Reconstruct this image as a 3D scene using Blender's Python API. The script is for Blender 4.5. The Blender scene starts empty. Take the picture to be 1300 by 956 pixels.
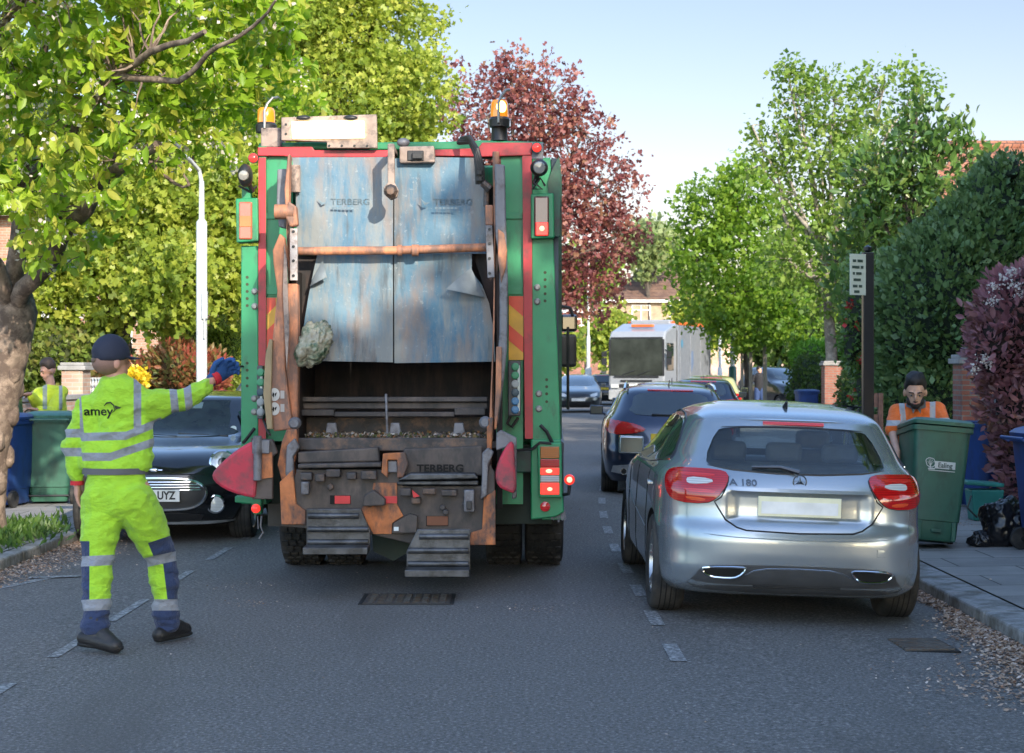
import bpy, bmesh, math, random
import numpy as np
from mathutils import Vector, Matrix, noise
from mathutils.geometry import delaunay_2d_cdt
from mathutils.bvhtree import BVHTree

SC = bpy.context.scene
COL = SC.collection
R = math.radians
PI = math.pi
rnd = random.Random(7)

# ---------------- camera, sky, sun, exposure ----------------
F, CX, HY, EYE = 2177.0, 650.0, 470.0, 1.62
cd = bpy.data.cameras.new('camera')
cam = bpy.data.objects.new('camera', cd); COL.objects.link(cam)
cam.location = (0, 0, EYE); cam.rotation_euler = (R(90), 0, 0)
cd.sensor_width = 36; cd.lens = 36 * F / 1300; cd.shift_y = -8 / 1300
cd.clip_end = 3000; cd.clip_start = 0.1
cd.dof.use_dof = True; cd.dof.focus_distance = 12.3; cd.dof.aperture_fstop = 6.3
SC.camera = cam

SUN_AZ, SUN_EL = 24.0, 24.0      # sun stands behind the camera, AZ degrees towards the right
W = bpy.data.worlds.new('World'); SC.world = W; W.use_nodes = True
nt = W.node_tree
sky = nt.nodes.new('ShaderNodeTexSky'); sky.sky_type = 'NISHITA'; sky.sun_disc = False
sky.sun_elevation = R(SUN_EL); sky.sun_rotation = R(180 - SUN_AZ)
sky.air_density = 1.0; sky.dust_density = 0.9; sky.ozone_density = 2.0
bg = nt.nodes['Background']; bg.inputs[1].default_value = 0.15
# tint painted into the low sky ahead, darkening it against the raised exposure
tcw = nt.nodes.new('ShaderNodeTexCoord'); sxw = nt.nodes.new('ShaderNodeSeparateXYZ'); nt.links.new(tcw.outputs['Generated'], sxw.inputs[0])
def _mr(src, a, b, c, d):
    n = nt.nodes.new('ShaderNodeMapRange'); n.interpolation_type = 'SMOOTHSTEP'
    for k, v in zip(('From Min', 'From Max', 'To Min', 'To Max'), (a, b, c, d)): n.inputs[k].default_value = v
    nt.links.new(src, n.inputs['Value']); return n.outputs['Result']
mw = nt.nodes.new('ShaderNodeMath'); mw.operation = 'MULTIPLY'
nt.links.new(_mr(sxw.outputs[1], 0, .5, 0, 1), mw.inputs[0]); nt.links.new(_mr(sxw.outputs[2], .25, .55, 1, 0), mw.inputs[1])
tint = nt.nodes.new('ShaderNodeMix'); tint.data_type = 'RGBA'
tint.inputs[6].default_value = (.53, .405, .375, 1); tint.inputs[7].default_value = (.43, .36, .345, 1); nt.links.new(_mr(sxw.outputs[2], 0, .24, 0, 1), tint.inputs[0])
mxw = nt.nodes.new('ShaderNodeMix'); mxw.data_type = 'RGBA'; mxw.blend_type = 'MULTIPLY'
nt.links.new(mw.outputs[0], mxw.inputs[0]); nt.links.new(sky.outputs[0], mxw.inputs[6]); nt.links.new(tint.outputs[2], mxw.inputs[7])
nt.links.new(mxw.outputs[2], bg.inputs[0])
sl = bpy.data.lights.new('sun', 'SUN'); sl.energy = 2.2; sl.angle = R(0.6); sl.color = (1, .9, .74)
so = bpy.data.objects.new('sun', sl); COL.objects.link(so)
sd = Vector((math.sin(R(SUN_AZ)) * math.cos(R(SUN_EL)), -math.cos(R(SUN_AZ)) * math.cos(R(SUN_EL)), math.sin(R(SUN_EL))))
so.rotation_euler = sd.to_track_quat('Z', 'Y').to_euler(); so.location = sd * 60
SC.view_settings.view_transform = 'Standard'; SC.view_settings.look = 'None'
SC.view_settings.exposure = 1.8; SC.view_settings.gamma = 1
SC.cycles.max_bounces = 6; SC.cycles.diffuse_bounces = 3; SC.cycles.glossy_bounces = 3
SC.cycles.transparent_max_bounces = 10; SC.cycles.transmission_bounces = 4
SC.cycles.use_denoising = True; SC.cycles.sample_clamp_indirect = 6

# ---------------- helpers ----------------
def P(px, py, Y):
    return Vector(((px - CX) / F * Y, Y, EYE - (py - HY) / F * Y))
def shift(Y):                       # how far the road has bent to the right at distance Y
    if Y < 14: return 0.0
    if Y < 30: return .0035 * (Y - 14) ** 2
    return .896 + .112 * (Y - 30)
def road_z(x):                      # camber (x measured with the bend removed)
    if x > .6: return -.016 * (x - .6) ** 1.6
    if x < -2.0: return -.016 * (-2.0 - x) ** 1.6
    return 0.0
KR, KL = 3.1, -4.26                 # kerb lines
WM = {}
SPLIT = {'inner_panel', 'cross_rail', 'fitting', 'hopper_side', 'hopper_shadow_plate', 'lug', 'pivot', 'packer_rail', 'packer_blade', 'bolt', 'comb_bar', 'roller_bracket', 'red_reflector', 'slot', 'hydraulic_hose', 'hydraulic_ram', 'posts', 'label_plate', 'eyes', 'iris', 'cable', 'eyebrows', 'collar_points', 'mirror_arm', 'underframe', 'camera', 'centre_arm', 'hole', 'bulb', 'door_gap', 'rib'}
def wm(o): return WM.get(o.name, Matrix.Identity(4))

def thing(name, label, cat, loc=(0, 0, 0), rz=0.0, group=None, rot=None):
    o = bpy.data.objects.new(name, None); COL.objects.link(o)
    o.empty_display_size = .2
    o.location = loc; o.rotation_euler = rot if rot else (0, 0, rz)
    WM[o.name] = Matrix.Translation(Vector(loc)) @ o.rotation_euler.to_matrix().to_4x4()
    return tag(o, label, cat, group)
def tag(o, label=None, cat=None, group=None, kind=None):
    if label: o['label'] = label
    if cat: o['category'] = cat
    if group: o['group'] = group
    if kind: o['kind'] = kind
    return o
def link(o, parent=None, world=True):
    COL.objects.link(o)
    if parent is not None:
        o.parent = parent
        if world: o.matrix_parent_inverse = wm(parent).inverted()
        else: WM[o.name] = wm(parent)
    return o
def finish(me, smooth=None):
    if smooth is not None:
        me.shade_smooth()
        if smooth < 170: me.set_sharp_from_angle(angle=R(smooth))

class MB:
    def __init__(s): s.v = []; s.f = []; s.T = None
    def add(s, vs, fs):
        n = len(s.v)
        for v in vs:
            v = Vector(v)
            if s.T is not None: v = s.T @ v
            s.v.append(tuple(v))
        s.f += [tuple(i + n for i in f) for f in fs]; return s
    def box(s, x0, x1, y0, y1, z0, z1):
        vs = [(x, y, z) for x in (x0, x1) for y in (y0, y1) for z in (z0, z1)]
        return s.add(vs, [(0, 1, 3, 2), (4, 6, 7, 5), (0, 4, 5, 1), (2, 3, 7, 6), (0, 2, 6, 4), (1, 5, 7, 3)])
    def obox(s, c, size, M3=None):
        hx, hy, hz = [k / 2 for k in size]
        vs = []
        for x in (-hx, hx):
            for y in (-hy, hy):
                for z in (-hz, hz):
                    v = Vector((x, y, z))
                    if M3 is not None: v = M3 @ v
                    vs.append(v + Vector(c))
        return s.add(vs, [(0, 1, 3, 2), (4, 6, 7, 5), (0, 4, 5, 1), (2, 3, 7, 6), (0, 2, 6, 4), (1, 5, 7, 3)])
    def prism(s, pts, a, b, ax='y'):
        def mk(p, t):
            if ax == 'y': return (p[0], t, p[1])
            if ax == 'x': return (t, p[0], p[1])
            return (p[0], p[1], t)
        n = len(pts)
        vs = [mk(p, a) for p in pts] + [mk(p, b) for p in pts]
        fs = [tuple(range(n))[::-1], tuple(range(n, 2 * n))] + [(i, (i + 1) % n, n + (i + 1) % n, n + i) for i in range(n)]
        return s.add(vs, fs)
    def pix(s, pts, Y, th=.03):     # traced outline at its own distance Y, extruded away by th
        return s.prism([(P(x, y, Y).x, P(x, y, Y).z) for x, y in pts], Y, Y + th)
    def pbox(s, x0, y0, x1, y1, Y, th=.03):
        return s.pix([(x0, y1), (x1, y1), (x1, y0), (x0, y0)], Y, th)
    def tube(s, pts, r, n=8, closed=False):
        pts = [Vector(p) for p in pts]; m = len(pts)
        rs = r if isinstance(r, (list, tuple)) else [r] * m
        vs = []; prev = None
        for i, p in enumerate(pts):
            if closed: t = pts[(i + 1) % m] - pts[i - 1]
            else: t = pts[min(i + 1, m - 1)] - pts[max(i - 1, 0)]
            t.normalize()
            if prev is None:
                u = t.orthogonal().normalized()
            else:
                u = prev - t * prev.dot(t)
                u = u.normalized() if u.length > 1e-6 else t.orthogonal().normalized()
            prev = u; w = t.cross(u)
            for k in range(n):
                a = 2 * PI * k / n
                vs.append(p + (u * math.cos(a) + w * math.sin(a)) * rs[i])
        fs = []
        for i in range(m if closed else m - 1):
            j = (i + 1) % m
            for k in range(n):
                fs.append((i * n + k, i * n + (k + 1) % n, j * n + (k + 1) % n, j * n + k))
        if not closed:
            fs.append(tuple(range(n))[::-1]); fs.append(tuple((m - 1) * n + k for k in range(n)))
        return s.add(vs, fs)
    def lathe(s, prof, c, axis=(0, 0, 1), n=20):     # prof: (radius, height along axis)
        a = Vector(axis).normalized(); u = a.orthogonal().normalized(); w = a.cross(u); c = Vector(c)
        vs = []; fs = []
        for r, h in prof:
            for k in range(n):
                t = 2 * PI * k / n
                vs.append(c + a * h + (u * math.cos(t) + w * math.sin(t)) * max(r, 1e-4))
        for i in range(len(prof) - 1):
            for k in range(n):
                fs.append((i * n + k, i * n + (k + 1) % n, (i + 1) * n + (k + 1) % n, (i + 1) * n + k))
        fs.append(tuple(range(n))[::-1]); fs.append(tuple((len(prof) - 1) * n + k for k in range(n)))
        return s.add(vs, fs)
    def blob(s, c, r, n=12, m=8, jit=0.0, seed=0):
        c = Vector(c); r = r if isinstance(r, (tuple, list)) else (r, r, r)
        vs = [c + Vector((0, 0, -r[2]))]; fs = []
        for i in range(1, m):
            ph = -PI / 2 + PI * i / m
            for k in range(n):
                t = 2 * PI * k / n
                d = Vector((math.cos(ph) * math.cos(t), math.cos(ph) * math.sin(t), math.sin(ph)))
                q = 1 + jit * noise.noise(d * 2.3 + Vector((seed, 0, 0)))
                vs.append(c + Vector((d.x * r[0], d.y * r[1], d.z * r[2])) * q)
        vs.append(c + Vector((0, 0, r[2])))
        for k in range(n): fs.append((0, 1 + (k + 1) % n, 1 + k))
        for i in range(m - 2):
            for k in range(n):
                a = 1 + i * n
                fs.append((a + k, a + (k + 1) % n, a + n + (k + 1) % n, a + n + k))
        L = len(vs) - 1; a = 1 + (m - 2) * n
        for k in range(n): fs.append((a + k, a + (k + 1) % n, L))
        return s.add(vs, fs)
    def islands(s):
        par = list(range(len(s.v)))
        def find(a):
            while par[a] != a: par[a] = par[par[a]]; a = par[a]
            return a
        for f in s.f:
            r = find(f[0])
            for i in f[1:]: par[find(i)] = r
        gs = {}
        for f in s.f: gs.setdefault(find(f[0]), []).append(f)
        out = []
        for fs in gs.values():
            ids = sorted({i for f in fs for i in f}); mp = {a: k for k, a in enumerate(ids)}
            m = MB(); m.v = [s.v[i] for i in ids]; m.f = [tuple(mp[i] for i in f) for f in fs]; out.append(m)
        return out
    def build(s, name, mat, parent=None, world=True, smooth=35, bevel=0, recalc=True):
        if name in SPLIT and parent is not None:      # loose pieces become parts of their own
            isl = s.islands()
            if len(isl) > 1: return [m.build(name, mat, parent, world, smooth, bevel, recalc) for m in isl][0]
        me = bpy.data.meshes.new(name); me.from_pydata(s.v, [], s.f)
        if recalc:
            bm = bmesh.new(); bm.from_mesh(me); bmesh.ops.recalc_face_normals(bm, faces=bm.faces); bm.to_mesh(me); bm.free()
        me.materials.append(mat); finish(me, smooth)
        o = bpy.data.objects.new(name, me); link(o, parent, world)
        if bevel:
            b = o.modifiers.new('bevel', 'BEVEL'); b.width = bevel; b.segments = 2; b.limit_method = 'ANGLE'; b.angle_limit = R(40)
            b.harden_normals = False
        return o

def loft_mesh(rings, close_ends=True):
    n = len(rings[0]); vs = [v for r in rings for v in r]; fs = []
    for i in range(len(rings) - 1):
        for k in range(n):
            fs.append((i * n + k, i * n + (k + 1) % n, (i + 1) * n + (k + 1) % n, (i + 1) * n + k))
    if close_ends:
        fs.append(tuple(range(n))[::-1]); fs.append(tuple((len(rings) - 1) * n + k for k in range(n)))
    return vs, fs

# ---------------- materials ----------------
def _n(nt, t, **kw):
    n = nt.nodes.new(t)
    for k, v in kw.items(): setattr(n, k, v)
    return n
def base_mat(name):
    m = bpy.data.materials.new(name); m.use_nodes = True
    return m, m.node_tree, m.node_tree.nodes['Principled BSDF']
def mixc(nt, fac, a, b, blend='MIX'):
    n = _n(nt, 'ShaderNodeMix', data_type='RGBA', blend_type=blend)
    for i, v in ((0, fac), (6, a), (7, b)):
        if isinstance(v, (int, float)): n.inputs[i].default_value = v
        elif isinstance(v, (tuple, list)): n.inputs[i].default_value = tuple(v)[:3] + (1,)
        else: nt.links.new(v, n.inputs[i])
    return n.outputs[2]
def ntex(nt, scale, detail=4, rough=.55, vec=None, sc=None):
    n = _n(nt, 'ShaderNodeTexNoise'); n.inputs['Scale'].default_value = scale
    n.inputs['Detail'].default_value = detail; n.inputs['Roughness'].default_value = rough
    tc = _n(nt, 'ShaderNodeTexCoord')
    src = tc.outputs['Object'] if vec is None else vec
    if sc:
        mp = _n(nt, 'ShaderNodeMapping'); mp.inputs['Scale'].default_value = sc
        nt.links.new(src, mp.inputs[0]); src = mp.outputs[0]
    nt.links.new(src, n.inputs['Vector']); return n.outputs['Fac']
def ramp(nt, fac, a, b):
    n = _n(nt, 'ShaderNodeMapRange'); n.inputs['From Min'].default_value = a; n.inputs['From Max'].default_value = b
    nt.links.new(fac, n.inputs['Value']); return n.outputs['Result']
def bump(nt, bs, h, strength, dist=.01):
    b = _n(nt, 'ShaderNodeBump'); b.inputs['Strength'].default_value = strength; b.inputs['Distance'].default_value = dist
    nt.links.new(h, b.inputs['Height']); nt.links.new(b.outputs[0], bs.inputs['Normal'])
_MC = {}
def M(name, col, rough=.6, metal=0.0, var=.18, scale=5, bmp=.15, bscale=40, dirt=None, dirt_amt=.45, dscale=3, dsc=None, coat=0.0, spec=.5, emit=None, es=0):
    if name in _MC: return _MC[name]
    m, nt, bs = base_mat(name)
    f = ntex(nt, scale)
    c = mixc(nt, ramp(nt, f, .3, .7), [k * (1 - var) for k in col], [min(1, k * (1 + var)) for k in col])
    if dirt is not None:
        d = ntex(nt, dscale, 8, .68, sc=dsc)
        lo = .75 - dirt_amt * .5
        c = mixc(nt, ramp(nt, d, lo - .06, lo + .1), c, dirt)
        bs_r = ramp(nt, d, .4, .7)
    nt.links.new(c, bs.inputs['Base Color'])
    bs.inputs['Roughness'].default_value = rough; bs.inputs['Metallic'].default_value = metal
    bs.inputs['Coat Weight'].default_value = coat; bs.inputs['Coat Roughness'].default_value = .04
    bs.inputs['Specular IOR Level'].default_value = spec
    if bmp: bump(nt, bs, ntex(nt, bscale, 5), bmp, .006)
    if emit:
        bs.inputs['Emission Color'].default_value = tuple(emit) + (1,); bs.inputs['Emission Strength'].default_value = es
    _MC[name] = m; return m
def brick_mat(name, c1, c2, mortar, bw=.215, bh=.065, sc=1.0, axis='xz', var=.25, mort=.01):
    if name in _MC: return _MC[name]
    m, nt, bs = base_mat(name)
    tc = _n(nt, 'ShaderNodeTexCoord'); sx = _n(nt, 'ShaderNodeSeparateXYZ'); cx = _n(nt, 'ShaderNodeCombineXYZ')
    nt.links.new(tc.outputs['Object'], sx.inputs[0])
    if axis == 'xz':                 # works for faces towards x and towards y alike
        ad = _n(nt, 'ShaderNodeMath', operation='ADD'); nt.links.new(sx.outputs[0], ad.inputs[0]); nt.links.new(sx.outputs[1], ad.inputs[1])
        nt.links.new(ad.outputs[0], cx.inputs[0]); nt.links.new(sx.outputs[2], cx.inputs[1])
    else:
        nt.links.new(sx.outputs[0], cx.inputs[0]); nt.links.new(sx.outputs[1], cx.inputs[1])
    b = _n(nt, 'ShaderNodeTexBrick'); nt.links.new(cx.outputs[0], b.inputs['Vector'])
    b.inputs['Scale'].default_value = 1; b.inputs['Brick Width'].default_value = bw; b.inputs['Row Height'].default_value = bh
    b.inputs['Mortar Size'].default_value = mort; b.inputs['Mortar Smooth'].default_value = .3
    b.inputs['Color1'].default_value = tuple(c1) + (1,); b.inputs['Color2'].default_value = tuple(c2) + (1,); b.inputs['Mortar'].default_value = tuple(mortar) + (1,)
    f = ntex(nt, 2.2, 6, .6)
    c = mixc(nt, ramp(nt, f, .3, .75), b.outputs['Color'], (.55, .5, .48), 'MULTIPLY')
    nt.links.new(c, bs.inputs['Base Color']); bs.inputs['Roughness'].default_value = .85
    mx = _n(nt, 'ShaderNodeMath', operation='SUBTRACT'); nt.links.new(ntex(nt, 60, 3), mx.inputs[0]); nt.links.new(b.outputs['Fac'], mx.inputs[1])
    bump(nt, bs, mx.outputs[0], .5, .008)
    _MC[name] = m; return m
def leaf_mat(name, cols, trans=.35, rough=.5):
    """cols: colours spread over the per-leaf random attribute."""
    if name in _MC: return _MC[name]
    m, nt, bs = base_mat(name)
    at = _n(nt, 'ShaderNodeAttribute'); at.attribute_name = 'rnd'
    cr = _n(nt, 'ShaderNodeValToRGB'); nt.links.new(at.outputs['Fac'], cr.inputs[0])
    e = cr.color_ramp.elements
    while len(e) < len(cols): e.new(.5)
    for i, c in enumerate(cols):
        e[i].position = i / (len(cols) - 1); e[i].color = tuple(c) + (1,)
    nt.links.new(cr.outputs[0], bs.inputs['Base Color']); bs.inputs['Roughness'].default_value = rough
    tr = _n(nt, 'ShaderNodeBsdfTranslucent'); hs = _n(nt, 'ShaderNodeHueSaturation'); hs.inputs['Value'].default_value = 1.5
    nt.links.new(cr.outputs[0], hs.inputs['Color']); nt.links.new(hs.outputs[0], tr.inputs[0])
    mx = _n(nt, 'ShaderNodeMixShader'); mx.inputs[0].default_value = trans
    nt.links.new(bs.outputs[0], mx.inputs[1]); nt.links.new(tr.outputs[0], mx.inputs[2])
    nt.links.new(mx.outputs[0], nt.nodes['Material Output'].inputs[0])
    _MC[name] = m; return m

def text_mesh(body, size, ext=.002, bold=0.0):
    cu = bpy.data.curves.new('t', 'FONT'); cu.body = body; cu.size = size; cu.extrude = ext; cu.offset = bold
    cu.align_x = 'CENTER'; cu.align_y = 'CENTER'; cu.resolution_u = 4
    o = bpy.data.objects.new('t', cu); COL.objects.link(o)
    dg = bpy.context.evaluated_depsgraph_get()
    me = bpy.data.meshes.new_from_object(o.evaluated_get(dg))
    vs = [v.co.copy() for v in me.vertices]; fs = [tuple(p.vertices) for p in me.polygons]
    bpy.data.objects.remove(o); bpy.data.curves.remove(cu); bpy.data.meshes.remove(me)
    return vs, fs
def text_obj(body, size, T, name, mat, parent=None, world=True, squash=1.0, surf=None, bold=0.0):
    """T maps text x/y/z (z = out of the surface) to the parent's space."""
    vs, fs = text_mesh(body, size, bold=bold)
    out = []
    for v in vs:
        v = Vector((v.x * squash, v.y, v.z)); w = T @ v
        if surf: w = surf(w)
        out.append(tuple(w))
    mb = MB(); mb.v = out; mb.f = fs
    return mb.build(name, mat, parent, world, smooth=None)
def facing_cam(c, s=1.0):            # text plane facing -Y at c
    return Matrix.Translation(Vector(c)) @ Matrix(((1, 0, 0, 0), (0, 0, -1, 0), (0, 1, 0, 0), (0, 0, 0, 1))) @ Matrix.Scale(s, 4)
def copy_tree(o, parent=None):
    c = o.copy(); COL.objects.link(c)
    if parent is not None: c.parent = parent
    for ch in list(o.children): copy_tree(ch, c)
    return c
# ---------------- ground, road, pavements ----------------
def asphalt():
    m, nt, bs = base_mat('asphalt')
    big = ntex(nt, .35, 6, .6); mid = ntex(nt, 2.6, 5, .6)
    vo = _n(nt, 'ShaderNodeTexVoronoi'); vo.inputs['Scale'].default_value = 110
    tc = _n(nt, 'ShaderNodeTexCoord'); nt.links.new(tc.outputs['Object'], vo.inputs['Vector'])
    c = mixc(nt, ramp(nt, big, .35, .7), (.082, .073, .064), (.115, .101, .088))
    c = mixc(nt, ramp(nt, mid, .3, .75), c, (.125, .112, .099))
    sp = ramp(nt, vo.outputs['Color'], .2, 1.0)
    c = mixc(nt, sp, c, (.15, .15, .153))
    fine = ntex(nt, 150, 3)
    c = mixc(nt, ramp(nt, fine, .62, .75), c, (.24, .235, .225))
    sp2 = ntex(nt, 48, 3, .7); c = mixc(nt, ramp(nt, sp2, .55, .64), c, (.3, .28, .26)); c = mixc(nt, ramp(nt, sp2, .44, .34), c, (.035, .033, .031))
    st = ntex(nt, .9, 4, .5, sc=(1.4, .25, 1)); c = mixc(nt, ramp(nt, st, .56, .8), c, (.085, .077, .069))     # tyre-polished, oil-darkened lanes
    nt.links.new(c, bs.inputs['Base Color']); bs.inputs['Roughness'].default_value = .8
    b = _n(nt, 'ShaderNodeBump'); b.inputs['Strength'].default_value = .55; b.inputs['Distance'].default_value = .006
    nt.links.new(vo.outputs['Distance'], b.inputs['Height']); nt.links.new(b.outputs[0], bs.inputs['Normal'])
    return m
def slab_mat():
    m, nt, bs = base_mat('paving')
    tc = _n(nt, 'ShaderNodeTexCoord'); b = _n(nt, 'ShaderNodeTexBrick'); nt.links.new(tc.outputs['Object'], b.inputs['Vector'])
    b.inputs['Scale'].default_value = 1; b.inputs['Brick Width'].default_value = .9; b.inputs['Row Height'].default_value = .6
    b.inputs['Mortar Size'].default_value = .009; b.inputs['Color1'].default_value = (.25, .24, .228, 1); b.inputs['Color2'].default_value = (.33, .315, .295, 1)
    b.inputs['Mortar'].default_value = (.075, .072, .06, 1)
    c = mixc(nt, ramp(nt, ntex(nt, 1.7, 7, .65), .35, .7), b.outputs['Color'], (.62, .62, .62), 'MULTIPLY')
    c = mixc(nt, ramp(nt, ntex(nt, 70, 3), .55, .8), c, (.28, .27, .25))
    nt.links.new(c, bs.inputs['Base Color']); bs.inputs['Roughness'].default_value = .8
    mx = _n(nt, 'ShaderNodeMath', operation='SUBTRACT'); nt.links.new(ntex(nt, 90, 3), mx.inputs[0]); nt.links.new(b.outputs['Fac'], mx.inputs[1])
    bump(nt, bs, mx.outputs[0], .5, .006)
    return m
ASPH = asphalt(); SLAB = slab_mat()
KERB = M('kerb_granite', (.27, .27, .27), .75, var=.2, scale=30, bmp=.4, bscale=90, dirt=(.12, .115, .1), dirt_amt=.5, dscale=5)
PAINTW = M('road_paint', (.46, .46, .45), .7, var=.2, scale=25, bmp=.3, bscale=90, dirt=(.12, .12, .125), dirt_amt=.62, dscale=30)
SOIL = M('soil_ground', (.075, .07, .04), .95, var=.4, scale=.6, bmp=.6, bscale=8, dirt=(.06, .085, .025), dirt_amt=.6, dscale=.5)

def strip(name, xs, Ys, zfun, mat, kind='structure', uvbend=False):
    mb = MB(); vs = []; fs = []
    for Y in Ys:
        for x in xs: vs.append((x + shift(Y), Y, zfun(x, Y)))
    n = len(xs)
    for i in range(len(Ys) - 1):
        for k in range(n - 1): fs.append((i * n + k, i * n + k + 1, (i + 1) * n + k + 1, (i + 1) * n + k))
    mb.add(vs, fs); o = mb.build(name, mat, smooth=60); o['kind'] = kind
    return o
YS = [-60, -30, -10, 0, 4, 8, 10, 12, 14] + list(range(15, 60, 2)) + list(range(60, 130, 5)) + [140, 170, 210]
g = MB(); g.add([(-900, -400, -.16), (900, -400, -.16), (900, 1500, -.16), (-900, 1500, -.16)], [(0, 1, 2, 3)])
g.build('ground', SOIL, smooth=None)['kind'] = 'structure'
xs = [KL, -3.9, -3.5, -3, -2.5, -2, -1, 0, .6, 1.2, 1.8, 2.4, 2.8, KR]
road = strip('road', xs, YS, lambda x, Y: road_z(x), ASPH)
# pavements: top at +.035 over a kerb stone
strip('pavement', [KR + .3, 4.5, 6.1], YS, lambda x, Y: .035 + .012 * (x - KR), SLAB)
strip('pavement', [-6.75, -5.5, KL - .16], YS, lambda x, Y: .045, SLAB)
def kerb(name, xa, xb, step, z):
    mb = MB(); Y = -20.0
    while Y < 130:
        Y2 = Y + step - .012
        vs = []
        for yy in (Y, Y2):
            s = shift(yy)
            vs += [(xa + s, yy, -.15), (xb + s, yy, -.15), (xb + s, yy, z), (xa + s, yy, z)]
        mb.add(vs, [(0, 1, 2, 3), (7, 6, 5, 4), (0, 4, 5, 1), (1, 5, 6, 2), (2, 6, 7, 3), (3, 7, 4, 0)])
        Y += step
    o = mb.build(name, KERB, smooth=None, bevel=.018); o['kind'] = 'structure'
kerb('kerb', KR, KR + .298, .92, .036)
kerb('kerb', KL - .158, KL, .92, .046)
# painted bay markings
mk = MB()
def dash(x, Y0, Y1, w=.1, skew=0):
    n = 2
    for i in range(n):
        a = Y0 + (Y1 - Y0) * i / n; b = Y0 + (Y1 - Y0) * (i + 1) / n
        vs = []
        for yy in (a, b):
            s = shift(yy)
            for xx in (x - w / 2, x + w / 2): vs.append((xx + s, yy, road_z(xx) + .004))
        mk.add(vs, [(0, 1, 3, 2)])
for k, (Ya, Yb) in enumerate([(9.55, 10.15), (10.9, 11.55), (12.3, 12.95), (13.7, 14.4), (15.3, 16.0), (17, 17.8), (18.8, 19.7), (20.8, 21.8), (23, 24)]):
    dash(.93, Ya, Yb, .09)
for k in range(12): dash(.95, 25.4 + 2.1 * k, 26.4 + 2.1 * k, .09)
for k, (Ya, Yb) in enumerate([(8.2, 8.9), (9.7, 10.5), (11.1, 12.15), (12.9, 13.9), (14.7, 15.7), (16.5, 17.4), (18.3, 19.2)]):
    dash(-2.6 , Ya, Yb, .07)
mk.add([(-4.2, 12.25, road_z(-4.2) + .004), (-4.2, 12.45, road_z(-4.2) + .004), (-3.75, 13.72, road_z(-3.75) + .004), (-3.62, 13.68, road_z(-3.62) + .004)], [(0, 1, 2, 3)])
mk.add([(-3.85, 13.62, road_z(-3.8) + .008), (-3.85, 13.72, road_z(-3.8) + .008), (-3.45, 13.74, road_z(-3.45) + .008), (-3.45, 13.64, road_z(-3.45) + .008)], [(0, 1, 2, 3)])
mk.build('road_marking', PAINTW, smooth=None)['kind'] = 'structure'
# iron cover in the carriageway
IRON = M('cast_iron', (.09, .085, .08), .7, .3, var=.3, scale=20, dirt=(.1, .07, .05), dirt_amt=.5, dscale=14)
a = P(518, 761, 1); Yc = EYE * F / (761 - HY)
xc = (518 - CX) / F * Yc
t = thing('drain_cover', 'flat iron cover with chevron tread set in the road behind the dustcart', 'drain cover', (xc, Yc, 0))
mb = MB(); mb.box(xc - .3, xc + .3, Yc - .26, Yc + .26, -.03, .006); mb.build('plate', IRON, t, smooth=None)
mb = MB()
for i in range(9):
    for j in range(6):
        x0 = xc - .27 + i * .062; y0 = Yc - .22 + j * .08
        mb.obox((x0 + .025, y0 + .02, .009), (.05, .014, .008), Matrix.Rotation(.7 if (i % 2) else -.7, 3, 'Z'))
mb.build('tread', IRON, t, smooth=None)
mb = MB(); mb.box(xc - .33, xc + .33, Yc - .29, Yc - .264, -.03, .005); mb.box(xc - .33, xc + .33, Yc + .264, Yc + .29, -.03, .005); mb.box(xc - .33, xc - .304, Yc - .262, Yc + .262, -.03, .005); mb.box(xc + .304, xc + .33, Yc - .262, Yc + .262, -.03, .005)
mb.build('rim', M('iron_dark', (.03, .03, .03), .7, .3), t, smooth=None)
# gully grate at the kerb on the right
Yg = EYE * F / (811 - HY); xg = (1152 - CX) / F * Yg + .08
zg = road_z(xg)
t = thing('gully_grate', 'black slotted gully grate in the gutter beside fallen blossom', 'drain grate', (xg, Yg, zg))
mb = MB(); mb.T = Matrix.Translation((xg, Yg, zg + .006)) @ Matrix.Rotation(.05, 4, 'Z')
for k in range(7): mb.box(-.15, .15, -.2 + k * .062, -.172 + k * .062, -.02, .012)
mb.build('bars', IRON, t, smooth=None, bevel=.003)
mb = MB(); mb.T = Matrix.Translation((xg, Yg, zg + .002)) @ Matrix.Rotation(.05, 4, 'Z'); mb.box(-.175, .175, -.23, .23, -.03, .003)
mb.build('pit', M('black_void', (.008, .008, .008), .9, var=.1, bmp=0), t, smooth=None)

# fallen petals and leaves
LIT = leaf_mat('litter', [(.42, .29, .19), (.3, .16, .09), (.6, .46, .36), (.18, .1, .06), (.68, .56, .48)], .1, .8)
def litter(name, label, spots, seed=1):
    r = random.Random(seed); vs = []; fs = []; rn = []
    for x, Y, z, s in spots:
        a = r.random() * 6.28; t1 = Vector((math.cos(a), math.sin(a), (r.random() - .5) * .9)) * s; t2 = Vector((-math.sin(a), math.cos(a), (r.random() - .5) * .9)) * s * .6
        c = Vector((x, Y, z + .004 + abs(t1.z) + abs(t2.z)))
        n = len(vs); vs += [c - t1, c + t2, c + t1, c - t2]; fs.append((n, n + 1, n + 2, n + 3)); rn.append(r.random())
    me = bpy.data.meshes.new(name); me.from_pydata([tuple(v) for v in vs], [], fs)
    at = me.attributes.new('rnd', 'FLOAT', 'FACE'); at.data.foreach_set('value', rn)
    me.materials.append(LIT); o = bpy.data.objects.new(name, me); link(o)
    tag(o, label, None, kind='stuff'); return o
sp = []
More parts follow.
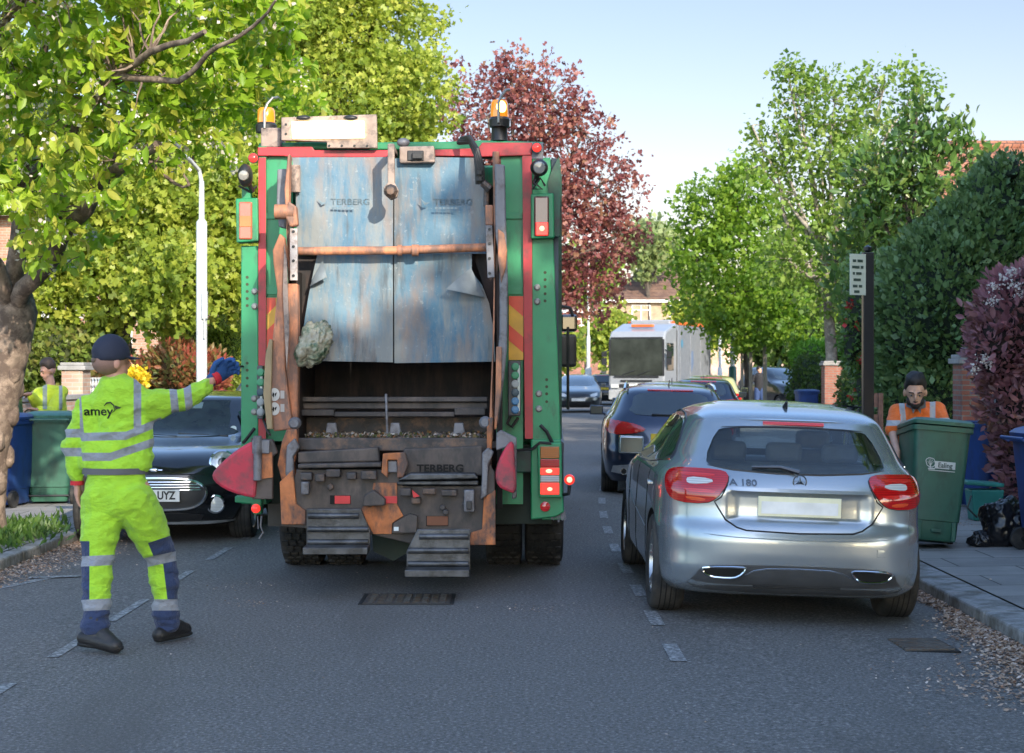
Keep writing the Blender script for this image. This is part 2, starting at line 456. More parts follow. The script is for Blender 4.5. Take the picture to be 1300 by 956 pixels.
for i in range(26000):                       # drift along the right kerb
    Y = rnd.uniform(6.5, 14.5) if rnd.random() < .8 else rnd.uniform(14, 40)
    wdt = .1 + .5 * math.exp(-((Y - 8.9) / 1.3) ** 2) + .12 * math.exp(-((Y - 11) / .8) ** 2) + .12 * noise.noise(Vector((Y * 1.3, 0, 0)))
    x = KR - .01 - abs(rnd.gauss(0, 1)) * wdt * .5
    if x < 1.4: continue
    sp.append((x + shift(Y), Y, road_z(x) + rnd.random() * .018 * max(0, 1 - (KR - x) * 2.5), rnd.uniform(.007, .019)))
for i in range(9000):                       # left kerb
    Y = rnd.uniform(11, 19.5); x = KL + .01 + abs(rnd.gauss(0, 1)) * (.13 + .2 * math.exp(-((Y - 15) / 1.5) ** 2))
    sp.append((x, Y, road_z(x) + rnd.random() * .015, rnd.uniform(.006, .018)))
for i in range(650):                       # scattered over the road and pavements
    Y = 6 + 22 * rnd.random() ** 1.4; x = rnd.uniform(KL, KR)
    if noise.noise(Vector((x * .9, Y * .6, 3))) < -.05: continue
    sp.append((x + shift(Y), Y, road_z(x), rnd.uniform(.004, .011)))
for i in range(260): 
    Y = rnd.uniform(11, 26); sp.append((rnd.uniform(3.5, 5.6) + shift(Y), Y, .07, rnd.uniform(.005, .014)))
for i in range(500):
    Y = rnd.uniform(17, 19); sp.append((4.7 + rnd.gauss(0, .25), Y, .065, rnd.uniform(.006, .014)))
for i in range(260):
    Y = rnd.uniform(8, 22); sp.append((rnd.uniform(-6.6, -4.5), Y, .047, rnd.uniform(.005, .014)))
for (cx_, cy_, s_) in ((2.15, 9.35, .2), (.15, 11.6, .12), (-2.05, 12.9, .2), (-1.8, 11.9, .12)):
    for i in range(60): sp.append((cx_ + rnd.gauss(0, s_), cy_ + rnd.gauss(0, s_), road_z(cx_), rnd.uniform(.005, .011)))
litter('fallen_leaves', 'dry blossom and leaf litter drifted along the kerbs', sp)
# ---------------- vegetation ----------------
nr = np.random.default_rng(11)
LT = {
 'quad': ([(0, 0, 0), (.5, -.32, .1), (1, 0, -.05), (.5, .32, .1)], [(0, 1, 2, 3)]),
 'wide': ([(0, 0, 0), (.45, -.5, .1), (1, 0, -.05), (.45, .5, .1)], [(0, 1, 2, 3)]),
 'needle': ([(0, 0, 0), (.5, -.16, .04), (1, 0, 0), (.5, .16, .04)], [(0, 1, 2, 3)]),
 'leaf': ([(0, 0, 0), (.28, -.2, .07), (.62, -.22, .05), (1, 0, -.12), (.62, .22, .05), (.28, .2, .07), (.48, 0, -.02)], [(0, 1, 6), (1, 2, 6), (2, 3, 6), (3, 4, 6), (4, 5, 6), (5, 0, 6)]),
 'hand': ([(0, 0, 0), (.2, -.5, .05), (.42, -.2, 0), (.75, -.42, .08), (1, 0, -.06), (.75, .42, .08), (.42, .2, 0), (.2, .5, .05)], [(0, 1, 2), (0, 2, 3, 4), (0, 4, 5, 6), (0, 6, 7)]),
}
def leaves_obj(name, pts, dirs, size, kind, mat, parent, rnds, szvar=.5, roll=1.0):
    V, Fc = LT[kind]; V = np.array(V); N = len(pts)
    d = dirs / (np.linalg.norm(dirs, axis=1, keepdims=True) + 1e-9)
    rv = nr.normal(size=(N, 3)) * roll + np.array([0, 0, 1.0]) * (1.2 - roll)
    s = np.cross(d, rv); s /= (np.linalg.norm(s, axis=1, keepdims=True) + 1e-9)
    w = np.cross(d, s)
    sz = size * (1 + szvar * nr.uniform(-1, 1, N))[:, None, None]
    co = pts[:, None, :] + sz * (V[None, :, 0:1] * d[:, None, :] + V[None, :, 1:2] * s[:, None, :] + V[None, :, 2:3] * w[:, None, :])
    nv = len(V); co = co.reshape(-1, 3)
    lt = np.array([len(f) for f in Fc]); fl = np.concatenate([np.array(f) for f in Fc])
    loops = (fl[None, :] + np.arange(N)[:, None] * nv).ravel()
    tot = np.tile(lt, N); st = np.concatenate([[0], np.cumsum(tot)[:-1]])
    me = bpy.data.meshes.new(name)
    me.vertices.add(len(co)); me.vertices.foreach_set('co', co.ravel().astype(np.float32))
    me.loops.add(len(loops)); me.loops.foreach_set('vertex_index', loops.astype(np.int32))
    me.polygons.add(len(tot)); me.polygons.foreach_set('loop_start', st.astype(np.int32)); me.polygons.foreach_set('loop_total', tot.astype(np.int32))
    me.update(calc_edges=True)
    at = me.attributes.new('rnd', 'FLOAT', 'FACE'); at.data.foreach_set('value', np.repeat(rnds, len(Fc)).astype(np.float32))
    me.materials.append(mat)
    o = bpy.data.objects.new(name, me); link(o, parent); return o
def crown_pts(clumps, ntwig, per, spread, shell=.55):
    C_ = np.array([c for c, r in clumps], float); Rr = np.array([r if isinstance(r, (tuple, list)) else (r, r, r) for c, r in clumps], float)
    w = Rr.prod(axis=1) ** .67; w /= w.sum()
    k = nr.choice(len(clumps), ntwig, p=w)
    u = nr.normal(size=(ntwig, 3)); u /= np.linalg.norm(u, axis=1, keepdims=True)
    rad = nr.random(ntwig) ** (1 / 3.0); rad = shell + (1 - shell) * rad if shell > 0 else rad
    rad = rad * (1 + .12 * nr.normal(size=ntwig))
    tw = C_[k] + u * Rr[k] * rad[:, None]
    pts = np.repeat(tw, per, axis=0) + nr.normal(size=(ntwig * per, 3)) * spread
    out = np.repeat(u, per, axis=0)
    tr = np.repeat(nr.random(ntwig), per)
    return tw, pts, out, tr
def crown(parent, clumps, ntwig, per, spread, size, kind, mat, shell=.4, droop=.3, name='crown'):
    tw, pts, out, tr = crown_pts(clumps, ntwig, per, spread, shell)
    d = out * .5 + nr.normal(size=pts.shape) * .7 + np.array([0, 0, -droop])
    rn = np.clip(.6 * tr + .4 * nr.random(len(tr)), 0, 1)
    leaves_obj(name, pts, d, size, kind, mat, parent, rn)
    return tw
def limb(mb, p0, p1, r0, r1, wig=.08, n=7, seed=0, sag=0, sides=7):
    p0 = Vector(p0); p1 = Vector(p1); L = (p1 - p0).length; pts = []; rs = []
    for i in range(n + 1):
        t = i / n; q = p0.lerp(p1, t)
        nv = Vector((noise.noise(Vector((seed, t * 2.5, 1))), noise.noise(Vector((seed, t * 2.5, 7))), noise.noise(Vector((seed, t * 2.5, 13)))))
        q += nv * wig * L * math.sin(PI * t) + Vector((0, 0, sag * math.sin(PI * t)))
        pts.append(q); rs.append(r0 + (r1 - r0) * t ** .8)
    mb.tube(pts, rs, sides); return pts
BARK = M('bark', (.16, .125, .1), .9, var=.4, scale=9, bmp=.9, bscale=22, dirt=(.07, .055, .045), dirt_amt=.55, dscale=7)
BARKP = M('bark_pale', (.34, .3, .25), .9, var=.3, scale=9, bmp=.6, bscale=22, dirt=(.14, .12, .1), dirt_amt=.5, dscale=5)
BARKD = M('bark_dark', (.07, .055, .045), .9, var=.3, scale=9, bmp=.6, bscale=22)
def tree(name, label, cat, base, trunk_top, r, clumps, ntwig, per, spread, size, kind, mat, bark=BARK, shell=.4, droop=.3, twigs=40, group=None, seed=1, gen=None):
    t = thing(name, label, cat, base, group=group)
    mb = MB(); b = Vector(base); tt = Vector(trunk_top)
    limb(mb, b - Vector((0, 0, .2)), tt, r, r * .62, .05, 9, seed, sides=12)
    mains = []
    for i, (c, rr) in enumerate(clumps):
        c = Vector(c); st = b.lerp(tt, .72 + .28 * ((i * 37) % 10) / 10)
        pts = limb(mb, st, c, r * .45, r * .12, .1, 8, seed + i * 3.1)
        mains.append(pts)
    tw = crown(t, clumps, ntwig, per, spread, size, kind, mat, shell, droop)
    idx = nr.choice(len(tw), min(twigs, len(tw)), replace=False)
    allp = [q for m_ in mains for q in m_[2:]]
    for j in idx:
        q = Vector(tw[j]); best = min(allp, key=lambda a: (a - q).length)
        limb(mb, best, q, r * .09, .008, .12, 5, seed + float(j % 91), sides=4)
    mb.build('trunk', bark, t, smooth=60)
    return t
def pxc(px, py, Y, rpx, ry=None, rz=None):          # clump seen at a pixel with a radius in pixels
    k = Y / F
    return (tuple(P(px, py, Y)), (rpx * k, (ry if ry else rpx * k), (rz * k if rz else rpx * k)))

G_CHERRY = leaf_mat('leaves_cherry', [(.12, .22, .015), (.2, .34, .02), (.28, .42, .03), (.38, .47, .05), (.4, .4, .06)], .5, .45)
G_LIME = leaf_mat('leaves_lime', [(.11, .17, .02), (.21, .28, .03), (.33, .38, .05), (.44, .44, .08)], .45)
G_COPPER = leaf_mat('leaves_copper', [(.09, .026, .03), (.18, .052, .052), (.3, .11, .09), (.25, .16, .07)], .35)
G_GREEN = leaf_mat('leaves_green', [(.07, .15, .015), (.13, .24, .02), (.2, .32, .03), (.28, .38, .045)], .45)
G_AIRY = leaf_mat('leaves_airy', [(.07, .14, .02), (.13, .22, .03), (.2, .3, .05), (.3, .36, .1)], .45)
G_DARK = leaf_mat('leaves_magnolia', [(.04, .09, .02), (.07, .14, .03), (.11, .2, .045), (.2, .2, .05)], .3, .3)
G_YEW = leaf_mat('leaves_yew', [(.045, .095, .035), (.075, .14, .045), (.11, .19, .06), (.16, .23, .08)], .15)
G_HEDGE = leaf_mat('leaves_hedge', [(.03, .06, .012), (.06, .11, .02), (.1, .16, .03)], .3)
G_BRIGHT = leaf_mat('leaves_bright', [(.08, .2, .02), (.13, .3, .03), (.2, .38, .05)], .4)
G_RED = leaf_mat('leaves_red', [(.3, .04, .035), (.42, .09, .07), (.25, .1, .04), (.12, .16, .04), (.5, .16, .12)], .35)
G_PINK = leaf_mat('leaves_plum', [(.13, .045, .05), (.24, .09, .11), (.36, .17, .19), (.16, .07, .05), (.1, .1, .04)], .25, .4)
G_YEL = leaf_mat('flowers_yellow', [(.6, .42, .01), (.7, .5, .02), (.3, .3, .03)], .3)
G_WHITE = leaf_mat('flowers_white', [(.6, .55, .5), (.7, .66, .62), (.5, .4, .38)], .3)
G_FRED = leaf_mat('flowers_red', [(.5, .015, .02), (.6, .04, .04), (.35, .02, .02)], .2)
G_IVY = leaf_mat('leaves_ivy', [(.05, .09, .015), (.1, .16, .025), (.18, .22, .04), (.25, .2, .07)], .35)
G_GRASS = leaf_mat('grass_blades', [(.03, .08, .012), (.06, .13, .02), (.1, .17, .035)], .35)
G_WILLOW = leaf_mat('leaves_willow', [(.14, .19, .07), (.22, .28, .1), (.32, .36, .16)], .4)

# cherry: trunk on the left pavement, limbs fanning over the road
def cherry():
    base = (-5.08, 16.4, .04)
    t = thing('cherry_tree', 'near flowering cherry tree with thick knobbly trunk and drooping leaf bunches at the left kerb', 'tree', base)
    mb = MB(); b = Vector(base)
    fork = P(18, 395, 16.2)
    prof = [b + Vector((0, 0, -.2)), b.lerp(fork, .12), b.lerp(fork, .4) + Vector((-.03, 0, 0)), b.lerp(fork, .78), fork, fork + Vector((0, 0, .35))]
    mb.tube(prof, [.28, .19, .17, .19, .22, .12], 16)
    for k in range(26):             # knobbles on the bole
        a = k * 2.4; z = .15 + (k / 26) * 2.1; q = min(1, z / fork.z); ax_ = b.x + (fork.x - b.x) * q; ay_ = b.y + (fork.y - b.y) * q
        mb.blob((ax_ + .13 * math.cos(a), ay_ + .13 * math.sin(a), z), (.08, .08, .12), 8, 6, .4, k)
    br = [((18, 395, 16.2), (62, 322, 15.5), (133, 232, 14.6), (200, 185, 13.6), .15, .07),
          ((18, 395, 16.2), (30, 250, 16.0), (28, 140, 15.6), (70, 20, 15), .16, .05),
          ((18, 395, 16.2), (-30, 300, 15.6), (-70, 160, 15), (-90, 20, 14), .14, .06),
          ((30, 250, 16.0), (90, 160, 14.8), (150, 90, 13.6), (260, 40, 12.6), .1, .03),
          ((133, 232, 14.6), (160, 180, 14.6), (200, 215, 14.2), (240, 235, 13.9), .06, .015),
          ((28, 140, 15.6), (-10, 60, 14.4), (60, -40, 13), (140, -90, 12), .07, .03),
          ((150, 90, 13.6), (220, 100, 13.2), (290, 60, 12.7), (350, 0, 12.3), .05, .015)]
    allp = []
    for k, (a, b_, c, d, r0, r1) in enumerate(br):
        q = [P(*a), P(*b_), P(*c), P(*d)]; pts = []
        for i in range(3):
            for j in range(5):
                s_ = j / 5; v = q[i].lerp(q[i + 1], s_)
                v += Vector([noise.noise(v * 1.7 + Vector((k, 5 * m_, 0))) for m_ in range(3)]) * .1
                pts.append(v)
        pts.append(q[3]); n = len(pts)
        mb.tube(pts, [.62 * (r0 + (r1 - r0) * i / (n - 1)) for i in range(n)], 9); allp += pts
    clumps = []
    for (x, y, Y, r) in [(30, 40, 14, 90), (130, 20, 13.8, 85), (220, 20, 14, 80), (300, 40, 14.8, 62), (355, 90, 15.5, 42), (330, 0, 14.8, 55),
                         (60, 130, 14.6, 75), (160, 120, 14.2, 75), (250, 110, 14.4, 60), (310, 130, 15.2, 36), (20, 220, 15, 55), (110, 205, 14.4, 48), (190, 180, 13.9, 44),
                         (60, 320, 15.4, 22), (40, 260, 14.5, 28), (-60, 60, 14.5, 90), (-60, 200, 15, 80), (120, -100, 13, 110), (270, -90, 13.8, 100), (0, -80, 14, 110),
                         (150, 255, 14.2, 20), (95, 290, 15, 18), (385, 130, 15.8, 26), (290, 190, 15, 24)]:
        clumps.append(pxc(x, y, Y, r, 1.0, r * .85))
    twn = 2100; tw, pts, out, tr = crown_pts(clumps, twn, 1, .02, .2)
    P_ = []; D_ = []; Rn = []; BP = []; BD = []
    for i in range(twn):            # bunches of leaves hanging from each shoot
        c = tw[i]; n = int(nr.integers(4, 8)); hang = nr.normal(size=3) * .35 + np.array([0, 0, -.55])
        g = tr[i]
        for j in range(n):
            d = hang + nr.normal(size=3) * .55; P_.append(c + nr.normal(size=3) * .025); D_.append(d); Rn.append(np.clip(.75 * g + .35 * nr.random(), 0, 1) if nr.random() > .08 else 1.0)
        if nr.random() < .22:
            for j in range(9): BP.append(c + nr.normal(size=3) * .035 + np.array([0, 0, -.05])); BD.append(nr.normal(size=3))
    leaves_obj('crown', np.array(P_), np.array(D_), .118, 'leaf', G_CHERRY, t, np.array(Rn), .4, .8)
    leaves_obj('blossom', np.array(BP), np.array(BD), .032, 'wide', G_WHITE, t, nr.random(len(BP)))
    for j in range(0, twn, 4):
        q = Vector(tw[j]); best = min(allp, key=lambda a: (a - q).length)
        if (best - q).length < .55: limb(mb, best, q, .014, .004, .16, 5, float(j), sides=4)
    mb.build('trunk', M('bark_cherry', (.24, .18, .14), .9, var=.45, scale=7, bmp=1, bscale=26, dirt=(.1, .07, .055), dirt_amt=.55, dscale=9), t, smooth=60)
cherry()

tree('maple_tree', 'yellow green young maple spreading low behind the left lamp post', 'tree', (P(150, 470, 31).x, 31, 0), tuple(P(160, 380, 31)), .16,
     [pxc(100, 300, 31, 60), pxc(180, 260, 31, 70), pxc(260, 280, 31, 60), pxc(140, 360, 31, 55), pxc(220, 360, 30, 62), pxc(290, 350, 31, 55), pxc(60, 370, 31, 45), pxc(300, 230, 31.5, 55), pxc(110, 230, 32, 60)],
     1500, 19, .11, .115, 'hand', G_LIME, shell=.1, twigs=90, bark=BARKD)
tree('plane_tree', 'tallest tree, dense yellow green crown rising directly behind the dustcart', 'tree', (P(440, 470, 42).x, 42, 0), tuple(P(450, 250, 42)), .3,
     [pxc(380, 70, 42, 95), pxc(470, 40, 42, 95), pxc(520, 120, 41, 60), pxc(440, 150, 41, 90), pxc(360, 190, 42, 85), pxc(500, 200, 42, 70), pxc(400, -50, 42, 110), pxc(480, -40, 42, 55), pxc(320, 280, 42, 80), pxc(420, 280, 42, 95), pxc(280, 130, 43, 80)],
     2500, 24, .15, .12, 'hand', G_LIME, shell=.15, twigs=120, bark=BARKD, seed=4)
tree('copper_beech', 'broad red leaved tree at the roadside right of the dustcart beacon', 'tree', (P(632, 480, 55).x, 55, 0), tuple(P(645, 350, 55)), .3,
     [pxc(620, 150, 55, 75), pxc(690, 130, 55, 60), pxc(740, 170, 55, 50), pxc(600, 230, 55, 65), pxc(680, 220, 55, 80), pxc(760, 240, 55, 60), pxc(720, 300, 55, 75), pxc(650, 310, 55, 65), pxc(780, 300, 55, 42), pxc(745, 365, 55, 52), pxc(680, 375, 55, 50), pxc(650, 95, 55, 32), pxc(800, 285, 55, 25)],
     1050, 17, .16, .13, 'hand', G_COPPER, shell=.1, twigs=300, bark=BARK, seed=6)
tree('street_maple', 'bright green street tree with two wooden stakes beside the green based lamp post', 'tree', (P(948, 500, 58).x, 58, 0), tuple(P(946, 350, 58)), .12,
     [pxc(900, 270, 58, 48), pxc(950, 250, 58, 42), pxc(885, 330, 58, 40), pxc(940, 330, 58, 62), pxc(990, 300, 58, 45), pxc(905, 385, 57, 45), pxc(970, 385, 57, 55), pxc(930, 420, 57, 32), pxc(1010, 410, 56, 40), pxc(935, 225, 58, 25), pxc(1030, 370, 57, 32)],
     900, 15, .18, .145, 'hand', G_GREEN, shell=.1, twigs=150, bark=BARKD, seed=9)
tree('ash_tree', 'tall airy tree with thin pale leaves against the sky, left of the big leaved evergreen', 'tree', (P(1060, 480, 47).x, 47, 0), tuple(P(1050, 330, 47)), .2,
     [pxc(985, 170, 47, 38), pxc(1010, 120, 47, 30), pxc(1060, 130, 47, 48), pxc(1120, 120, 47, 45), pxc(1165, 110, 47, 26), pxc(1040, 200, 47, 55), pxc(1100, 200, 47, 55), pxc(965, 210, 47, 25), pxc(1020, 270, 47, 45), pxc(1090, 290, 47, 55), pxc(1050, 350, 47, 55), pxc(1140, 220, 47, 60), pxc(1000, 330, 47, 40), pxc(955, 160, 47, 14), pxc(1000, 90, 47, 14)],
     560, 18, .18, .13, 'wide', G_AIRY, shell=.1, twigs=260, bark=BARKP, seed=12, droop=.1)
tree('magnolia_tree', 'dark evergreen tree with large leathery leaves above the clipped yew', 'tree', (P(1150, 480, 37).x, 37, 0), tuple(P(1150, 330, 37)), .16,
     [pxc(1150, 190, 37, 45), pxc(1180, 160, 37, 26), pxc(1205, 160, 37, 18), pxc(1110, 230, 37, 38), pxc(1190, 220, 37, 45), pxc(1100, 290, 37, 40), pxc(1150, 280, 37, 55), pxc(1120, 350, 37, 50), pxc(1165, 135, 37, 12), pxc(1240, 190, 37, 14), pxc(1090, 370, 36, 40), pxc(1225, 180, 37, 14), pxc(1060, 330, 37, 22)],
     330, 12, .13, .2, 'leaf', G_DARK, shell=.15, twigs=160, bark=BARKD, seed=15, droop=-.6)
# mass of garden trees closing the view
def backtree(px, py, Y, rpx, mat, label, n=500, kind='wide', size=.24, seed=1):
    h = 470 - py
    cl = []
    r_ = random.Random(seed)
    for k in range(7):
        a = r_.random() * 6.28
        cl.append(pxc(px + rpx * .6 * math.cos(a), py + h * .1 + rpx * .5 * math.sin(a), Y + r_.uniform(-1, 1), rpx * .55))
    cl.append(pxc(px, py + rpx * .9, Y, rpx * .6))
    tree('garden_tree', label, 'tree', (P(px, 470, Y).x, Y, 0), tuple(P(px, py + rpx * .8, Y)), .2, cl, n, 11, .35, size, kind, mat, BARKD, .1, .2, 30, 'garden trees closing the view', seed)
backtree(1000, 400, 80, 60, G_HEDGE, 'dull green tree low behind the staked street tree', 600, size=.3, seed=2)
backtree(1075, 405, 66, 65, G_HEDGE, 'dark rounded tree low behind the tall airy tree', 700, size=.26, seed=3)
backtree(850, 330, 135, 30, G_WILLOW, 'pale distant tree beside the far roof on its right', 260, size=.4, seed=4)
backtree(822, 300, 125, 34, G_WILLOW, 'grey green distant tree between copper tree and far roof', 280, size=.38, seed=5)
backtree(780, 420, 92, 26, G_LIME, 'small yellow green tree left of the white lorry cab', 260, size=.26, seed=6)
backtree(700, 430, 100, 34, G_LIME, 'yellow green tree low behind the truck door mirror', 300, size=.28, seed=7)
backtree(745, 330, 105, 34, G_GREEN, 'green tree seen through the lower copper branches', 260, size=.3, seed=8)
backtree(885, 400, 110, 34, G_LIME, 'yellow green tree above the white lorry body', 350, size=.3, seed=9)
backtree(20, 330, 48, 60, G_GREEN, 'green tree far behind the cherry trunk', 600, size=.2, seed=10)
backtree(30, 130, 52, 120, G_LIME, 'large yellow green tree high behind the cherry crown', 1500, size=.2, seed=14)
backtree(230, 100, 56, 130, G_GREEN, 'mid green tree high behind the left lamp post', 1500, size=.2, seed=15)
backtree(580, 400, 75, 60, G_GREEN, 'green tree hidden low behind the dustcart', 300, size=.3, seed=11)

# clipped or shaped shrubs: a lumpy solid core covered in leaves
def shrub(name, label, cat, blobs, n, size, kind, mat, core=(.015, .03, .01), group=None, parts=(), inner=.86, spread=.05, up=0.0, rnd_scale=1.0):
    zmin = min(c[2] - r[2] for c, r in blobs); base = (blobs[0][0][0], blobs[0][0][1], max(0, zmin))
    t = thing(name, label, cat, base, group=group)
    mb = MB()
    for k, (c, r) in enumerate(blobs): mb.blob(c, tuple(q * inner for q in r), 18, 12, .18, k * 3.3)
    mb.build('stems', M('core_%s' % str(core), core, .95, bmp=.5, bscale=8), t, smooth=60)
    C_ = np.array([c for c, r in blobs]); Rr = np.array([r for c, r in blobs]); w = (Rr[:, 0] * Rr[:, 2]); w = w / w.sum()
    k = nr.choice(len(blobs), n, p=w); u = nr.normal(size=(n, 3)); u /= np.linalg.norm(u, axis=1, keepdims=True)
    q = np.array([1 + .16 * noise.noise(Vector(a * 3.1 + c_)) + .1 * noise.noise(Vector(a * 9 + c_)) for a, c_ in zip(u, C_[k])])
    pts = C_[k] + u * Rr[k] * (q * nr.uniform(.88, 1.03, n))[:, None] + nr.normal(size=(n, 3)) * spread
    keep = pts[:, 2] > .03; pts = pts[keep]; u = u[keep]
    cl = np.array([.5 + .5 * noise.noise(Vector(p * 1.6 / rnd_scale)) for p in pts])
    rn = np.clip(cl * .6 + .4 * nr.random(len(pts)) + .02, 0, 1)
    leaves_obj('foliage', pts, u + nr.normal(size=u.shape) * .6 + np.array([0, 0, up]), size, kind, mat, t, rn)
    return t, pts, u
def sb(px, py, Y, rx, rz, ry=None):
    k = Y / F; return (tuple(P(px, py, Y)), (rx * k, ry if ry else rx * k, rz * k))
# big yew
bl = []
for (x, y, Y, rx, rz) in [(1215, 470, 25.5, 100, 130), (1235, 365, 25.5, 85, 110), (1262, 280, 26, 50, 68), (1190, 410, 25, 78, 120), (1178, 520, 25, 66, 90), (1275, 500, 25.5, 90, 130), (1290, 380, 26, 80, 120), (1165, 450, 26.5, 52, 120), (1300, 340, 27, 60, 90), (1264, 225, 26, 18, 24), (1158, 370, 26.2, 36, 40), (1155, 535, 25.5, 42, 60)]:
    bl.append(sb(x, y, Y, rx, rz, 1.3))
shrub('yew_hedge', 'tall clipped dark green yew behind the low brick wall', 'hedge', bl, 90000, .1, 'quad', G_YEW, core=(.008, .018, .008), spread=.04, up=.5, rnd_scale=.4)
# plum coloured shrub with white flower heads over the pavement
bl = [sb(1300, 420, 18.5, 62, 75, .7), sb(1318, 500, 18.5, 62, 90, .7), sb(1292, 385, 18.6, 36, 38, .5), sb(1330, 580, 18.5, 60, 70, .6), sb(1268, 440, 18.3, 30, 40, .4)]
t, pts, u = shrub('photinia_bush', 'plum red bush with white flower heads hanging over the blue bins on the right', 'bush', bl, 9500, .1, 'leaf', G_PINK, core=(.02, .012, .01), spread=.05, up=.5)
BP = []
for (x, y) in [(1262, 365), (1275, 352), (1290, 362), (1258, 382), (1285, 345), (1238, 468), (1248, 455), (1256, 462), (1296, 375)]:
    c = np.array(P(x, y, 17.95)); BP += [c + nr.normal(size=3) * np.array([.035, .02, .025]) for _ in range(45)]
BP = np.array(BP); leaves_obj('flower_heads', BP, nr.normal(size=BP.shape), .025, 'wide', G_WHITE, t, nr.random(len(BP)))
# camellia by the sign post
bl = [sb(1098, 400, 28, 26, 75, .6), sb(1108, 480, 28, 24, 70, .6), sb(1085, 430, 28, 16, 40, .4)]
t, pts, u = shrub('camellia_bush', 'narrow dark bush dotted with red flowers behind the sign post', 'bush', bl, 3000, .09, 'leaf', G_DARK, core=(.012, .02, .01))
BP = []
for k in range(26):
    i = int(nr.integers(len(pts))); BP += [pts[i] + np.array([0, -.1, 0]) + nr.normal(size=3) * .035 for _ in range(14)]
BP = np.array(BP); leaves_obj('flowers', BP, nr.normal(size=BP.shape), .06, 'wide', G_FRED, t, nr.random(len(BP)))
shrub('privet_hedge', 'dark low clipped hedge behind the blue bin near the brick pier', 'hedge', [sb(1028, 490, 52, 26, 38, 1), sb(1040, 500, 51, 20, 34, 1)], 3500, .09, 'wide', G_HEDGE)
shrub('laurel_hedge', 'bright green laurel hedge top showing over the darker hedge', 'hedge', [sb(1030, 452, 55, 24, 18, 1), sb(1058, 450, 55, 28, 17, 1), sb(1078, 460, 55, 16, 18, 1)], 3500, .13, 'leaf', G_BRIGHT, core=(.03, .07, .01))
shrub('box_hedge', 'dull clipped hedge between the brick piers behind the sign post', 'hedge', [sb(1085, 500, 40, 18, 32, .8), sb(1090, 472, 41, 15, 16, .6)], 2600, .07, 'wide', G_HEDGE)
# left gardens
shrub('photinia_bush', 'red leaved bush behind the left lamp post and garden wall', 'bush', [sb(225, 472, 30, 38, 34, .7), sb(188, 478, 30, 24, 24, .6), sb(255, 480, 30, 30, 28, .6), sb(270, 470, 30, 14, 22, .5)], 5200, .11, 'leaf', G_RED, core=(.05, .03, .01), up=.6)
shrub('photinia_bush', 'small red leaved bush beside the pale brick pier', 'bush', [sb(112, 488, 30, 14, 16, .4), sb(128, 484, 30, 10, 16, .4)], 900, .1, 'leaf', G_RED, core=(.05, .03, .01), up=.6)
shrub('conifer_bush', 'round yellow green conifer left of the lamp post', 'bush', [sb(236, 438, 33, 28, 34, .6), sb(228, 410, 33, 18, 22, .5)], 5200, .09, 'needle', G_LIME, core=(.05, .08, .01), up=.6)
shrub('conifer_bush', 'round yellow green conifer right of the lamp post, next to the dustcart', 'bush', [sb(287, 450, 33, 30, 42, .6), sb(285, 420, 33, 20, 24, .5)], 5600, .09, 'needle', G_LIME, core=(.05, .08, .01), up=.6)
shrub('forsythia_bush', 'small bright yellow flowering bush just right of the standing man', 'bush', [sb(172, 484, 28.5, 10, 11, .4)], 1100, .06, 'wide', G_YEL, core=(.1, .09, .01))
shrub('ivy_hedge', 'untidy green and bronze ivy hedge along the left garden wall', 'hedge', [sb(35, 455, 31, 40, 36, .6), sb(85, 450, 31, 42, 36, .6), sb(130, 452, 31, 34, 34, .6), sb(-30, 455, 31, 45, 40, .6)], 6500, .1, 'wide', G_IVY, core=(.04, .05, .015))
shrub('garden_bush', 'green garden bush low behind the gap between left car roofs and truck', 'bush', [sb(320, 470, 36, 40, 40, .8)], 1500, .1, 'wide', G_GREEN)
# weeds at the foot of the cherry
def grass(name, label, n, fx, h=.16, mat=G_GRASS):
    pts = np.array([fx() for _ in range(n)]); d = nr.normal(size=(n, 3)) * .45 + np.array([0, 0, 1.0])
    o = leaves_obj(name, pts, d, h, 'needle', mat, None, nr.random(n)); tag(o, label, None, kind='stuff'); return o
def fx():
    return (-4.98 + nr.normal() * .26, 16.1 + nr.normal() * .7, .05)
grass('weeds', 'rough green weeds around the foot of the near tree', 4200, fx, .085)
sb_ = MB(); sb_.blob((-4.95, 16.2, .02), (.62, 1.1, .07), 16, 6, .3); o = sb_.build('tree_pit_soil', SOIL); o['kind'] = 'structure'

# unseen trees added beside and behind the camera; crowns sized to shade the road
def shade_tree(label, x, Y, cz, r, ry, rz):
    t, pts, u = shrub('street_tree', label, 'tree', [((x, Y, cz), (r, ry, rz)), ((x + r * .4, Y - ry * .3, cz + rz * .1), (r * .8, ry * .8, rz * .8)), ((x - r * .2, Y + ry * .3, cz - rz * .25), (r * .75, ry * .7, rz * .7))], 4200, .34, 'wide', G_GREEN, core=(.03, .05, .012), group='trees behind the photographer', inner=.82, spread=.18)
    mb = MB(); limb(mb, (x, Y, -.1), (x, Y, cz), .24, .12, .03, 6, x, sides=10); mb.build('trunk', BARKD, t, smooth=60)
shade_tree('round street tree on the right pavement behind the photographer', 4.9, -4.6, 6.0, 2.5, 4.4, 3.5)
shade_tree('smaller street tree on the right pavement level with the photographer', 4.7, 2.3, 4.4, 2.0, 2.4, 2.5)
shade_tree('tall garden tree to the right of the photographer', 9.0, -1.0, 7.4, 3.3, 3.4, 5.4)
shade_tree('tall garden tree beyond the right wall, second from the photographer', 9.9, 6.0, 7.2, 3.3, 3.7, 5.4)
shade_tree('tall garden tree beyond the right wall, third from the photographer', 11.0, 13.2, 7.2, 3.3, 3.9, 5.6)
shade_tree('tall garden tree right of the clipped yew outside the picture', 13.2, 21, 7.0, 3.0, 3.9, 5.6)
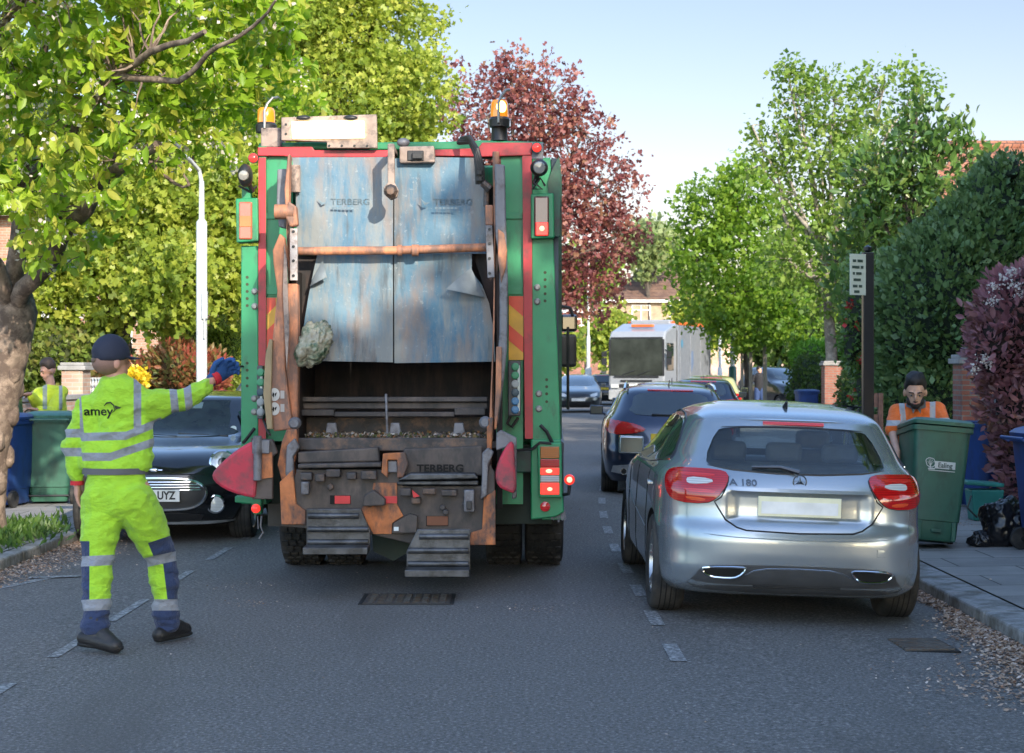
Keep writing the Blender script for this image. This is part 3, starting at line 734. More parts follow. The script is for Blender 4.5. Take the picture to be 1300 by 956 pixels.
shade_tree('garden tree behind the photographer, farther back on the right', 8.6, -12.5, 6.4, 3.0, 4.4, 4.6)
# ---------------- walls, houses, posts ----------------
BR_RED = brick_mat('brick_red', (.3, .1, .07), (.38, .15, .1), (.25, .23, .2))
BR_BUFF = brick_mat('brick_buff', (.42, .3, .18), (.5, .36, .22), (.4, .36, .3))
BR_PALE = brick_mat('brick_pale', (.5, .3, .22), (.58, .4, .3), (.5, .46, .4))
STONE = M('coping', (.27, .26, .25), .85, var=.25, scale=6, bmp=.4, bscale=50)
WHITE = M('white_frame', (.75, .75, .73), .5, var=.05, bmp=.05)
ROOF_R = brick_mat('roof_red', (.3, .12, .07), (.4, .17, .1), (.1, .05, .04), bw=.22, bh=.28, mort=.018)
ROOF_B = brick_mat('roof_brown', (.17, .1, .075), (.22, .13, .09), (.06, .04, .035), bw=.22, bh=.28, mort=.018)
WGL = M('window_glass', (.05, .06, .07), .06, var=.1, bmp=0, spec=.8)
LAWN = M('garden_soil', (.08, .1, .035), .95, var=.4, scale=1.5, bmp=.8, bscale=14)
strip('garden', [6.12, 12, 30, 60], YS, lambda x, Y: -.02, LAWN)
strip('garden', [-60, -30, -12, -6.77], YS, lambda x, Y: -.02, LAWN)

def pier(x0, x1, y0, y1, h, label, brick=BR_RED, group='brick gate piers'):
    t = thing('brick_pier', label, 'pier', ((x0 + x1) / 2, (y0 + y1) / 2, 0), group=group)
    mb = MB(); mb.box(x0, x1, y0, y1, -.1, h); mb.build('shaft', brick, t, smooth=None, bevel=.006)
    mb = MB(); mb.box(x0 - .05, x1 + .05, y0 - .05, y1 + .05, h + .001, h + .07); mb.box(x0 - .02, x1 + .02, y0 - .02, y1 + .02, h + .071, h + .12)
    mb.build('coping', STONE, t, smooth=None, bevel=.01)
a = P(1221, 500, 21.8).x; b = P(1264, 500, 21.8).x
pier(a, b, 21.8, 22.25, P(0, 462, 21.8).z, 'weathered red brick pier behind the blue bins under the plum bush')
a = P(1047, 500, 45).x; b = P(1070, 500, 45).x
pier(a, b, 45, 45.5, P(0, 464, 45).z, 'far red brick pier beside the blue bin and dark hedge')
a = P(1118, 500, 28).x; pier(a, a + .4, 28, 28.4, 1.55, 'red brick pier half hidden behind the black sign post')
def wall_run(label, x_off, Y0, Y1, h, brick, th=.22, side=1, group='low garden walls', top=STONE):
    t = thing('garden_wall', label, 'garden wall', (x_off + shift(Y0), Y0, 0), group=group)
    n = max(2, int((Y1 - Y0) / 2)); mb = MB(); cp = MB()
    for (m_, e, z0, z1) in ((mb, 0, -.1, h), (cp, .03, h + .001, h + .06)):
        vs = []; fs = []
        for i in range(n + 1):
            Y = Y0 + (Y1 - Y0) * i / n; x = x_off + shift(Y)
            vs += [(x - e, Y, z0), (x + th + e, Y, z0), (x + th + e, Y, z1), (x - e, Y, z1)]
        for i in range(n):
            a_ = i * 4
            for k in range(4): fs.append((a_ + k, a_ + (k + 1) % 4, a_ + 4 + (k + 1) % 4, a_ + 4 + k))
        fs += [(0, 1, 2, 3), (n * 4 + 3, n * 4 + 2, n * 4 + 1, n * 4)]
        m_.add(vs, fs)
    mb.build('wall', brick, t, smooth=None); cp.build('coping', top, t, smooth=None)
wall_run('low red brick wall running back behind the man in orange', 5.95, 22.26, 27.98, .8, BR_RED)
wall_run('low red brick wall beyond the sign post up to the far pier', 5.95, 30, 44.9, .75, BR_RED)
wall_run('near brick wall beside the blue bins, mostly outside the picture', 5.95, 8, 21.78, .9, BR_RED)
wall_run('red brick wall beyond the far pier and its blue bin', 5.95, 45.6, 78, 1.0, BR_RED)
wall_run('pale brick garden wall behind the left pavement beyond the pier', -7.0, 27.2, 60, .95, BR_PALE)
wall_run('brown brick garden wall behind the bins on the left pavement', -7.0, 12, 26.5, 1.2, BR_PALE)
a = P(78, 480, 26.6).x; b = P(105, 480, 26.6).x
pier(a, b, 26.6, 27.1, P(0, 470, 26.6).z, 'pale pinkish brick pier behind the bin man in yellow on the left', BR_PALE)
# white lattice panels on the left wall
t = thing('lattice_fence', 'white lattice panel on the wall right of the pale pier', 'fence', (-7.1, 29, 0))
mb = MB()
for i in range(20): mb.box(-6.93, -6.9, 27.3 + i * .2, 27.33 + i * .2, 1.02, 1.5)
for k in range(5): mb.box(-6.895, -6.87, 27.3, 31.2, 1.04 + k * .11, 1.06 + k * .11)
mb.build('slats', WHITE, t, smooth=None)
t = thing('garden_gate', 'narrow brown wooden gate post beside the black sign post', 'gate', (P(1103, 500, 24).x, 24, 0))
mb = MB(); x = P(1097, 500, 24).x; mb.box(x, x + .09, 24, 24.09, 0, P(0, 478, 24).z); mb.box(x + .2, x + .27, 24, 24.07, 0, 1.3); mb.build('post', M('brown_wood', (.2, .1, .07), .7, var=.3, scale=12), t, smooth=None, bevel=.008)
mb = MB()
for k in range(4): mb.box(x + .092, x + .198, 24.02, 24.05, .2 + k * .3, .4 + k * .3)
mb.build('rails', M('brown_wood', (.2, .1, .07)), t, smooth=None)

def window(t, x0, x1, z0, z1, Y, mat=WHITE, panes=2):
    mb = MB(); w = .07
    mb.box(x0, x1, Y - .04, Y + .05, z0, z0 + w); mb.box(x0, x1, Y - .04, Y + .05, z1 - w, z1)
    mb.box(x0, x0 + w, Y - .04, Y + .05, z0 + w, z1 - w); mb.box(x1 - w, x1, Y - .04, Y + .05, z0 + w, z1 - w)
    for i in range(1, panes):
        xm = x0 + (x1 - x0) * i / panes; mb.box(xm - .03, xm + .03, Y - .038, Y + .05, z0 + w, z1 - w)
    mb.box(x0 + w, x1 - w, Y - .03, Y + .04, z0 + (z1 - z0) * .66, z0 + (z1 - z0) * .66 + .05)
    f = mb.build('window', mat, t, smooth=None)
    mb = MB(); mb.box(x0 + .03, x1 - .03, Y + .012, Y + .03, z0 + .03, z1 - .03); mb.build('pane', WGL, f, smooth=None)
    mb = MB(); mb.box(x0 - .08, x1 + .08, Y - .1, Y - .042, z0 - .09, z0 - .01); mb.build('sill', STONE, f, smooth=None)
def house(label, x0, x1, Y, depth, eave, ridge, brick, roof, wins, group='houses', hip=2.5, chim=True, gable=None, door=None):
    t = thing('house', label, 'house', ((x0 + x1) / 2, Y, 0), group=group)
    mb = MB(); mb.box(x0, x1, Y, Y + depth, -.2, eave); w = mb.build('wall', brick, t, smooth=None)
    ov = .4; a = (x0 - ov, Y - ov, eave + .002); b = (x1 + ov, Y - ov, eave + .002); c = (x1 + ov, Y + depth + ov, eave + .002); d = (x0 - ov, Y + depth + ov, eave + .002)
    e = (x0 - ov + hip, Y + depth / 2, ridge); f = (x1 + ov - hip, Y + depth / 2, ridge)
    mb = MB(); mb.add([a, b, c, d, e, f], [(0, 1, 5, 4), (1, 2, 5), (2, 3, 4, 5), (3, 0, 4), (3, 2, 1, 0)])
    r = mb.build('roof', roof, t, smooth=None)
    mb = MB(); mb.box(x0 - ov - .06, x1 + ov + .06, Y - ov - .1, Y - ov - .005, eave - .12, eave + .06); mb.build('gutter', WHITE, r, smooth=None)
    if chim:
        xc = x1 - hip * .8 if hip > 1 else x1 - 1
        mb = MB(); mb.box(xc - .45, xc + .45, Y + depth / 2 + .3, Y + depth / 2 + 1.1, ridge - 1.4, ridge + .9)
        for k in (-.22, .22): mb.lathe([(.11, 0), (.1, .35)], (xc + k, Y + depth / 2 + .7, ridge + .9), n=10)
        mb.build('chimney', brick, r, smooth=None)
    for (a0, a1, b0, b1, pn) in wins: window(t, a0, a1, b0, b1, Y, panes=pn)
    if door:
        mb = MB(); mb.box(door[0], door[1], Y - .05, Y + .02, 0, 2.1); mb.build('door', M('door_paint', (.1, .13, .12), .4), t, smooth=None)
    return t
def pz(py, Y): return P(0, py, Y).z
def pX(px, Y): return P(px, 0, Y).x
# far buff brick house with brown hipped roof
Yh = 125
house('far buff brick house with brown hipped roof above the white lorry', pX(770, Yh), pX(905, Yh), Yh, 8, pz(382, Yh), pz(335, Yh), BR_BUFF, ROOF_B,
      [(pX(802, Yh), pX(826, Yh), pz(408, Yh), pz(387, Yh), 2), (pX(850, Yh), pX(862, Yh), pz(405, Yh), pz(387, Yh), 1), (pX(800, Yh), pX(826, Yh), 1, 2.6, 3)], hip=3.4, chim=False)
house('distant red brick house left of the white lorry, with white door', pX(640, 112), pX(762, 112), 112, 8, pz(395, 112), pz(350, 112), BR_RED, ROOF_B,
      [(pX(700, 112), pX(718, 112), .9, 2.4, 2), (pX(650, 112), pX(680, 112), .9, 2.4, 3), (pX(724, 112), pX(752, 112), 3.6, 5, 2)], chim=False)
house('long distant pinkish house behind the staked street tree', pX(900, 130), pX(1010, 130), 130, 8, pz(420, 130), pz(380, 130), BR_PALE, ROOF_B,
      [(pX(915, 130), pX(935, 130), 1, 3, 2), (pX(950, 130), pX(975, 130), 1, 3, 3)], chim=False)
wall_run('distant pinkish brick wall at the bend of the road', 7.3, 80, 128, 1.5, BR_PALE)
t = thing('garden_wall', 'pinkish brick wall facing down the street behind the parked dark van', 'garden wall', (pX(930, 108), 108, 0), group='low garden walls')
mb = MB(); mb.box(pX(860, 108), pX(1012, 108), 108, 108.3, -.1, pz(462, 108)); mb.build('wall', BR_PALE, t, smooth=None)
# red tiled roof above the yew
Yh = 40
t = thing('house', 'red clay tiled roof end rising above the clipped yew at the right edge', 'house', (14, Yh, 0), group='houses')
x0 = pX(1240, Yh); zt = pz(150, Yh)
mb = MB(); mb.box(x0 - .5, x0 + 9, Yh + 1.2, Yh + 9, -.2, pz(215, Yh) - 1); mb.build('wall', BR_RED, t, smooth=None)
mb = MB(); xr = pX(1252, Yh); mb.add([(xr - .9, Yh + .5, zt - 3.0), (x0 + 9.5, Yh + .5, zt - 3.0), (x0 + 9.5, Yh + 5, zt), (xr, Yh + 5, zt), (xr - .9, Yh + 9.5, zt - 3.0), (x0 + 9.5, Yh + 9.5, zt - 3)], [(0, 1, 2, 3), (3, 2, 5, 4), (0, 3, 4), (1, 5, 2), (0, 4, 5, 1)])
r = mb.build('roof', ROOF_R, t, smooth=None)
mb = MB(); mb.tube([(xr, Yh + 5, zt + .02), (x0 + 9.5, Yh + 5, zt + .02)], .13, 8); mb.tube([(xr, Yh + 5, zt + .02), (xr - .9, Yh + .5, zt - 2.97)], .13, 8); mb.build('ridge_tiles', ROOF_R, r, smooth=60)
# house on the left behind the hedges
Yh = 41
house('red brick house behind the hedges on the left with a white canopy', pX(-60, Yh), pX(320, Yh), Yh, 8, 5.4, 8.2, brick_mat('brick_orange', (.42, .2, .13), (.5, .27, .18), (.4, .36, .3)), ROOF_B,
      [(pX(140, Yh), pX(168, Yh), pz(462, Yh), pz(420, Yh), 2), (pX(180, Yh), pX(230, Yh), 3.4, 4.8, 3), (pX(60, Yh), pX(120, Yh), 3.4, 4.8, 3), (pX(20, Yh), pX(48, Yh), pz(470, Yh), pz(420, Yh), 2)], door=(pX(255, Yh), pX(272, Yh)))
t = thing('porch_canopy', 'white flat roofed porch canopy against the left brick house', 'canopy', (pX(80, Yh), Yh - .6, 0))
mb = MB(); mb.box(pX(40, Yh), pX(112, Yh), Yh - 1.2, Yh - .41, pz(405, Yh), pz(392, Yh)); mb.build('roof', WHITE, t, smooth=None)
mb = MB(); mb.box(pX(44, Yh), pX(48, Yh), Yh - 1.15, Yh - 1.07, 0, pz(405, Yh)); mb.box(pX(106, Yh), pX(110, Yh), Yh - 1.15, Yh - 1.07, 0, pz(405, Yh)); mb.build('posts', WHITE, t, smooth=None)
house('white rendered house far behind the left trees', -26, -13, 62, 8, 5.4, 8.4, M('render_white', (.6, .58, .54), .8), ROOF_B, [(-20, -18, 3.2, 4.8, 3), (-24, -22, .8, 2.4, 3)])
# unseen house row added behind the camera to cast shade
def sidehouse(y0, y1, x0, h, rg, k):
    t = thing('house', ['brick house behind the photographer, nearest to the camera', 'brick house behind the photographer, second along', 'brick house behind the photographer, third along', 'brick house behind the photographer, farthest back', 'brick house on the near right beside the street'][k], 'house', (x0, (y0 + y1) / 2, 0), group='houses')
    mb = MB(); mb.box(x0, x0 + 8, y0, y1, -.2, h); mb.build('wall', BR_RED, t, smooth=None)
    mb = MB(); mb.add([(x0 - .4, y0 - .3, h), (x0 - .4, y1 + .3, h), (x0 + 8.4, y1 + .3, h), (x0 + 8.4, y0 - .3, h), (x0 + 4, y0 - .3, rg), (x0 + 4, y1 + .3, rg)], [(0, 1, 5, 4), (2, 3, 4, 5), (0, 4, 3), (1, 2, 5), (0, 3, 2, 1)])
    mb.build('roof', ROOF_B, t, smooth=None)
SIDE = [(-9, 7, 14.0, 6.0, 9.6), (-24, -10, 12.0, 6.0, 9.6), (-40, -25, 9, 6, 9.6), (-58, -41, 9, 6, 9.6)]
for k, s_ in enumerate(SIDE[2:]): sidehouse(*s_, k + 2)

# lamp posts and the sign post
PWH = M('post_white', (.5, .51, .5), .45, var=.1, scale=6, dirt=(.35, .35, .32), dirt_amt=.35)
t = thing('lamp_post', 'white lamp post with curved swan neck on the left pavement', 'lamp post', (pX(256, 27), 27, 0))
x = pX(256, 27); mb = MB(); mb.lathe([(.085, 0), (.085, pz(282, 27)), (.045, pz(278, 27)), (.04, pz(230, 27))], (x, 27, 0), n=16)
mb.tube([P(256, 232, 27), P(253, 216, 27), P(240, 202, 26.6), P(228, 194, 26), P(216, 180, 25.4)], .032, 8); mb.build('pole', PWH, t, smooth=50)
mb = MB(); mb.obox(P(213, 177, 25.3), (.34, .5, .1), Matrix.Rotation(.4, 3, 'Y')); mb.build('lamp_head', M('lamp_grey', (.4, .4, .4), .4), t, smooth=None, bevel=.02)
mb = MB(); mb.box(x + .03, x + .11, 26.86, 26.94, pz(405, 27), pz(370, 27)); mb.box(x + .05, x + .08, 26.87, 26.9, pz(430, 27), pz(405, 27)); mb.build('control_box', M('box_grey', (.45, .46, .45), .5), t, smooth=None, bevel=.008)
def lamp2(px, Y, top, label, green=True, r=.08):
    x = pX(px, Y); t = thing('lamp_post', label, 'lamp post', (x, Y, 0), group='lamp posts down the road')
    zt = pz(top, Y); mb = MB(); mb.lathe([(r, 1.75), (r, 3.2), (r * .6, 3.3), (r * .55, zt)], (x, Y, 0), n=12); mb.build('pole', PWH, t, smooth=50)
    mb = MB(); mb.lathe([(r * 2.2, 0), (r * 2.1, .25), (r * 1.8, .3), (r * 1.7, 1.7), (r * 1.2, 1.76)], (x, Y, 0), n=14); mb.build('base', M('post_green', (.02, .09, .07), .45) if green else PWH, t, smooth=50)
    mb = MB(); mb.lathe([(.05, 0), (.3, .08), (.26, .2), (.1, .5), (.04, .62)], (x, Y, zt - .1), n=14); mb.tube([(x, Y, zt - 1.0), (x + .5, Y, zt - .35), (x + .35, Y, zt + .1), (x, Y, zt + .25)], .03, 6); mb.build('lantern', M('lantern_white', (.6, .62, .62), .3), t, smooth=50)
lamp2(930, 60, 278, 'lamp post with dark green base and white shaft beside the staked street tree')
lamp2(914, 88, 330, 'farther white lamp post left of the green based one', False, .07)
lamp2(747, 82, 300, 'pale post below the copper tree beside the white lorry', False, .09)
x = pX(1103, 20); zt = pz(320, 20)
t = thing('sign_post', 'black square signpost with a parking sign facing the road', 'sign post', (x, 20, .06))
mb = MB(); mb.box(x - .062, x + .062, 20, 20.12, 0, zt); mb.build('post', M('post_black', (.012, .012, .014), .35, bmp=.1), t, smooth=None, bevel=.01)
mb = MB(); mb.T = Matrix.Translation((x - .085, 19.97, 0)) @ Matrix.Rotation(R(30), 4, 'Z'); mb.box(-.19, .05, -.01, .0, pz(375, 20), pz(323, 20)); sgn_ = mb.build('sign_plate', M('sign_white', (.62, .64, .52), .45, var=.06), t, smooth=None, bevel=.003)
mb = MB(); mb.T = Matrix.Translation((x - .085, 19.97, 0)) @ Matrix.Rotation(R(30), 4, 'Z')
for zz, cuts in ((330, (-.15, -.1, -.08, 0)), (338, (-.16, -.05, -.03, .01)), (346, (-.15, -.12, -.1, -.02)), (354, (-.14, -.03)), (362, (-.15, -.08, -.06, -.01)), (369, (-.13, -.05))):
    for q in range(0, len(cuts), 2): mb.box(cuts[q], cuts[q + 1], -.014, -.011, pz(zz + 3.4, 20), pz(zz, 20))
mb.build('small_print', M('ink_dark', (.05, .08, .06), .6), sgn_, smooth=None)
mb = MB(); mb.lathe([(.015, 0), (.05, .02), (.05, .06), (.0, .09)], (x, 20.06, zt), n=10); mb.build('cap', M('post_black', (0, 0, 0)), t)
# tree stakes beside the street tree
for (px, w, lb) in ((942, .05, 'left wooden stake of the street tree, by the green lamp base'), (953, .06, 'middle wooden stake of the street tree'), (971, .07, 'right hand stake of the street tree, by the dark van')):
    t = MB(); t.lathe([(w, -.1), (w, pz(440, 57)), (w * .5, pz(438, 57))], (pX(px, 57), 57, 0), n=8)
    o = t.build('tree_stake', M('stake_wood', (.26, .22, .17), .85), smooth=50); tag(o, lb, 'stake', 'tree stakes')
# ---------------- cars ----------------
def paint(name, col, metal=.5, rough=.3):
    if name in _MC: return _MC[name]
    m, nt, bs = base_mat(name)
    f = ntex(nt, 900, 1); c = mixc(nt, f, [k * .9 for k in col], [min(1, k * 1.1) for k in col])
    d = ntex(nt, 2.5, 6, .6)
    c = mixc(nt, ramp(nt, d, .55, .95), c, [k * .75 + .03 for k in col])
    nt.links.new(c, bs.inputs['Base Color']); bs.inputs['Metallic'].default_value = metal; bs.inputs['Roughness'].default_value = rough
    bs.inputs['Coat Weight'].default_value = 1; bs.inputs['Coat Roughness'].default_value = .03
    _MC[name] = m; return m
def glass_lens(name, col, rough=.08, es=0.0):
    if name in _MC: return _MC[name]
    m, nt, bs = base_mat(name)
    wv = _n(nt, 'ShaderNodeTexWave'); wv.inputs['Scale'].default_value = 22; wv.bands_direction = 'Z'
    tc = _n(nt, 'ShaderNodeTexCoord'); nt.links.new(tc.outputs['Object'], wv.inputs['Vector'])
    c = mixc(nt, wv.outputs['Fac'], [k * .7 for k in col], col)
    nt.links.new(c, bs.inputs['Base Color']); bs.inputs['Roughness'].default_value = rough; bs.inputs['Coat Weight'].default_value = 1; bs.inputs['Coat Roughness'].default_value = .02
    if es: bs.inputs['Emission Color'].default_value = tuple(col) + (1,); bs.inputs['Emission Strength'].default_value = es
    _MC[name] = m; return m
CGL = M('car_glass', (.02, .028, .032), .03, var=.15, scale=1.5, bmp=0, coat=1, spec=.8)
def tint_glass(name, tint, refl=.06):
    m, nt, bs = base_mat(name); nt.nodes.remove(bs)
    tr = _n(nt, 'ShaderNodeBsdfTransparent'); tr.inputs[0].default_value = tuple(tint) + (1,); gl = _n(nt, 'ShaderNodeBsdfGlossy'); gl.inputs['Roughness'].default_value = .01
    lw = _n(nt, 'ShaderNodeLayerWeight'); pw = _n(nt, 'ShaderNodeMath', operation='POWER'); nt.links.new(lw.outputs['Facing'], pw.inputs[0]); pw.inputs[1].default_value = 3.5
    fr = _n(nt, 'ShaderNodeMapRange'); fr.inputs['To Min'].default_value = .05; nt.links.new(pw.outputs[0], fr.inputs['Value']); mx = _n(nt, 'ShaderNodeMixShader')
    nt.links.new(fr.outputs[0], mx.inputs[0]); nt.links.new(tr.outputs[0], mx.inputs[1]); nt.links.new(gl.outputs[0], mx.inputs[2]); nt.links.new(mx.outputs[0], nt.nodes['Material Output'].inputs[0]); return m
CGT = tint_glass('car_glass_tinted', (.84, .88, .88))
TYRE = M('tyre', (.018, .018, .018), .8, var=.3, scale=14, bmp=.4, bscale=60, dirt=(.05, .045, .04), dirt_amt=.5, dscale=5)
RIM = M('alloy', (.42, .43, .44), .3, .9, var=.1)
BLK = M('black_plastic', (.02, .02, .022), .45, bmp=.1)
BLKG = M('black_gloss', (.012, .012, .014), .12, bmp=0, coat=1)
CHR = M('chrome', (.75, .76, .78), .1, 1.0, var=.03, bmp=0)
REDL = glass_lens('lens_red', (.5, .008, .012)); REDB = glass_lens('lens_red_bright', (.75, .03, .03)); AMB = glass_lens('lens_amber', (.75, .2, .02)); CLR = glass_lens('lens_clear', (.6, .62, .62))
DKV = M('black_void', (.008, .008, .008))

def inpoly(x, y, poly):
    c = False; n = len(poly); j = n - 1
    for i in range(n):
        xi, yi = poly[i]; xj, yj = poly[j]
        if (yi > y) != (yj > y) and x < (xj - xi) * (y - yi) / (yj - yi + 1e-12) + xi: c = not c
        j = i
    return c
def smooth_poly(poly, it=2, keep=()):
    for _ in range(it):
        out = []; n = len(poly)
        for i in range(n):
            a = poly[i]; b = poly[(i + 1) % n]
            out += [(a[0] * .75 + b[0] * .25, a[1] * .75 + b[1] * .25), (a[0] * .25 + b[0] * .75, a[1] * .25 + b[1] * .75)]
        poly = out
    return poly
def patch(poly, surf, off=.004, thick=.012, step=.05, mb=None):
    """closed shell following a surface: polygon in (u, v), surf(u, v) -> point, lifted off by 'off'."""
    mb = mb or MB(); bd = []
    n = len(poly)
    for i in range(n):
        a = Vector(poly[i]); b = Vector(poly[(i + 1) % n]); k = max(1, int((b - a).length / step))
        for j in range(k): bd.append(a.lerp(b, j / k))
    nb = len(bd); pts = list(bd)
    us = [p.x for p in bd]; vs_ = [p.y for p in bd]
    u = min(us) + step * .37
    while u < max(us):
        v = min(vs_) + step * .41
        while v < max(vs_):
            if inpoly(u, v, [(p.x, p.y) for p in bd]) and min((Vector((u, v)) - p).length for p in bd) > step * .35: pts.append(Vector((u, v)))
            v += step
        u += step
    V, E, Fc, *_ = delaunay_2d_cdt(pts, [], [list(range(nb))], 1, 1e-6)
    def nrm(u, v):
        e = .004; a = surf(u + e, v) - surf(u - e, v); b = surf(u, v + e) - surf(u, v - e); q = a.cross(b)
        return q.normalized() if q.length > 1e-12 else Vector((0, 0, 1))
    top = []; bot = []
    ref = None
    for p in V:
        s = surf(p.x, p.y); q = nrm(p.x, p.y)
        if ref is None: ref = 1
        top.append(s + q * off); bot.append(s + q * (off - thick))
    m = len(V); vs = top + bot; fs = [tuple(f) for f in Fc] + [tuple(i + m for i in reversed(f)) for f in Fc]
    ec = {}
    for f in Fc:
        for i in range(len(f)):
            e = (f[i], f[(i + 1) % len(f)]); k = tuple(sorted(e)); ec.setdefault(k, []).append(e)
    for k, es in ec.items():
        if len(es) == 1: a, b = es[0]; fs.append((b, a, a + m, b + m))
    mb.add(vs, fs); return mb
def line_on(surf, pts, r, step=.04, closed=False, off=0):
    P2 = [Vector(p) for p in pts]; out = []
    segs = len(P2) if closed else len(P2) - 1
    for i in range(segs):
        a = P2[i]; b = P2[(i + 1) % len(P2)]; k = max(1, int((b - a).length / step))
        for j in range(k): q = a.lerp(b, j / k); out.append(surf(q.x, q.y))
    if not closed: out.append(surf(P2[-1].x, P2[-1].y))
    return MB().tube(out, r, 6, closed)

class Car:
    """Body surface from stacked plan outlines. Local axes: x right, y forwards, z up; origin on the ground under the rear axle."""
    def __init__(s, rows, wb, wr=.32, track=1.56, rdisp=None, fdisp=None):
        s.rows = rows; s.wb = wb; s.wr = wr; s.tr = track; s.rdisp = rdisp; s.fdisp = fdisp
        s.z = [r[0] for r in rows]
    def at(s, z):
        zz = s.z; cols = []
        for c in range(1, len(s.rows[0])):
            cols.append(float(np.interp(z, zz, [r[c] for r in s.rows])))
        return cols        # yr yf w a b bow
    def smooth_at(s, z, h=.02):
        if z > s.z[-1] - h or z < s.z[0] + h: return s.at(z)
        A = [s.at(z + d) for d in (-h, -h / 2, 0, h / 2, h)]
        return [sum(q) / 5 for q in zip(*A)]
    def rear(s, x, z):
        yr, yf, w, a, b, bow = s.smooth_at(z); q = min(.999, abs(x) / w)
        L = (yf - yr) / 2; y = (yr + yf) / 2 - L * (1 - q ** a) ** (1 / b) + bow * q * q
        if s.rdisp: y += s.rdisp(x, z)
        return Vector((x, y, z))
    def front(s, x, z):
        yr, yf, w, a, b, bow = s.smooth_at(z); q = min(.999, abs(x) / w)
        L = (yf - yr) / 2; y = (yr + yf) / 2 + L * (1 - q ** a) ** (1 / b) - bow * 1.6 * q * q
        if s.fdisp: y -= s.fdisp(x, z)
        return Vector((x, y, z))
    def side(s, sg):
        def f(y, z):
            yr, yf, w, a, b, bow = s.smooth_at(z); L = (yf - yr) / 2; q = min(.9999, abs(y - (yr + yf) / 2) / L)
            return Vector((sg * w * (1 - q ** b) ** (1 / a), y, z))
        return f
    def wrap(s, u, z):                  # u: signed distance along the outline from the middle of the tail
        key = round(z, 3)
        if not hasattr(s, '_w'): s._w = {}
        if key not in s._w:
            yr, yf, w, a, b, bow = s.smooth_at(z); L = (yf - yr) / 2; t = np.linspace(0, PI / 2, 700)
            X = w * np.sin(t) ** (2 / a); Y = (yr + yf) / 2 - L * np.cos(t) ** (2 / b) + bow * (X / w) ** 2 * np.cos(t) ** (12 / b)
            s._w[key] = (np.concatenate([[0], np.cumsum(np.hypot(np.diff(X), np.diff(Y)))]), X, Y)
        d, X, Y = s._w[key]; q = abs(u)
        return Vector((math.copysign(float(np.interp(q, d, X)), u), float(np.interp(q, d, Y)), z))
    def ring(s, z, n=132):
        yr, yf, w, a, b, bow = s.smooth_at(z); L = (yf - yr) / 2; yc = (yr + yf) / 2
        t = np.linspace(0, PI / 2, 900)
        X = w * np.sin(t) ** (2 / a); Y = L * np.cos(t) ** (2 / b)
        d = np.concatenate([[0], np.cumsum(np.hypot(np.diff(X), np.diff(Y) * (.3 + .7 * (X[1:] / w) ** 2 * (Y[1:] > L * .72))))])
        m = n // 4; tt = np.linspace(0, d[-1], m + 1)
        xq = np.interp(tt, d, X); yq = np.interp(tt, d, Y)
        pts = []
        for i in range(m): pts.append((xq[i], -yq[i]))           # rear middle -> right side
        for i in range(m): pts.append((xq[m - i], yq[m - i]))
        for i in range(m): pts.append((-xq[i], yq[i]))
        for i in range(m): pts.append((-xq[m - i], -yq[m - i]))
        out = []
        for x, y in pts:
            q = abs(x) / w; rearness = max(0, -y / L) ** 6; frontness = max(0, y / L) ** 6
            yy = yc + y + bow * q * q * rearness - bow * 1.6 * q * q * frontness
            if s.rdisp and y < -L * .9: yy += s.rdisp(x, z)
            if s.fdisp and y > L * .9: yy -= s.fdisp(x, z)
            out.append((x, yy, z))
        return out
    def cutters(s, hollow):
        out = []; z0, z1, yA, yB = .74, s.z[-1] - .05, -.62, s.wb - .55; rings = []
        z = z0
        while z < z1:
            yr, yf, w, a, b, bow = s.smooth_at(min(z + .035, s.z[-1] - .02)); yr += .05; yf = min(yf - .06, yB + .2); yr = max(yr, yA); w -= .05; L = (yf - yr) / 2
            rings.append([((w * math.copysign(abs(math.sin(t)) ** .4, math.sin(t))), (yr + yf) / 2 - L * math.copysign(abs(math.cos(t)) ** .35, math.cos(t)), z) for t in [2 * PI * k / 48 for k in range(48)]])
            z += .03 if z < z1 - .1 else .015
        v, f = loft_mesh(rings); m = MB(); m.add(v, f); out.append(m)
        for kind, poly in hollow:
            m = MB()
            if kind == 'rear': m.prism(poly, -1.6, .1, 'y')
            elif kind == 'front': m.prism(poly, s.wb - 1.5, s.wb + .3, 'y')
            else: m.prism(poly, -1.3, 1.3, 'x')
            out.append(m)
        return out
    def inside(s, q):
        if q.z > s.z[-1] - .03 or q.z < .73: return False
        yr, yf, w, a, b, bow = s.smooth_at(q.z)
        return abs(q.x) < w - .012 and s.rear(q.x, q.z).y + .012 < q.y < s.front(q.x, q.z).y - .012 and abs(q.x) < abs(s.side(1)(q.y, q.z).x) - .012
    def body(s, mat, root, dz=.022, dark=DKV, name='body', n=132, hollow=None):
        zs = [s.z[0]]
        while zs[-1] < s.z[-1] - dz: zs.append(zs[-1] + (dz if zs[-1] < s.z[-1] - .09 else dz * .35))
        zs.append(s.z[-1])
        rings = [s.ring(z, n) for z in zs]
        vs, fs = loft_mesh(rings)
        me = bpy.data.meshes.new(name); me.from_pydata([tuple(v) for v in vs], [], fs)
        bm = bmesh.new(); bm.from_mesh(me); bmesh.ops.triangulate(bm, faces=[f for f in bm.faces if len(f.verts) > 4]); bmesh.ops.recalc_face_normals(bm, faces=bm.faces); bm.to_mesh(me); bm.free()
        o = bpy.data.objects.new(name, me); COL.objects.link(o)
        cm = MB(); R_ = s.wr + .035
        for yy in (0, s.wb):
            for sg in (-1, 1):
                cm.lathe([(R_, 0), (R_, .75)], (sg * .52, yy, s.wr), (sg, 0, 0), 40)
        c = bpy.data.objects.new('c', bpy.data.meshes.new('c')); c.data.from_pydata(cm.v, [], cm.f)
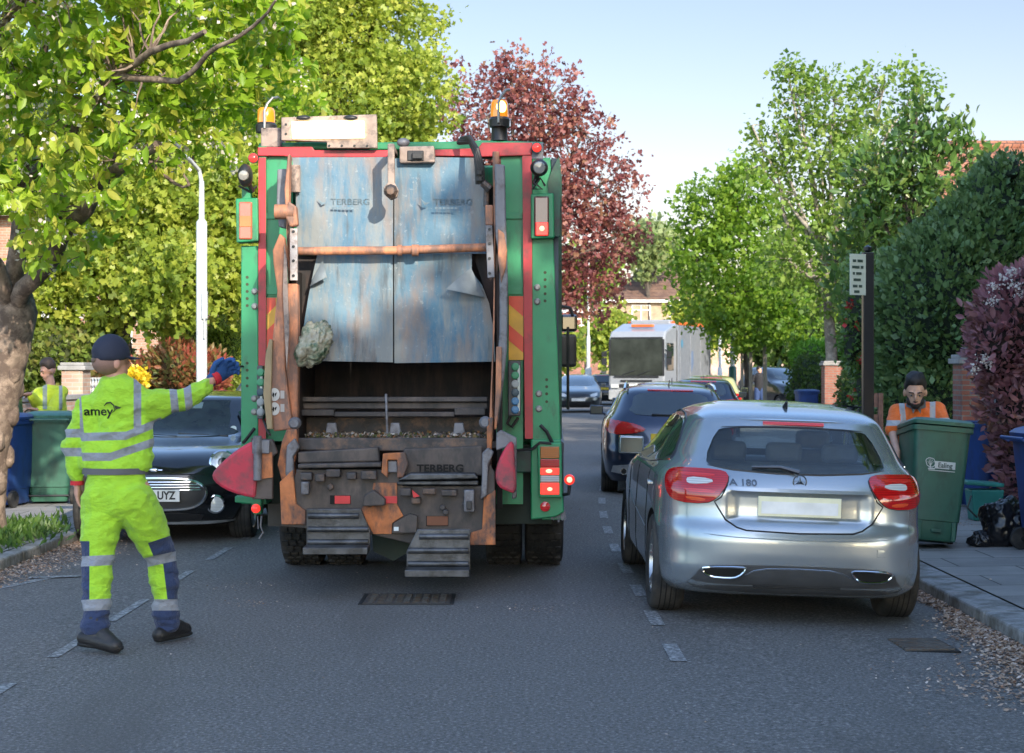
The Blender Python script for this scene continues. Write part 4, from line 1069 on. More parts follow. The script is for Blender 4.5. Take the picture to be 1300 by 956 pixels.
        bm = bmesh.new(); bm.from_mesh(c.data); bmesh.ops.recalc_face_normals(bm, faces=bm.faces); bm.to_mesh(c.data); bm.free()
        COL.objects.link(c)
        md = o.modifiers.new('b', 'BOOLEAN'); md.object = c; md.operation = 'DIFFERENCE'; md.solver = 'EXACT'
        extra = []
        for m in (s.cutters(hollow) if hollow else []):
            e = bpy.data.objects.new('c', bpy.data.meshes.new('c')); e.data.from_pydata(m.v, [], m.f); bm = bmesh.new(); bm.from_mesh(e.data); bmesh.ops.recalc_face_normals(bm, faces=bm.faces); bm.to_mesh(e.data); bm.free()
            COL.objects.link(e); extra.append(e); md = o.modifiers.new('b', 'BOOLEAN'); md.object = e; md.operation = 'DIFFERENCE'; md.solver = 'EXACT'
        dg = bpy.context.evaluated_depsgraph_get(); nm = bpy.data.meshes.new_from_object(o.evaluated_get(dg))
        for e in extra: bpy.data.objects.remove(e)
        bpy.data.objects.remove(o); cmd = c.data; bpy.data.objects.remove(c); bpy.data.meshes.remove(cmd)
        nm.name = name; nm.materials.clear(); nm.materials.append(mat); nm.materials.append(dark)
        if hollow: nm.materials.append(M('car_lining', (.2, .205, .21), .8))
        for p in nm.polygons:
            q = p.center; k = 0
            if q.z < s.z[0] + .005: k = 1
            for yy in (0, s.wb):
                if math.hypot(q.y - yy, q.z - s.wr) < R_ + .003 and (abs(p.normal.x) < .7 or abs(q.x) < s.at(q.z)[2] - .1): k = 1
            if hollow and s.inside(q): k = 2
            p.material_index = k
        nm.shade_smooth(); nm.set_sharp_from_angle(angle=R(42))
        o = bpy.data.objects.new(name, nm); link(o, root, False); return o
def wheel_parts(root, x, y, r, sg, w=.215, rim=RIM, spokes=5, rr=.66, tread=True):
    mb = MB(); c = (x, y, r); ax = (sg, 0, 0); h = w / 2
    mb.lathe([(r * rr, -h * .8), (r * .9, -h), (r * .975, -h * .86), (r, -h * .6), (r, h * .6), (r * .975, h * .86), (r * .9, h), (r * rr, h * .86), (r * rr * .97, h * .4), (r * rr * .95, -h * .4)], c, ax, 48)
    t = mb.build('wheel', TYRE, root, False, smooth=50)
    if tread:
        mb = MB()
        for k in (-.45, -.15, .15, .45): mb.lathe([(r + .0012, h * (k - .035)), (r + .0022, h * (k - .03)), (r + .0022, h * (k + .03)), (r + .0012, h * (k + .035))], c, ax, 48)
        mb.build('tread_groove', DKV, t, False, smooth=50)
    mb = MB(); R2 = r * rr
    mb.lathe([(R2 * .99, h * .3), (R2 * 1.0, h * .88), (R2 * .94, h * .84), (R2 * .9, h * .4)], c, ax, 36)
    mb.lathe([(.001, h * .62), (.055, h * .6), (.06, h * .3)], c, ax, 16)
    for k in range(spokes):
        a = 2 * PI * k / spokes + .3
        for da in (-.12, .12):
            p0 = Vector((x + sg * h * .5, y + .05 * math.cos(a), r + .05 * math.sin(a))); p1 = Vector((x + sg * h * .72, y + R2 * .95 * math.cos(a + da), r + R2 * .95 * math.sin(a + da)))
            mb.tube([p0, p0.lerp(p1, .5), p1], [.02, .014, .017], 6)
    mb.build('rim', rim, t, False, smooth=40)
    mb = MB(); mb.lathe([(.001, h * .2), (R2 * .93, h * .18), (R2 * .93, h * .1)], c, ax, 30); mb.build('brake_disc', BLK, t, False)
    return t
def car_wheels(car, root, rim=RIM, spokes=5, ymax=True):
    for y in (0, car.wb):
        for sg in (-1, 1): wheel_parts(root, sg * (car.tr / 2), y, car.wr, sg, .225, rim, spokes)
def mirrors(car, root, y, z, mat, w=None, out=.16):
    for sg in (-1, 1):
        x0 = car.side(sg)(y, z).x
        mb = MB(); xm = x0 + sg * (out - .03); mb.box(xm - .095, xm + .095, y - .05, y + .045, z, z + .135); mb.tube([(x0 - sg * .02, y + .03, z), (x0 + sg * (out - .1), y, z + .03)], .022, 6)
        m_ = mb.build('door_mirror', mat, root, False, smooth=40, bevel=.035)
        mb = MB(); mb.box(xm - .085, xm + .085, y - .056, y - .048, z + .012, z + .123)
        mb.build('mirror_glass', M('mirror_dark', (.05, .065, .06), .12, bmp=0, spec=.3), m_, False, smooth=40, bevel=.003)
def side_glass(car, root, polys, mat=None):
    for sg in (-1, 1):
        sf = car.side(sg); f2 = (lambda y, z: sf(y, z)) if sg > 0 else (lambda y, z: sf(y, z))
        for poly in polys:
            pp = poly if sg > 0 else poly
            mb = patch(pp, f2, .005 * sg, .012 * sg, .09); mb.build('side_window', mat or CGL, root, False, smooth=60)
def shut_lines(car, root, ys, z0, z1, zb=None):
    mb = MB()
    for sg in (-1, 1):
        sf = car.side(sg)
        for y in ys:
            q = line_on(sf, [(y, z0), (y + .01, (z0 + z1) / 2), (y - .04, z1)], .004, .06); mb.add(q.v, q.f)
    mb.build('door_gap', DKV, root, False)
def plate(car, root, surf, z, w=.52, h=.112, col=None, text=None, rear=True, tsz=.1, x=0, name='number_plate', mat=None):
    p = surf(x, z); sgn = -1 if rear else 1
    mb = MB(); mb.box(x - w / 2, x + w / 2, p.y + sgn * .022 - .004, p.y + sgn * .022 + .004, z - h / 2, z + h / 2)
    o = mb.build(name, mat or col, root, False, smooth=None, bevel=.002)
    if text:
        T = Matrix.Translation((x, p.y + sgn * .0285, z)) @ (Matrix(((1, 0, 0, 0), (0, 0, -1, 0), (0, 1, 0, 0), (0, 0, 0, 1))) if rear else Matrix(((-1, 0, 0, 0), (0, 0, 1, 0), (0, 1, 0, 0), (0, 0, 0, 1))))
        text_obj(text, tsz, T, 'plate_characters', M('plate_ink', (.01, .01, .012), .5, bmp=0), o, False, squash=.82, bold=.003)
    return o

HATCH = [ # z, yr, yf, w, a, b, bow
 (.19, -.60, 3.30, .82, 6, 8, .03), (.25, -.72, 3.42, .868, 6, 8, .045), (.36, -.775, 3.47, .884, 5.6, 8, .055), (.46, -.79, 3.49, .885, 5, 8, .07), (.56, -.79, 3.48, .89, 5, 8, .07),
 (.625, -.775, 3.44, .89, 5, 8, .07), (.66, -.745, 3.40, .888, 5, 8, .07), (.76, -.735, 3.25, .886, 5, 8, .07), (.86, -.735, 3.02, .882, 5, 8, .07), (.90, -.715, 2.78, .875, 5, 7.5, .08),
 (.95, -.68, 2.5, .862, 4.8, 7, .09), (1.0, -.635, 2.28, .83, 4.6, 6.5, .1), (1.06, -.575, 2.12, .775, 4.6, 6, .1), (1.15, -.49, 1.93, .735, 4.6, 6, .1), (1.25, -.40, 1.70, .685, 4.6, 6, .1),
 (1.32, -.35, 1.48, .64, 4.4, 6, .1), (1.365, -.25, 1.25, .585, 4, 5, .1), (1.40, .0, 1.0, .5, 3.6, 4, .1), (1.425, .25, .75, .38, 3.2, 3, .05), (1.435, .45, .6, .15, 3, 3, 0)]

def silver_hatch():
    def rd(x, z):      # recess for the plate in the tailgate
        fx = max(0, min(1, (.47 - abs(x)) / .07)); fz = max(0, min(1, (z - .655) / .035)) * max(0, min(1, (.868 - z) / .018))
        sm = lambda t: t * t * (3 - 2 * t)
        return .03 * sm(fx) * sm(fz)
    car = Car(HATCH, 2.70, .325, 1.55, rd)
    X0, Y0 = 1.81, 11.68
    root = thing('parked_car', 'silver hatchback parked at the right kerb, nearest car with its back to the camera', 'car', (X0, Y0, -.03), group='parked cars', rot=(0, R(2.0), 0))
    SIL = paint('paint_silver', (.36, .405, .445), .65, .26)
    RGP = smooth_poly([(-.60, 1.045), (-.555, 1.0), (0, .972), (.555, 1.0), (.60, 1.045), (.51, 1.24), (.44, 1.262), (0, 1.275), (-.44, 1.262), (-.51, 1.24)], 1)
    WSP = smooth_poly([(-.70, 1.05), (-.3, 1.02), (.3, 1.02), (.70, 1.05), (.57, 1.32), (.3, 1.345), (-.3, 1.345), (-.57, 1.32)], 1)
    SG1 = smooth_poly([(-.13, 1.02), (.62, .985), (.66, 1.0), (.50, 1.27), (.42, 1.30), (.12, 1.27), (-.06, 1.14)], 1); SG2 = smooth_poly([(.70, .985), (1.86, .965), (1.88, .985), (1.46, 1.23), (1.35, 1.30), (.58, 1.315), (.57, 1.28)], 1)
    def shr(poly, d): cx_ = sum(p[0] for p in poly) / len(poly); cz_ = sum(p[1] for p in poly) / len(poly); return [(cx_ + (a - cx_) * (1 - d), cz_ + (b - cz_) * (1 - d * 1.5)) for a, b in poly]
    car.body(SIL, root, .018, n=176, hollow=[('rear', shr(RGP, .015)), ('front', shr(WSP, .04)), ('side', shr(SG1, .03)), ('side', shr(SG2, .03))])
    patch(WSP, car.front, -.004, -.008, .07).build('windscreen', CGT, root, False, smooth=60)
    SEAT = M('seat_cloth', (.1, .105, .115), .8, bmp=.3)
    def seatback(x, y, w, z0, z1, hr):
        mb = MB(); mb.obox((x, y, (z0 + z1) / 2), (w, .11, z1 - z0), Matrix.Rotation(R(-12), 3, 'X')); sb_ = mb.build('seat', SEAT, root, False, smooth=60, bevel=.045)
        for hx in hr:
            mb = MB(); mb.obox((x + hx, y - .07, z1 + .075), (.25, .075, .13)); mb.build('headrest', SEAT, sb_, False, smooth=60, bevel=.035)
    seatback(0, .05, 1.2, .75, 1.02, (-.38, 0, .38)); seatback(-.36, 1.0, .48, .75, 1.08, (0,)); seatback(.36, 1.0, .48, .75, 1.08, (0,))
    mb = MB(); mb.obox((0, 1.95, .93), (1.25, .35, .1)); mb.build('dashboard', BLK, root, False, smooth=60, bevel=.04)
    mb = MB(); mb.obox((0, 1.45, 1.27), (.24, .04, .07)); mb.build('rear_view_mirror', BLK, root, False, smooth=60, bevel=.015)
    car_wheels(car, root)
    rear = car.rear
    # rear screen
    gp = smooth_poly([(-.60, 1.045), (-.555, 1.0), (0, .972), (.555, 1.0), (.60, 1.045), (.51, 1.24), (.44, 1.262), (0, 1.275), (-.44, 1.262), (-.51, 1.24)], 1)
    gl = patch(gp, rear, .004, .007, .045).build('rear_window', CGT, root, False, smooth=60)
    line_on(rear, gp, .007, .05, True).build('window_seal', BLK, gl, False)
    mb = MB(); a = rear(-.02, 1.0); b = rear(-.30, 1.015); mb.tube([a + Vector((.02, -.03, -.01)), rear(-.12, 1.02) + Vector((0, -.03, 0)), b + Vector((0, -.025, .0))], [.02, .014, .008], 8)
    mb.tube([rear(-.05, 1.02) + Vector((0, -.02, 0)), rear(-.30, 1.005) + Vector((0, -.018, 0))], .007, 6); mb.build('rear_wiper', BLKG, root, False)
    # seats glimpsed at the glass: sticker-free, only the high brake lamp
    mb = patch([(-.2, 1.283), (.2, 1.283), (.2, 1.299), (-.2, 1.299)], rear, .012, .02, .05); mb.build('high_brake_light', REDB, root, False)
    # roof spoiler lip
    mb = MB(); sec = []
    for i in range(17):
        x = -.56 + 1.12 * i / 16; p = rear(x, 1.335); e = (1 - (abs(x) / .6) ** 6)
        sec.append([(x, p.y + .10, 1.352 - .05 * (x / .56) ** 4), (x, p.y - .045 * e, 1.318 - .035 * (x / .56) ** 4), (x, p.y - .04 * e, 1.302 - .035 * (x / .56) ** 4), (x, p.y + .09, 1.29 - .04 * (x / .56) ** 4)])
    v_, f_ = loft_mesh(sec); mb.add(v_, f_); mb.build('roof_spoiler', SIL, root, False, smooth=40)
    # tail lamps
    for sg in (-1, 1):
        po = [(sg * .45, .965), (sg * .52, .985), (sg * .75, .985), (sg * .88, .975), (sg * .95, .94), (sg * .955, .88), (sg * .90, .81), (sg * .80, .775), (sg * .60, .775), (sg * .53, .81), (sg * .46, .90)]
        po = smooth_poly(po, 1)
        comb = car.wrap
        k = 1 if sg > 0 else 1
        lamp = patch(po, comb, .014, .04, .03).build('tail_light', REDL, root, False, smooth=50)
        line_on(comb, po, .005, .04, True).build('lamp_seal', BLK, lamp, False)
        patch(smooth_poly([(sg * .56, .925), (sg * .72, .93), (sg * .735, .90), (sg * .70, .885), (sg * .55, .90)], 1), comb, .017, .006, .03).build('reversing_lens', CLR, lamp, False, smooth=50)
        patch(smooth_poly([(sg * .54, .955), (sg * .80, .955), (sg * .80, .94), (sg * .54, .94)], 1), comb, .016, .006, .03).build('light_strip', REDB, lamp, False, smooth=50)
        patch(smooth_poly([(sg * .53, .86), (sg * .75, .865), (sg * .75, .85), (sg * .55, .84)], 1), comb, .016, .006, .03).build('light_strip', REDB, lamp, False, smooth=50)
        patch(smooth_poly([(sg * .60, .81), (sg * .74, .82), (sg * .72, .795), (sg * .60, .79)], 1), comb, .016, .006, .03).build('indicator_lens', glass_lens('lens_orange_red', (.8, .1, .03)), lamp, False, smooth=50)
    # tailgate shut line
    tl = [(-.46, .90), (-.50, .82), (-.54, .79), (-.47, .68), (-.40, .635), (-.34, .618), (0, .61), (.34, .618), (.40, .635), (.47, .68), (.54, .79), (.50, .82), (.46, .90)]
    line_on(rear, tl, .0055, .03).build('tailgate_gap', DKV, root, False)
    line_on(rear, [(-.60, 1.0), (-.66, .975)], .004, .03).build('panel_gap', DKV, root, False)
    line_on(rear, [(.60, 1.0), (.66, .975)], .004, .03).build('panel_gap', DKV, root, False)
    # chrome handle strip edge over the plate recess
    patch([(-.45, .868), (.45, .868), (.45, .883), (-.45, .883)], rear, .012, .03, .05).build('tailgate_handle', SIL, root, False, smooth=40)
    # star in ring
    mb = MB(); c = rear(0, .935) + Vector((0, -.012, 0)); ring = [c + Vector((.042 * math.cos(t * PI / 12), 0, .042 * math.sin(t * PI / 12))) for t in range(24)]
    mb.tube(ring, .0042, 6, True)
    for k in range(3):
        a = PI / 2 + k * 2 * PI / 3; d = Vector((math.cos(a), 0, math.sin(a))); e = Vector((-math.sin(a), 0, math.cos(a)))
        mb.add([c + d * .04, c + e * .008 + d * .004, c - Vector((0, .008, 0)), c - e * .008 + d * .004, c + Vector((0, .003, 0))], [(0, 1, 2), (0, 2, 3), (0, 4, 1), (0, 3, 4)])
    CHD = M('chrome_dark', (.16, .17, .18), .25, .9, bmp=0)
    mb.build('badge', CHD, root, False)
    T = Matrix.Translation(Vector((-.36, rear(-.36, .918).y - .004, .918))) @ Matrix(((1, 0, 0, 0), (0, 0, -1, 0), (0, 1, 0, 0), (0, 0, 0, 1)))
    text_obj('A 180', .055, T, 'model_lettering', CHD, root, False, squash=1.3, surf=lambda v: Vector((v.x, rear(v.x, v.z).y - .004 + (v.y - T.translation.y), v.z)), bold=.001)
    m_ = M('plate_bleached', (.86, .84, .62), .35, var=.1, scale=9, bmp=0)
    pl = plate(car, root, lambda x, z: rear(.0, z), .775, .53, .125, mat=m_)
    y = rear(0, .775).y - .0285
    mb = MB(); mb.box(-.245, .245, y - .003, y, .728, .806); mb.build('blanked_registration', M('white_blank', (.9, .9, .88), .4, bmp=0), pl, False, smooth=None)
    # bumper: reflector square, dark diffuser, exhausts, chrome trim
    sq = patch([(.50, .475), (.555, .475), (.555, .52), (.50, .52)], rear, .0025, .01, .03); sq.build('tow_eye_cover', SIL, root, False)
    line_on(rear, [(.50, .475), (.555, .475), (.555, .52), (.50, .52)], .0022, .03, True).build('cover_gap', DKV, root, False)
    line_on(rear, [(-.86, .60), (-.4, .573), (0, .567), (.4, .573), (.86, .60)], .0035, .05).build('bumper_crease', M('silver_shadow', (.2, .22, .24), .5), root, False)
    dp = smooth_poly([(-.71, .25), (-.65, .31), (-.62, .365), (-.52, .398), (0, .405), (.52, .398), (.62, .365), (.65, .31), (.71, .25), (.5, .215), (-.5, .215)], 1)
    df = patch(dp, rear, .006, .02, .05).build('diffuser', M('bumper_grey', (.055, .058, .064), .5, bmp=.2), root, False, smooth=50)
    mb = MB()
    for k in range(7):
        z = .25 + k * .012
        q = line_on(rear, [(-.28, z), (.28, z)], .003, .08); mb.add(q.v, q.f)
    mb.build('ribs', BLK, df, False)
    line_on(rear, [(-.34, .335), (-.28, .365), (-.2, .38), (0, .385), (.2, .38), (.28, .365), (.34, .335)], .008, .04).build('chrome_trim', CHR, df, False)
    for sg in (-1, 1):
        ex = smooth_poly([(sg * .60, .375), (sg * .36, .385), (sg * .33, .372), (sg * .38, .318), (sg * .44, .308), (sg * .56, .312), (sg * .61, .35)], 1)
        patch(ex, rear, .014, .02, .03).build('exhaust', DKV, root, False, smooth=50)
        line_on(lambda x, z: rear(x, z) + Vector((0, -.014, 0)), ex, .0075, .03, True).build('exhaust_trim', CHR, root, False)
    # sides
    side_glass(car, root, mat=CGT, polys=[smooth_poly([(-.13, 1.02), (.62, .985), (.66, 1.0), (.50, 1.27), (.42, 1.30), (.12, 1.27), (-.06, 1.14)], 1), smooth_poly([(.70, .985), (1.86, .965), (1.88, .985), (1.46, 1.23), (1.35, 1.30), (.58, 1.315), (.57, 1.28)], 1)])
    for sg in (-1, 1):
        sf = car.side(sg)
        line_on(sf, [(-.18, 1.03), (.65, .972), (1.9, .95)], .007, .08).build('window_trim', CHR, root, False)
        line_on(sf, [(-.18, 1.03), (-.08, 1.16), (.1, 1.29), (.42, 1.325), (.9, 1.34), (1.4, 1.31), (1.6, 1.22)], .008, .06).build('window_trim', BLK, root, False)
        line_on(sf, [(.45, .52), (1.6, .60), (2.5, .73)], .004, .08).build('door_crease', M('silver_shadow', (.2, .2, .2)), root, False)
        patch(smooth_poly([(.18, .855), (.36, .86), (.36, .835), (.18, .83)], 1), sf, .02 * sg, .03 * sg, .05).build('door_handle', SIL, root, False)
    shut_lines(car, root, [.42, 1.35, 2.1], .26, .97)
    mirrors(car, root, 1.72, .97, SIL, out=.1)
    mb = MB(); mb.tube([(0, .0, 1.395), (0, -.06, 1.435)], [.02, .008], 8); mb.build('aerial', BLK, root, False)
    return root
silver_hatch()

ESTATE = [
 (.19, -.75, 3.30, .80, 6, 8, .04), (.28, -.86, 3.50, .86, 5.5, 8, .06), (.45, -.94, 3.58, .885, 5, 8, .07), (.60, -.93, 3.56, .895, 5, 8, .07), (.66, -.90, 3.5, .895, 5, 8, .07),
 (.80, -.88, 3.3, .89, 5, 8, .07), (.90, -.86, 2.95, .88, 5, 8, .08), (.97, -.82, 2.5, .86, 5, 7, .09), (1.02, -.78, 2.3, .83, 4.8, 6.5, .09), (1.08, -.74, 2.15, .78, 4.8, 6, .09),
 (1.2, -.60, 1.85, .72, 4.6, 6, .09), (1.32, -.46, 1.5, .66, 4.4, 6, .09), (1.38, -.38, 1.3, .62, 4, 5, .08), (1.42, -.2, 1.05, .54, 3.6, 4.5, .08), (1.445, .1, .85, .42, 3.2, 3.5, .05), (1.455, .35, .7, .2, 3, 3, 0)]
def sc_rows(rows, zs, ys=1.0, ws=1.0, zoff=0): return [(r[0] * zs + zoff, r[1] * ys, r[2] * ys, r[3] * ws, r[4], r[5], r[6]) for r in rows]
def generic_car(label, rows, x, Y, col, wb=2.75, facing_us=False, metal=.6, yaw=0.0, taill=None, rail=False, zoff=0.0, grp='parked cars', detail=True, plate_text=None, name='parked_car'):
    pm = paint('paint_%s' % str(col), col, metal, .28)
    car = Car(rows, wb, .32, 1.55)
    zs = rows[-1][0] / 1.455
    rot = yaw + (PI if facing_us else 0)
    if facing_us:
        yo = Y + wb
        root = thing(name, label, 'car', (x, yo, zoff), group=grp, rot=(0, 0, rot))
    else: root = thing(name, label, 'car', (x, Y, zoff), group=grp, rot=(0, R(1.2 if x > shift(Y) else 0), rot))
    car.body(pm, root, .03, n=112)
    car_wheels(car, root)
    rear, front = car.rear, car.front; Z = lambda z: z * zs
    gp = smooth_poly([(-.60, Z(1.07)), (0, Z(1.04)), (.60, Z(1.07)), (.52, Z(1.33)), (0, Z(1.355)), (-.52, Z(1.33))], 1)
    patch(gp, rear, .006, .012, .07).build('rear_window', CGL, root, False, smooth=60)
    wsp = smooth_poly([(-.68, Z(1.04)), (0, Z(1.015)), (.68, Z(1.04)), (.54, Z(1.36)), (0, Z(1.385)), (-.54, Z(1.36))], 1)
    patch(wsp, front, -.006, -.012, .07).build('windscreen', CGL, root, False, smooth=60)
    side_glass(car, root, [smooth_poly([(-.35, Z(1.07)), (.62, Z(1.03)), (.55, Z(1.33)), (-.05, Z(1.32))], 1), smooth_poly([(.70, Z(1.03)), (1.85, Z(1.03)), (1.4, Z(1.33)), (.63, Z(1.35))], 1)])
    shut_lines(car, root, [.42, 1.4, 2.2], .26, Z(1.0))
    for sg in (-1, 1):
        sf = car.side(sg); line_on(sf, [(-.4, Z(1.045)), (.65, Z(1.01)), (1.95, Z(1.0))], .007, .1).build('window_trim', CHR, root, False)
        po = taill or [(.40, .90), (.60, .98), (.86, .96), (.87, .88), (.80, .80), (.62, .84), (.42, .83)]
        tlm = patch(smooth_poly([(sg * (a if a < .8 else a + .12), Z(b)) for a, b in po], 1), car.wrap, .014, .04, .045).build('tail_light', REDL, root, False, smooth=50)
        patch([(sg * .55, Z(.915)), (sg * .82, Z(.92)), (sg * .82, Z(.90)), (sg * .55, Z(.895))], rear, .015, .008, .05).build('light_strip', REDB, tlm, False)
        hl = smooth_poly([(sg * .44, Z(.70)), (sg * .80, Z(.78)), (sg * .84, Z(.72)), (sg * .66, Z(.62)), (sg * .46, Z(.60))], 1)
        patch(hl, front, -.01, -.03, .05).build('headlight', CLR, root, False, smooth=50)
        patch([(sg * .5, .34), (sg * .72, .34), (sg * .72, .44), (sg * .52, .44)], front, -.006, -.02, .06).build('fog_light', BLK, root, False)
        if rail:
            mb = MB(); mb.tube([(sg * .60, -.25, 1.39), (sg * .59, -.1, 1.45), (sg * .57, .4, 1.475), (sg * .56, 1.1, 1.45), (sg * .57, 1.3, 1.4)], .018, 8); mb.build('roof_rail', CHR, root, False)
    patch(smooth_poly([(-.38, Z(.60)), (.38, Z(.60)), (.40, Z(.72)), (-.40, Z(.72))], 1), front, -.008, -.02, .06).build('grille', BLK, root, False)
    patch([(-.5, .25), (.5, .25), (.46, .42), (-.46, .42)], front, -.006, -.02, .06).build('lower_grille', BLK, root, False)
    line_on(rear, [(-.62, Z(.68)), (-.5, Z(.66)), (.5, Z(.66)), (.62, Z(.68))], .005, .06).build('tailgate_gap', DKV, root, False)
    patch(smooth_poly([(-.72, .24), (-.62, .40), (.62, .40), (.72, .24)], 1), rear, .006, .02, .07).build('lower_bumper', BLK, root, False)
    mb = patch([(-.3, Z(1.375)), (.3, Z(1.375)), (.3, Z(1.39)), (-.3, Z(1.39))], rear, .012, .02, .06); mb.build('high_brake_light', REDB, root, False)
    mirrors(car, root, 1.78, Z(.99), pm)
    mb = MB(); mb.tube([rear(-.25, Z(1.07)) + Vector((0, -.02, 0)), rear(.25, Z(1.06)) + Vector((0, -.025, 0))], .012, 6); mb.build('rear_wiper', BLK, root, False)
    mb = MB(); mb.add([(-.012, .25, 1.44 * zs), (.012, .25, 1.44 * zs), (.004, .0, 1.52 * zs), (-.004, .0, 1.52 * zs), (0, -.03, 1.42 * zs)], [(0, 1, 2, 3), (3, 2, 4), (0, 3, 4), (1, 4, 2), (0, 4, 1)]); mb.build('aerial', BLK, root, False)
    yl = M('plate_yellow', (.7, .5, .03), .4, bmp=0); wt = M('plate_white', (.7, .7, .68), .4, bmp=0)
    plate(car, root, rear, Z(.77), mat=yl); plate(car, root, front, .50, mat=wt, rear=False)
    return root, car
# dark estate right in front of the silver one
r_, c_ = generic_car('dark navy estate car with chrome roof rails, directly in front of the silver hatchback', ESTATE, 2.08, 23.0, (.018, .03, .065), 2.9, rail=True, zoff=-.03, yaw=-R(3.0),
    taill=[(.30, .865), (.42, .93), (.62, .965), (.82, 1.0), (.875, .96), (.87, .86), (.78, .80), (.5, .815)])
mb = MB(); mb.lathe([(.04, 0), (.045, .1)], (-.6, -.94, .34), (0, -1, 0), 14); mb.build('exhaust', CHR, r_, False)
mb = MB(); mb.lathe([(.034, 0), (.034, .004)], (-.6, -1.041, .34), (0, -1, 0), 14); mb.build('exhaust_bore', DKV, r_, False)
patch(smooth_poly([(-.76, .27), (-.72, .44), (.72, .44), (.76, .27)], 1), c_.rear, .012, .02, .07).build('bumper_insert', M('valance_grey', (.3, .31, .33), .5), r_, False)
LOWC = sc_rows(ESTATE, .99)
generic_car('dark blue car with plain roof in front of the navy estate', ESTATE, 2.72, 29.5, (.03, .06, .09), 2.7, zoff=-.03, yaw=-R(5))
generic_car('black car with whip aerial ahead of the dark blue one', sc_rows(ESTATE, 1.0), 4.55, 41, (.015, .025, .05), 2.7, zoff=-.03, yaw=-R(6.4))
generic_car('pale yellow green car ahead of the black one with aerial', sc_rows(ESTATE, 1.04), 5.55, 48, (.45, .45, .16), 2.6, zoff=-.03, yaw=-R(6.4), metal=.2)
generic_car('dark blue car at the right kerb just behind the green lamp post base', ESTATE, 6.9, 58.5, (.02, .04, .12), 2.7, zoff=-.03, yaw=-R(6.4))
generic_car('tall black four by four turned towards the camera beyond the tree stakes', sc_rows(ESTATE, 1.22, 1.0, 1.04), 10.1, 66, (.012, .014, .02), 2.8, facing_us=True, zoff=0, yaw=R(20))
generic_car('pale blue white car half hidden by the hedge beyond the black four by four', ESTATE, 13.6, 88, (.5, .56, .62), 2.7, facing_us=True, zoff=0, yaw=R(10), metal=.2)
# left side of the street, facing the camera or away
generic_car('dark grey hatchback facing the camera beside the truck door mirror', ESTATE, 2.65, 66, (.06, .07, .075), 2.7, facing_us=True, yaw=-R(2))
generic_car('black saloon with its red tail lamp showing left of the white lorry', ESTATE, 4.3, 80, (.02, .02, .022), 2.7, yaw=-R(7))
generic_car('dark four by four with pale roof parked behind the black hatchback', sc_rows(ESTATE, 1.2, 1, 1.03), -3.35, 24.6, (.05, .055, .07), 2.7, facing_us=True)
generic_car('silver car behind the parked four by four on the left', sc_rows(ESTATE, 1.0), -3.1, 32, (.4, .42, .44), 2.7, facing_us=True)
generic_car('maroon car farther along the left kerb, mostly behind the dustcart', ESTATE, -1.6, 42, (.2, .02, .02), 2.7, facing_us=True, yaw=-R(5))

# black hatchback facing the camera (bonnet, round lamps, large oval grille)
MINI = [
 (.17, -.45, 3.02, .74, 5, 7, .05), (.24, -.52, 3.14, .80, 4.6, 7, .08), (.33, -.56, 3.19, .835, 4.4, 7, .10), (.45, -.57, 3.20, .855, 4.2, 7, .11), (.56, -.57, 3.195, .86, 4, 7, .12), (.66, -.56, 3.17, .858, 3.8, 7, .13),
 (.74, -.55, 3.12, .85, 3.6, 6.5, .14), (.81, -.54, 3.02, .84, 3.4, 6, .15), (.87, -.53, 2.86, .825, 3.3, 6, .14), (.915, -.52, 2.55, .80, 3.4, 6, .12), (.95, -.51, 2.15, .775, 3.8, 6, .10), (.99, -.50, 1.93, .75, 4, 6, .09),
 (1.1, -.45, 1.75, .705, 4.2, 6.5, .09), (1.22, -.40, 1.56, .665, 4.2, 6.5, .09), (1.31, -.36, 1.42, .635, 4.2, 6.5, .09), (1.345, -.34, 1.36, .625, 4.2, 6, .09), (1.375, -.28, 1.28, .60, 4, 5.5, .09), (1.4, -.1, 1.0, .5, 3.6, 4.5, .08), (1.415, .2, .7, .3, 3, 3, 0)]
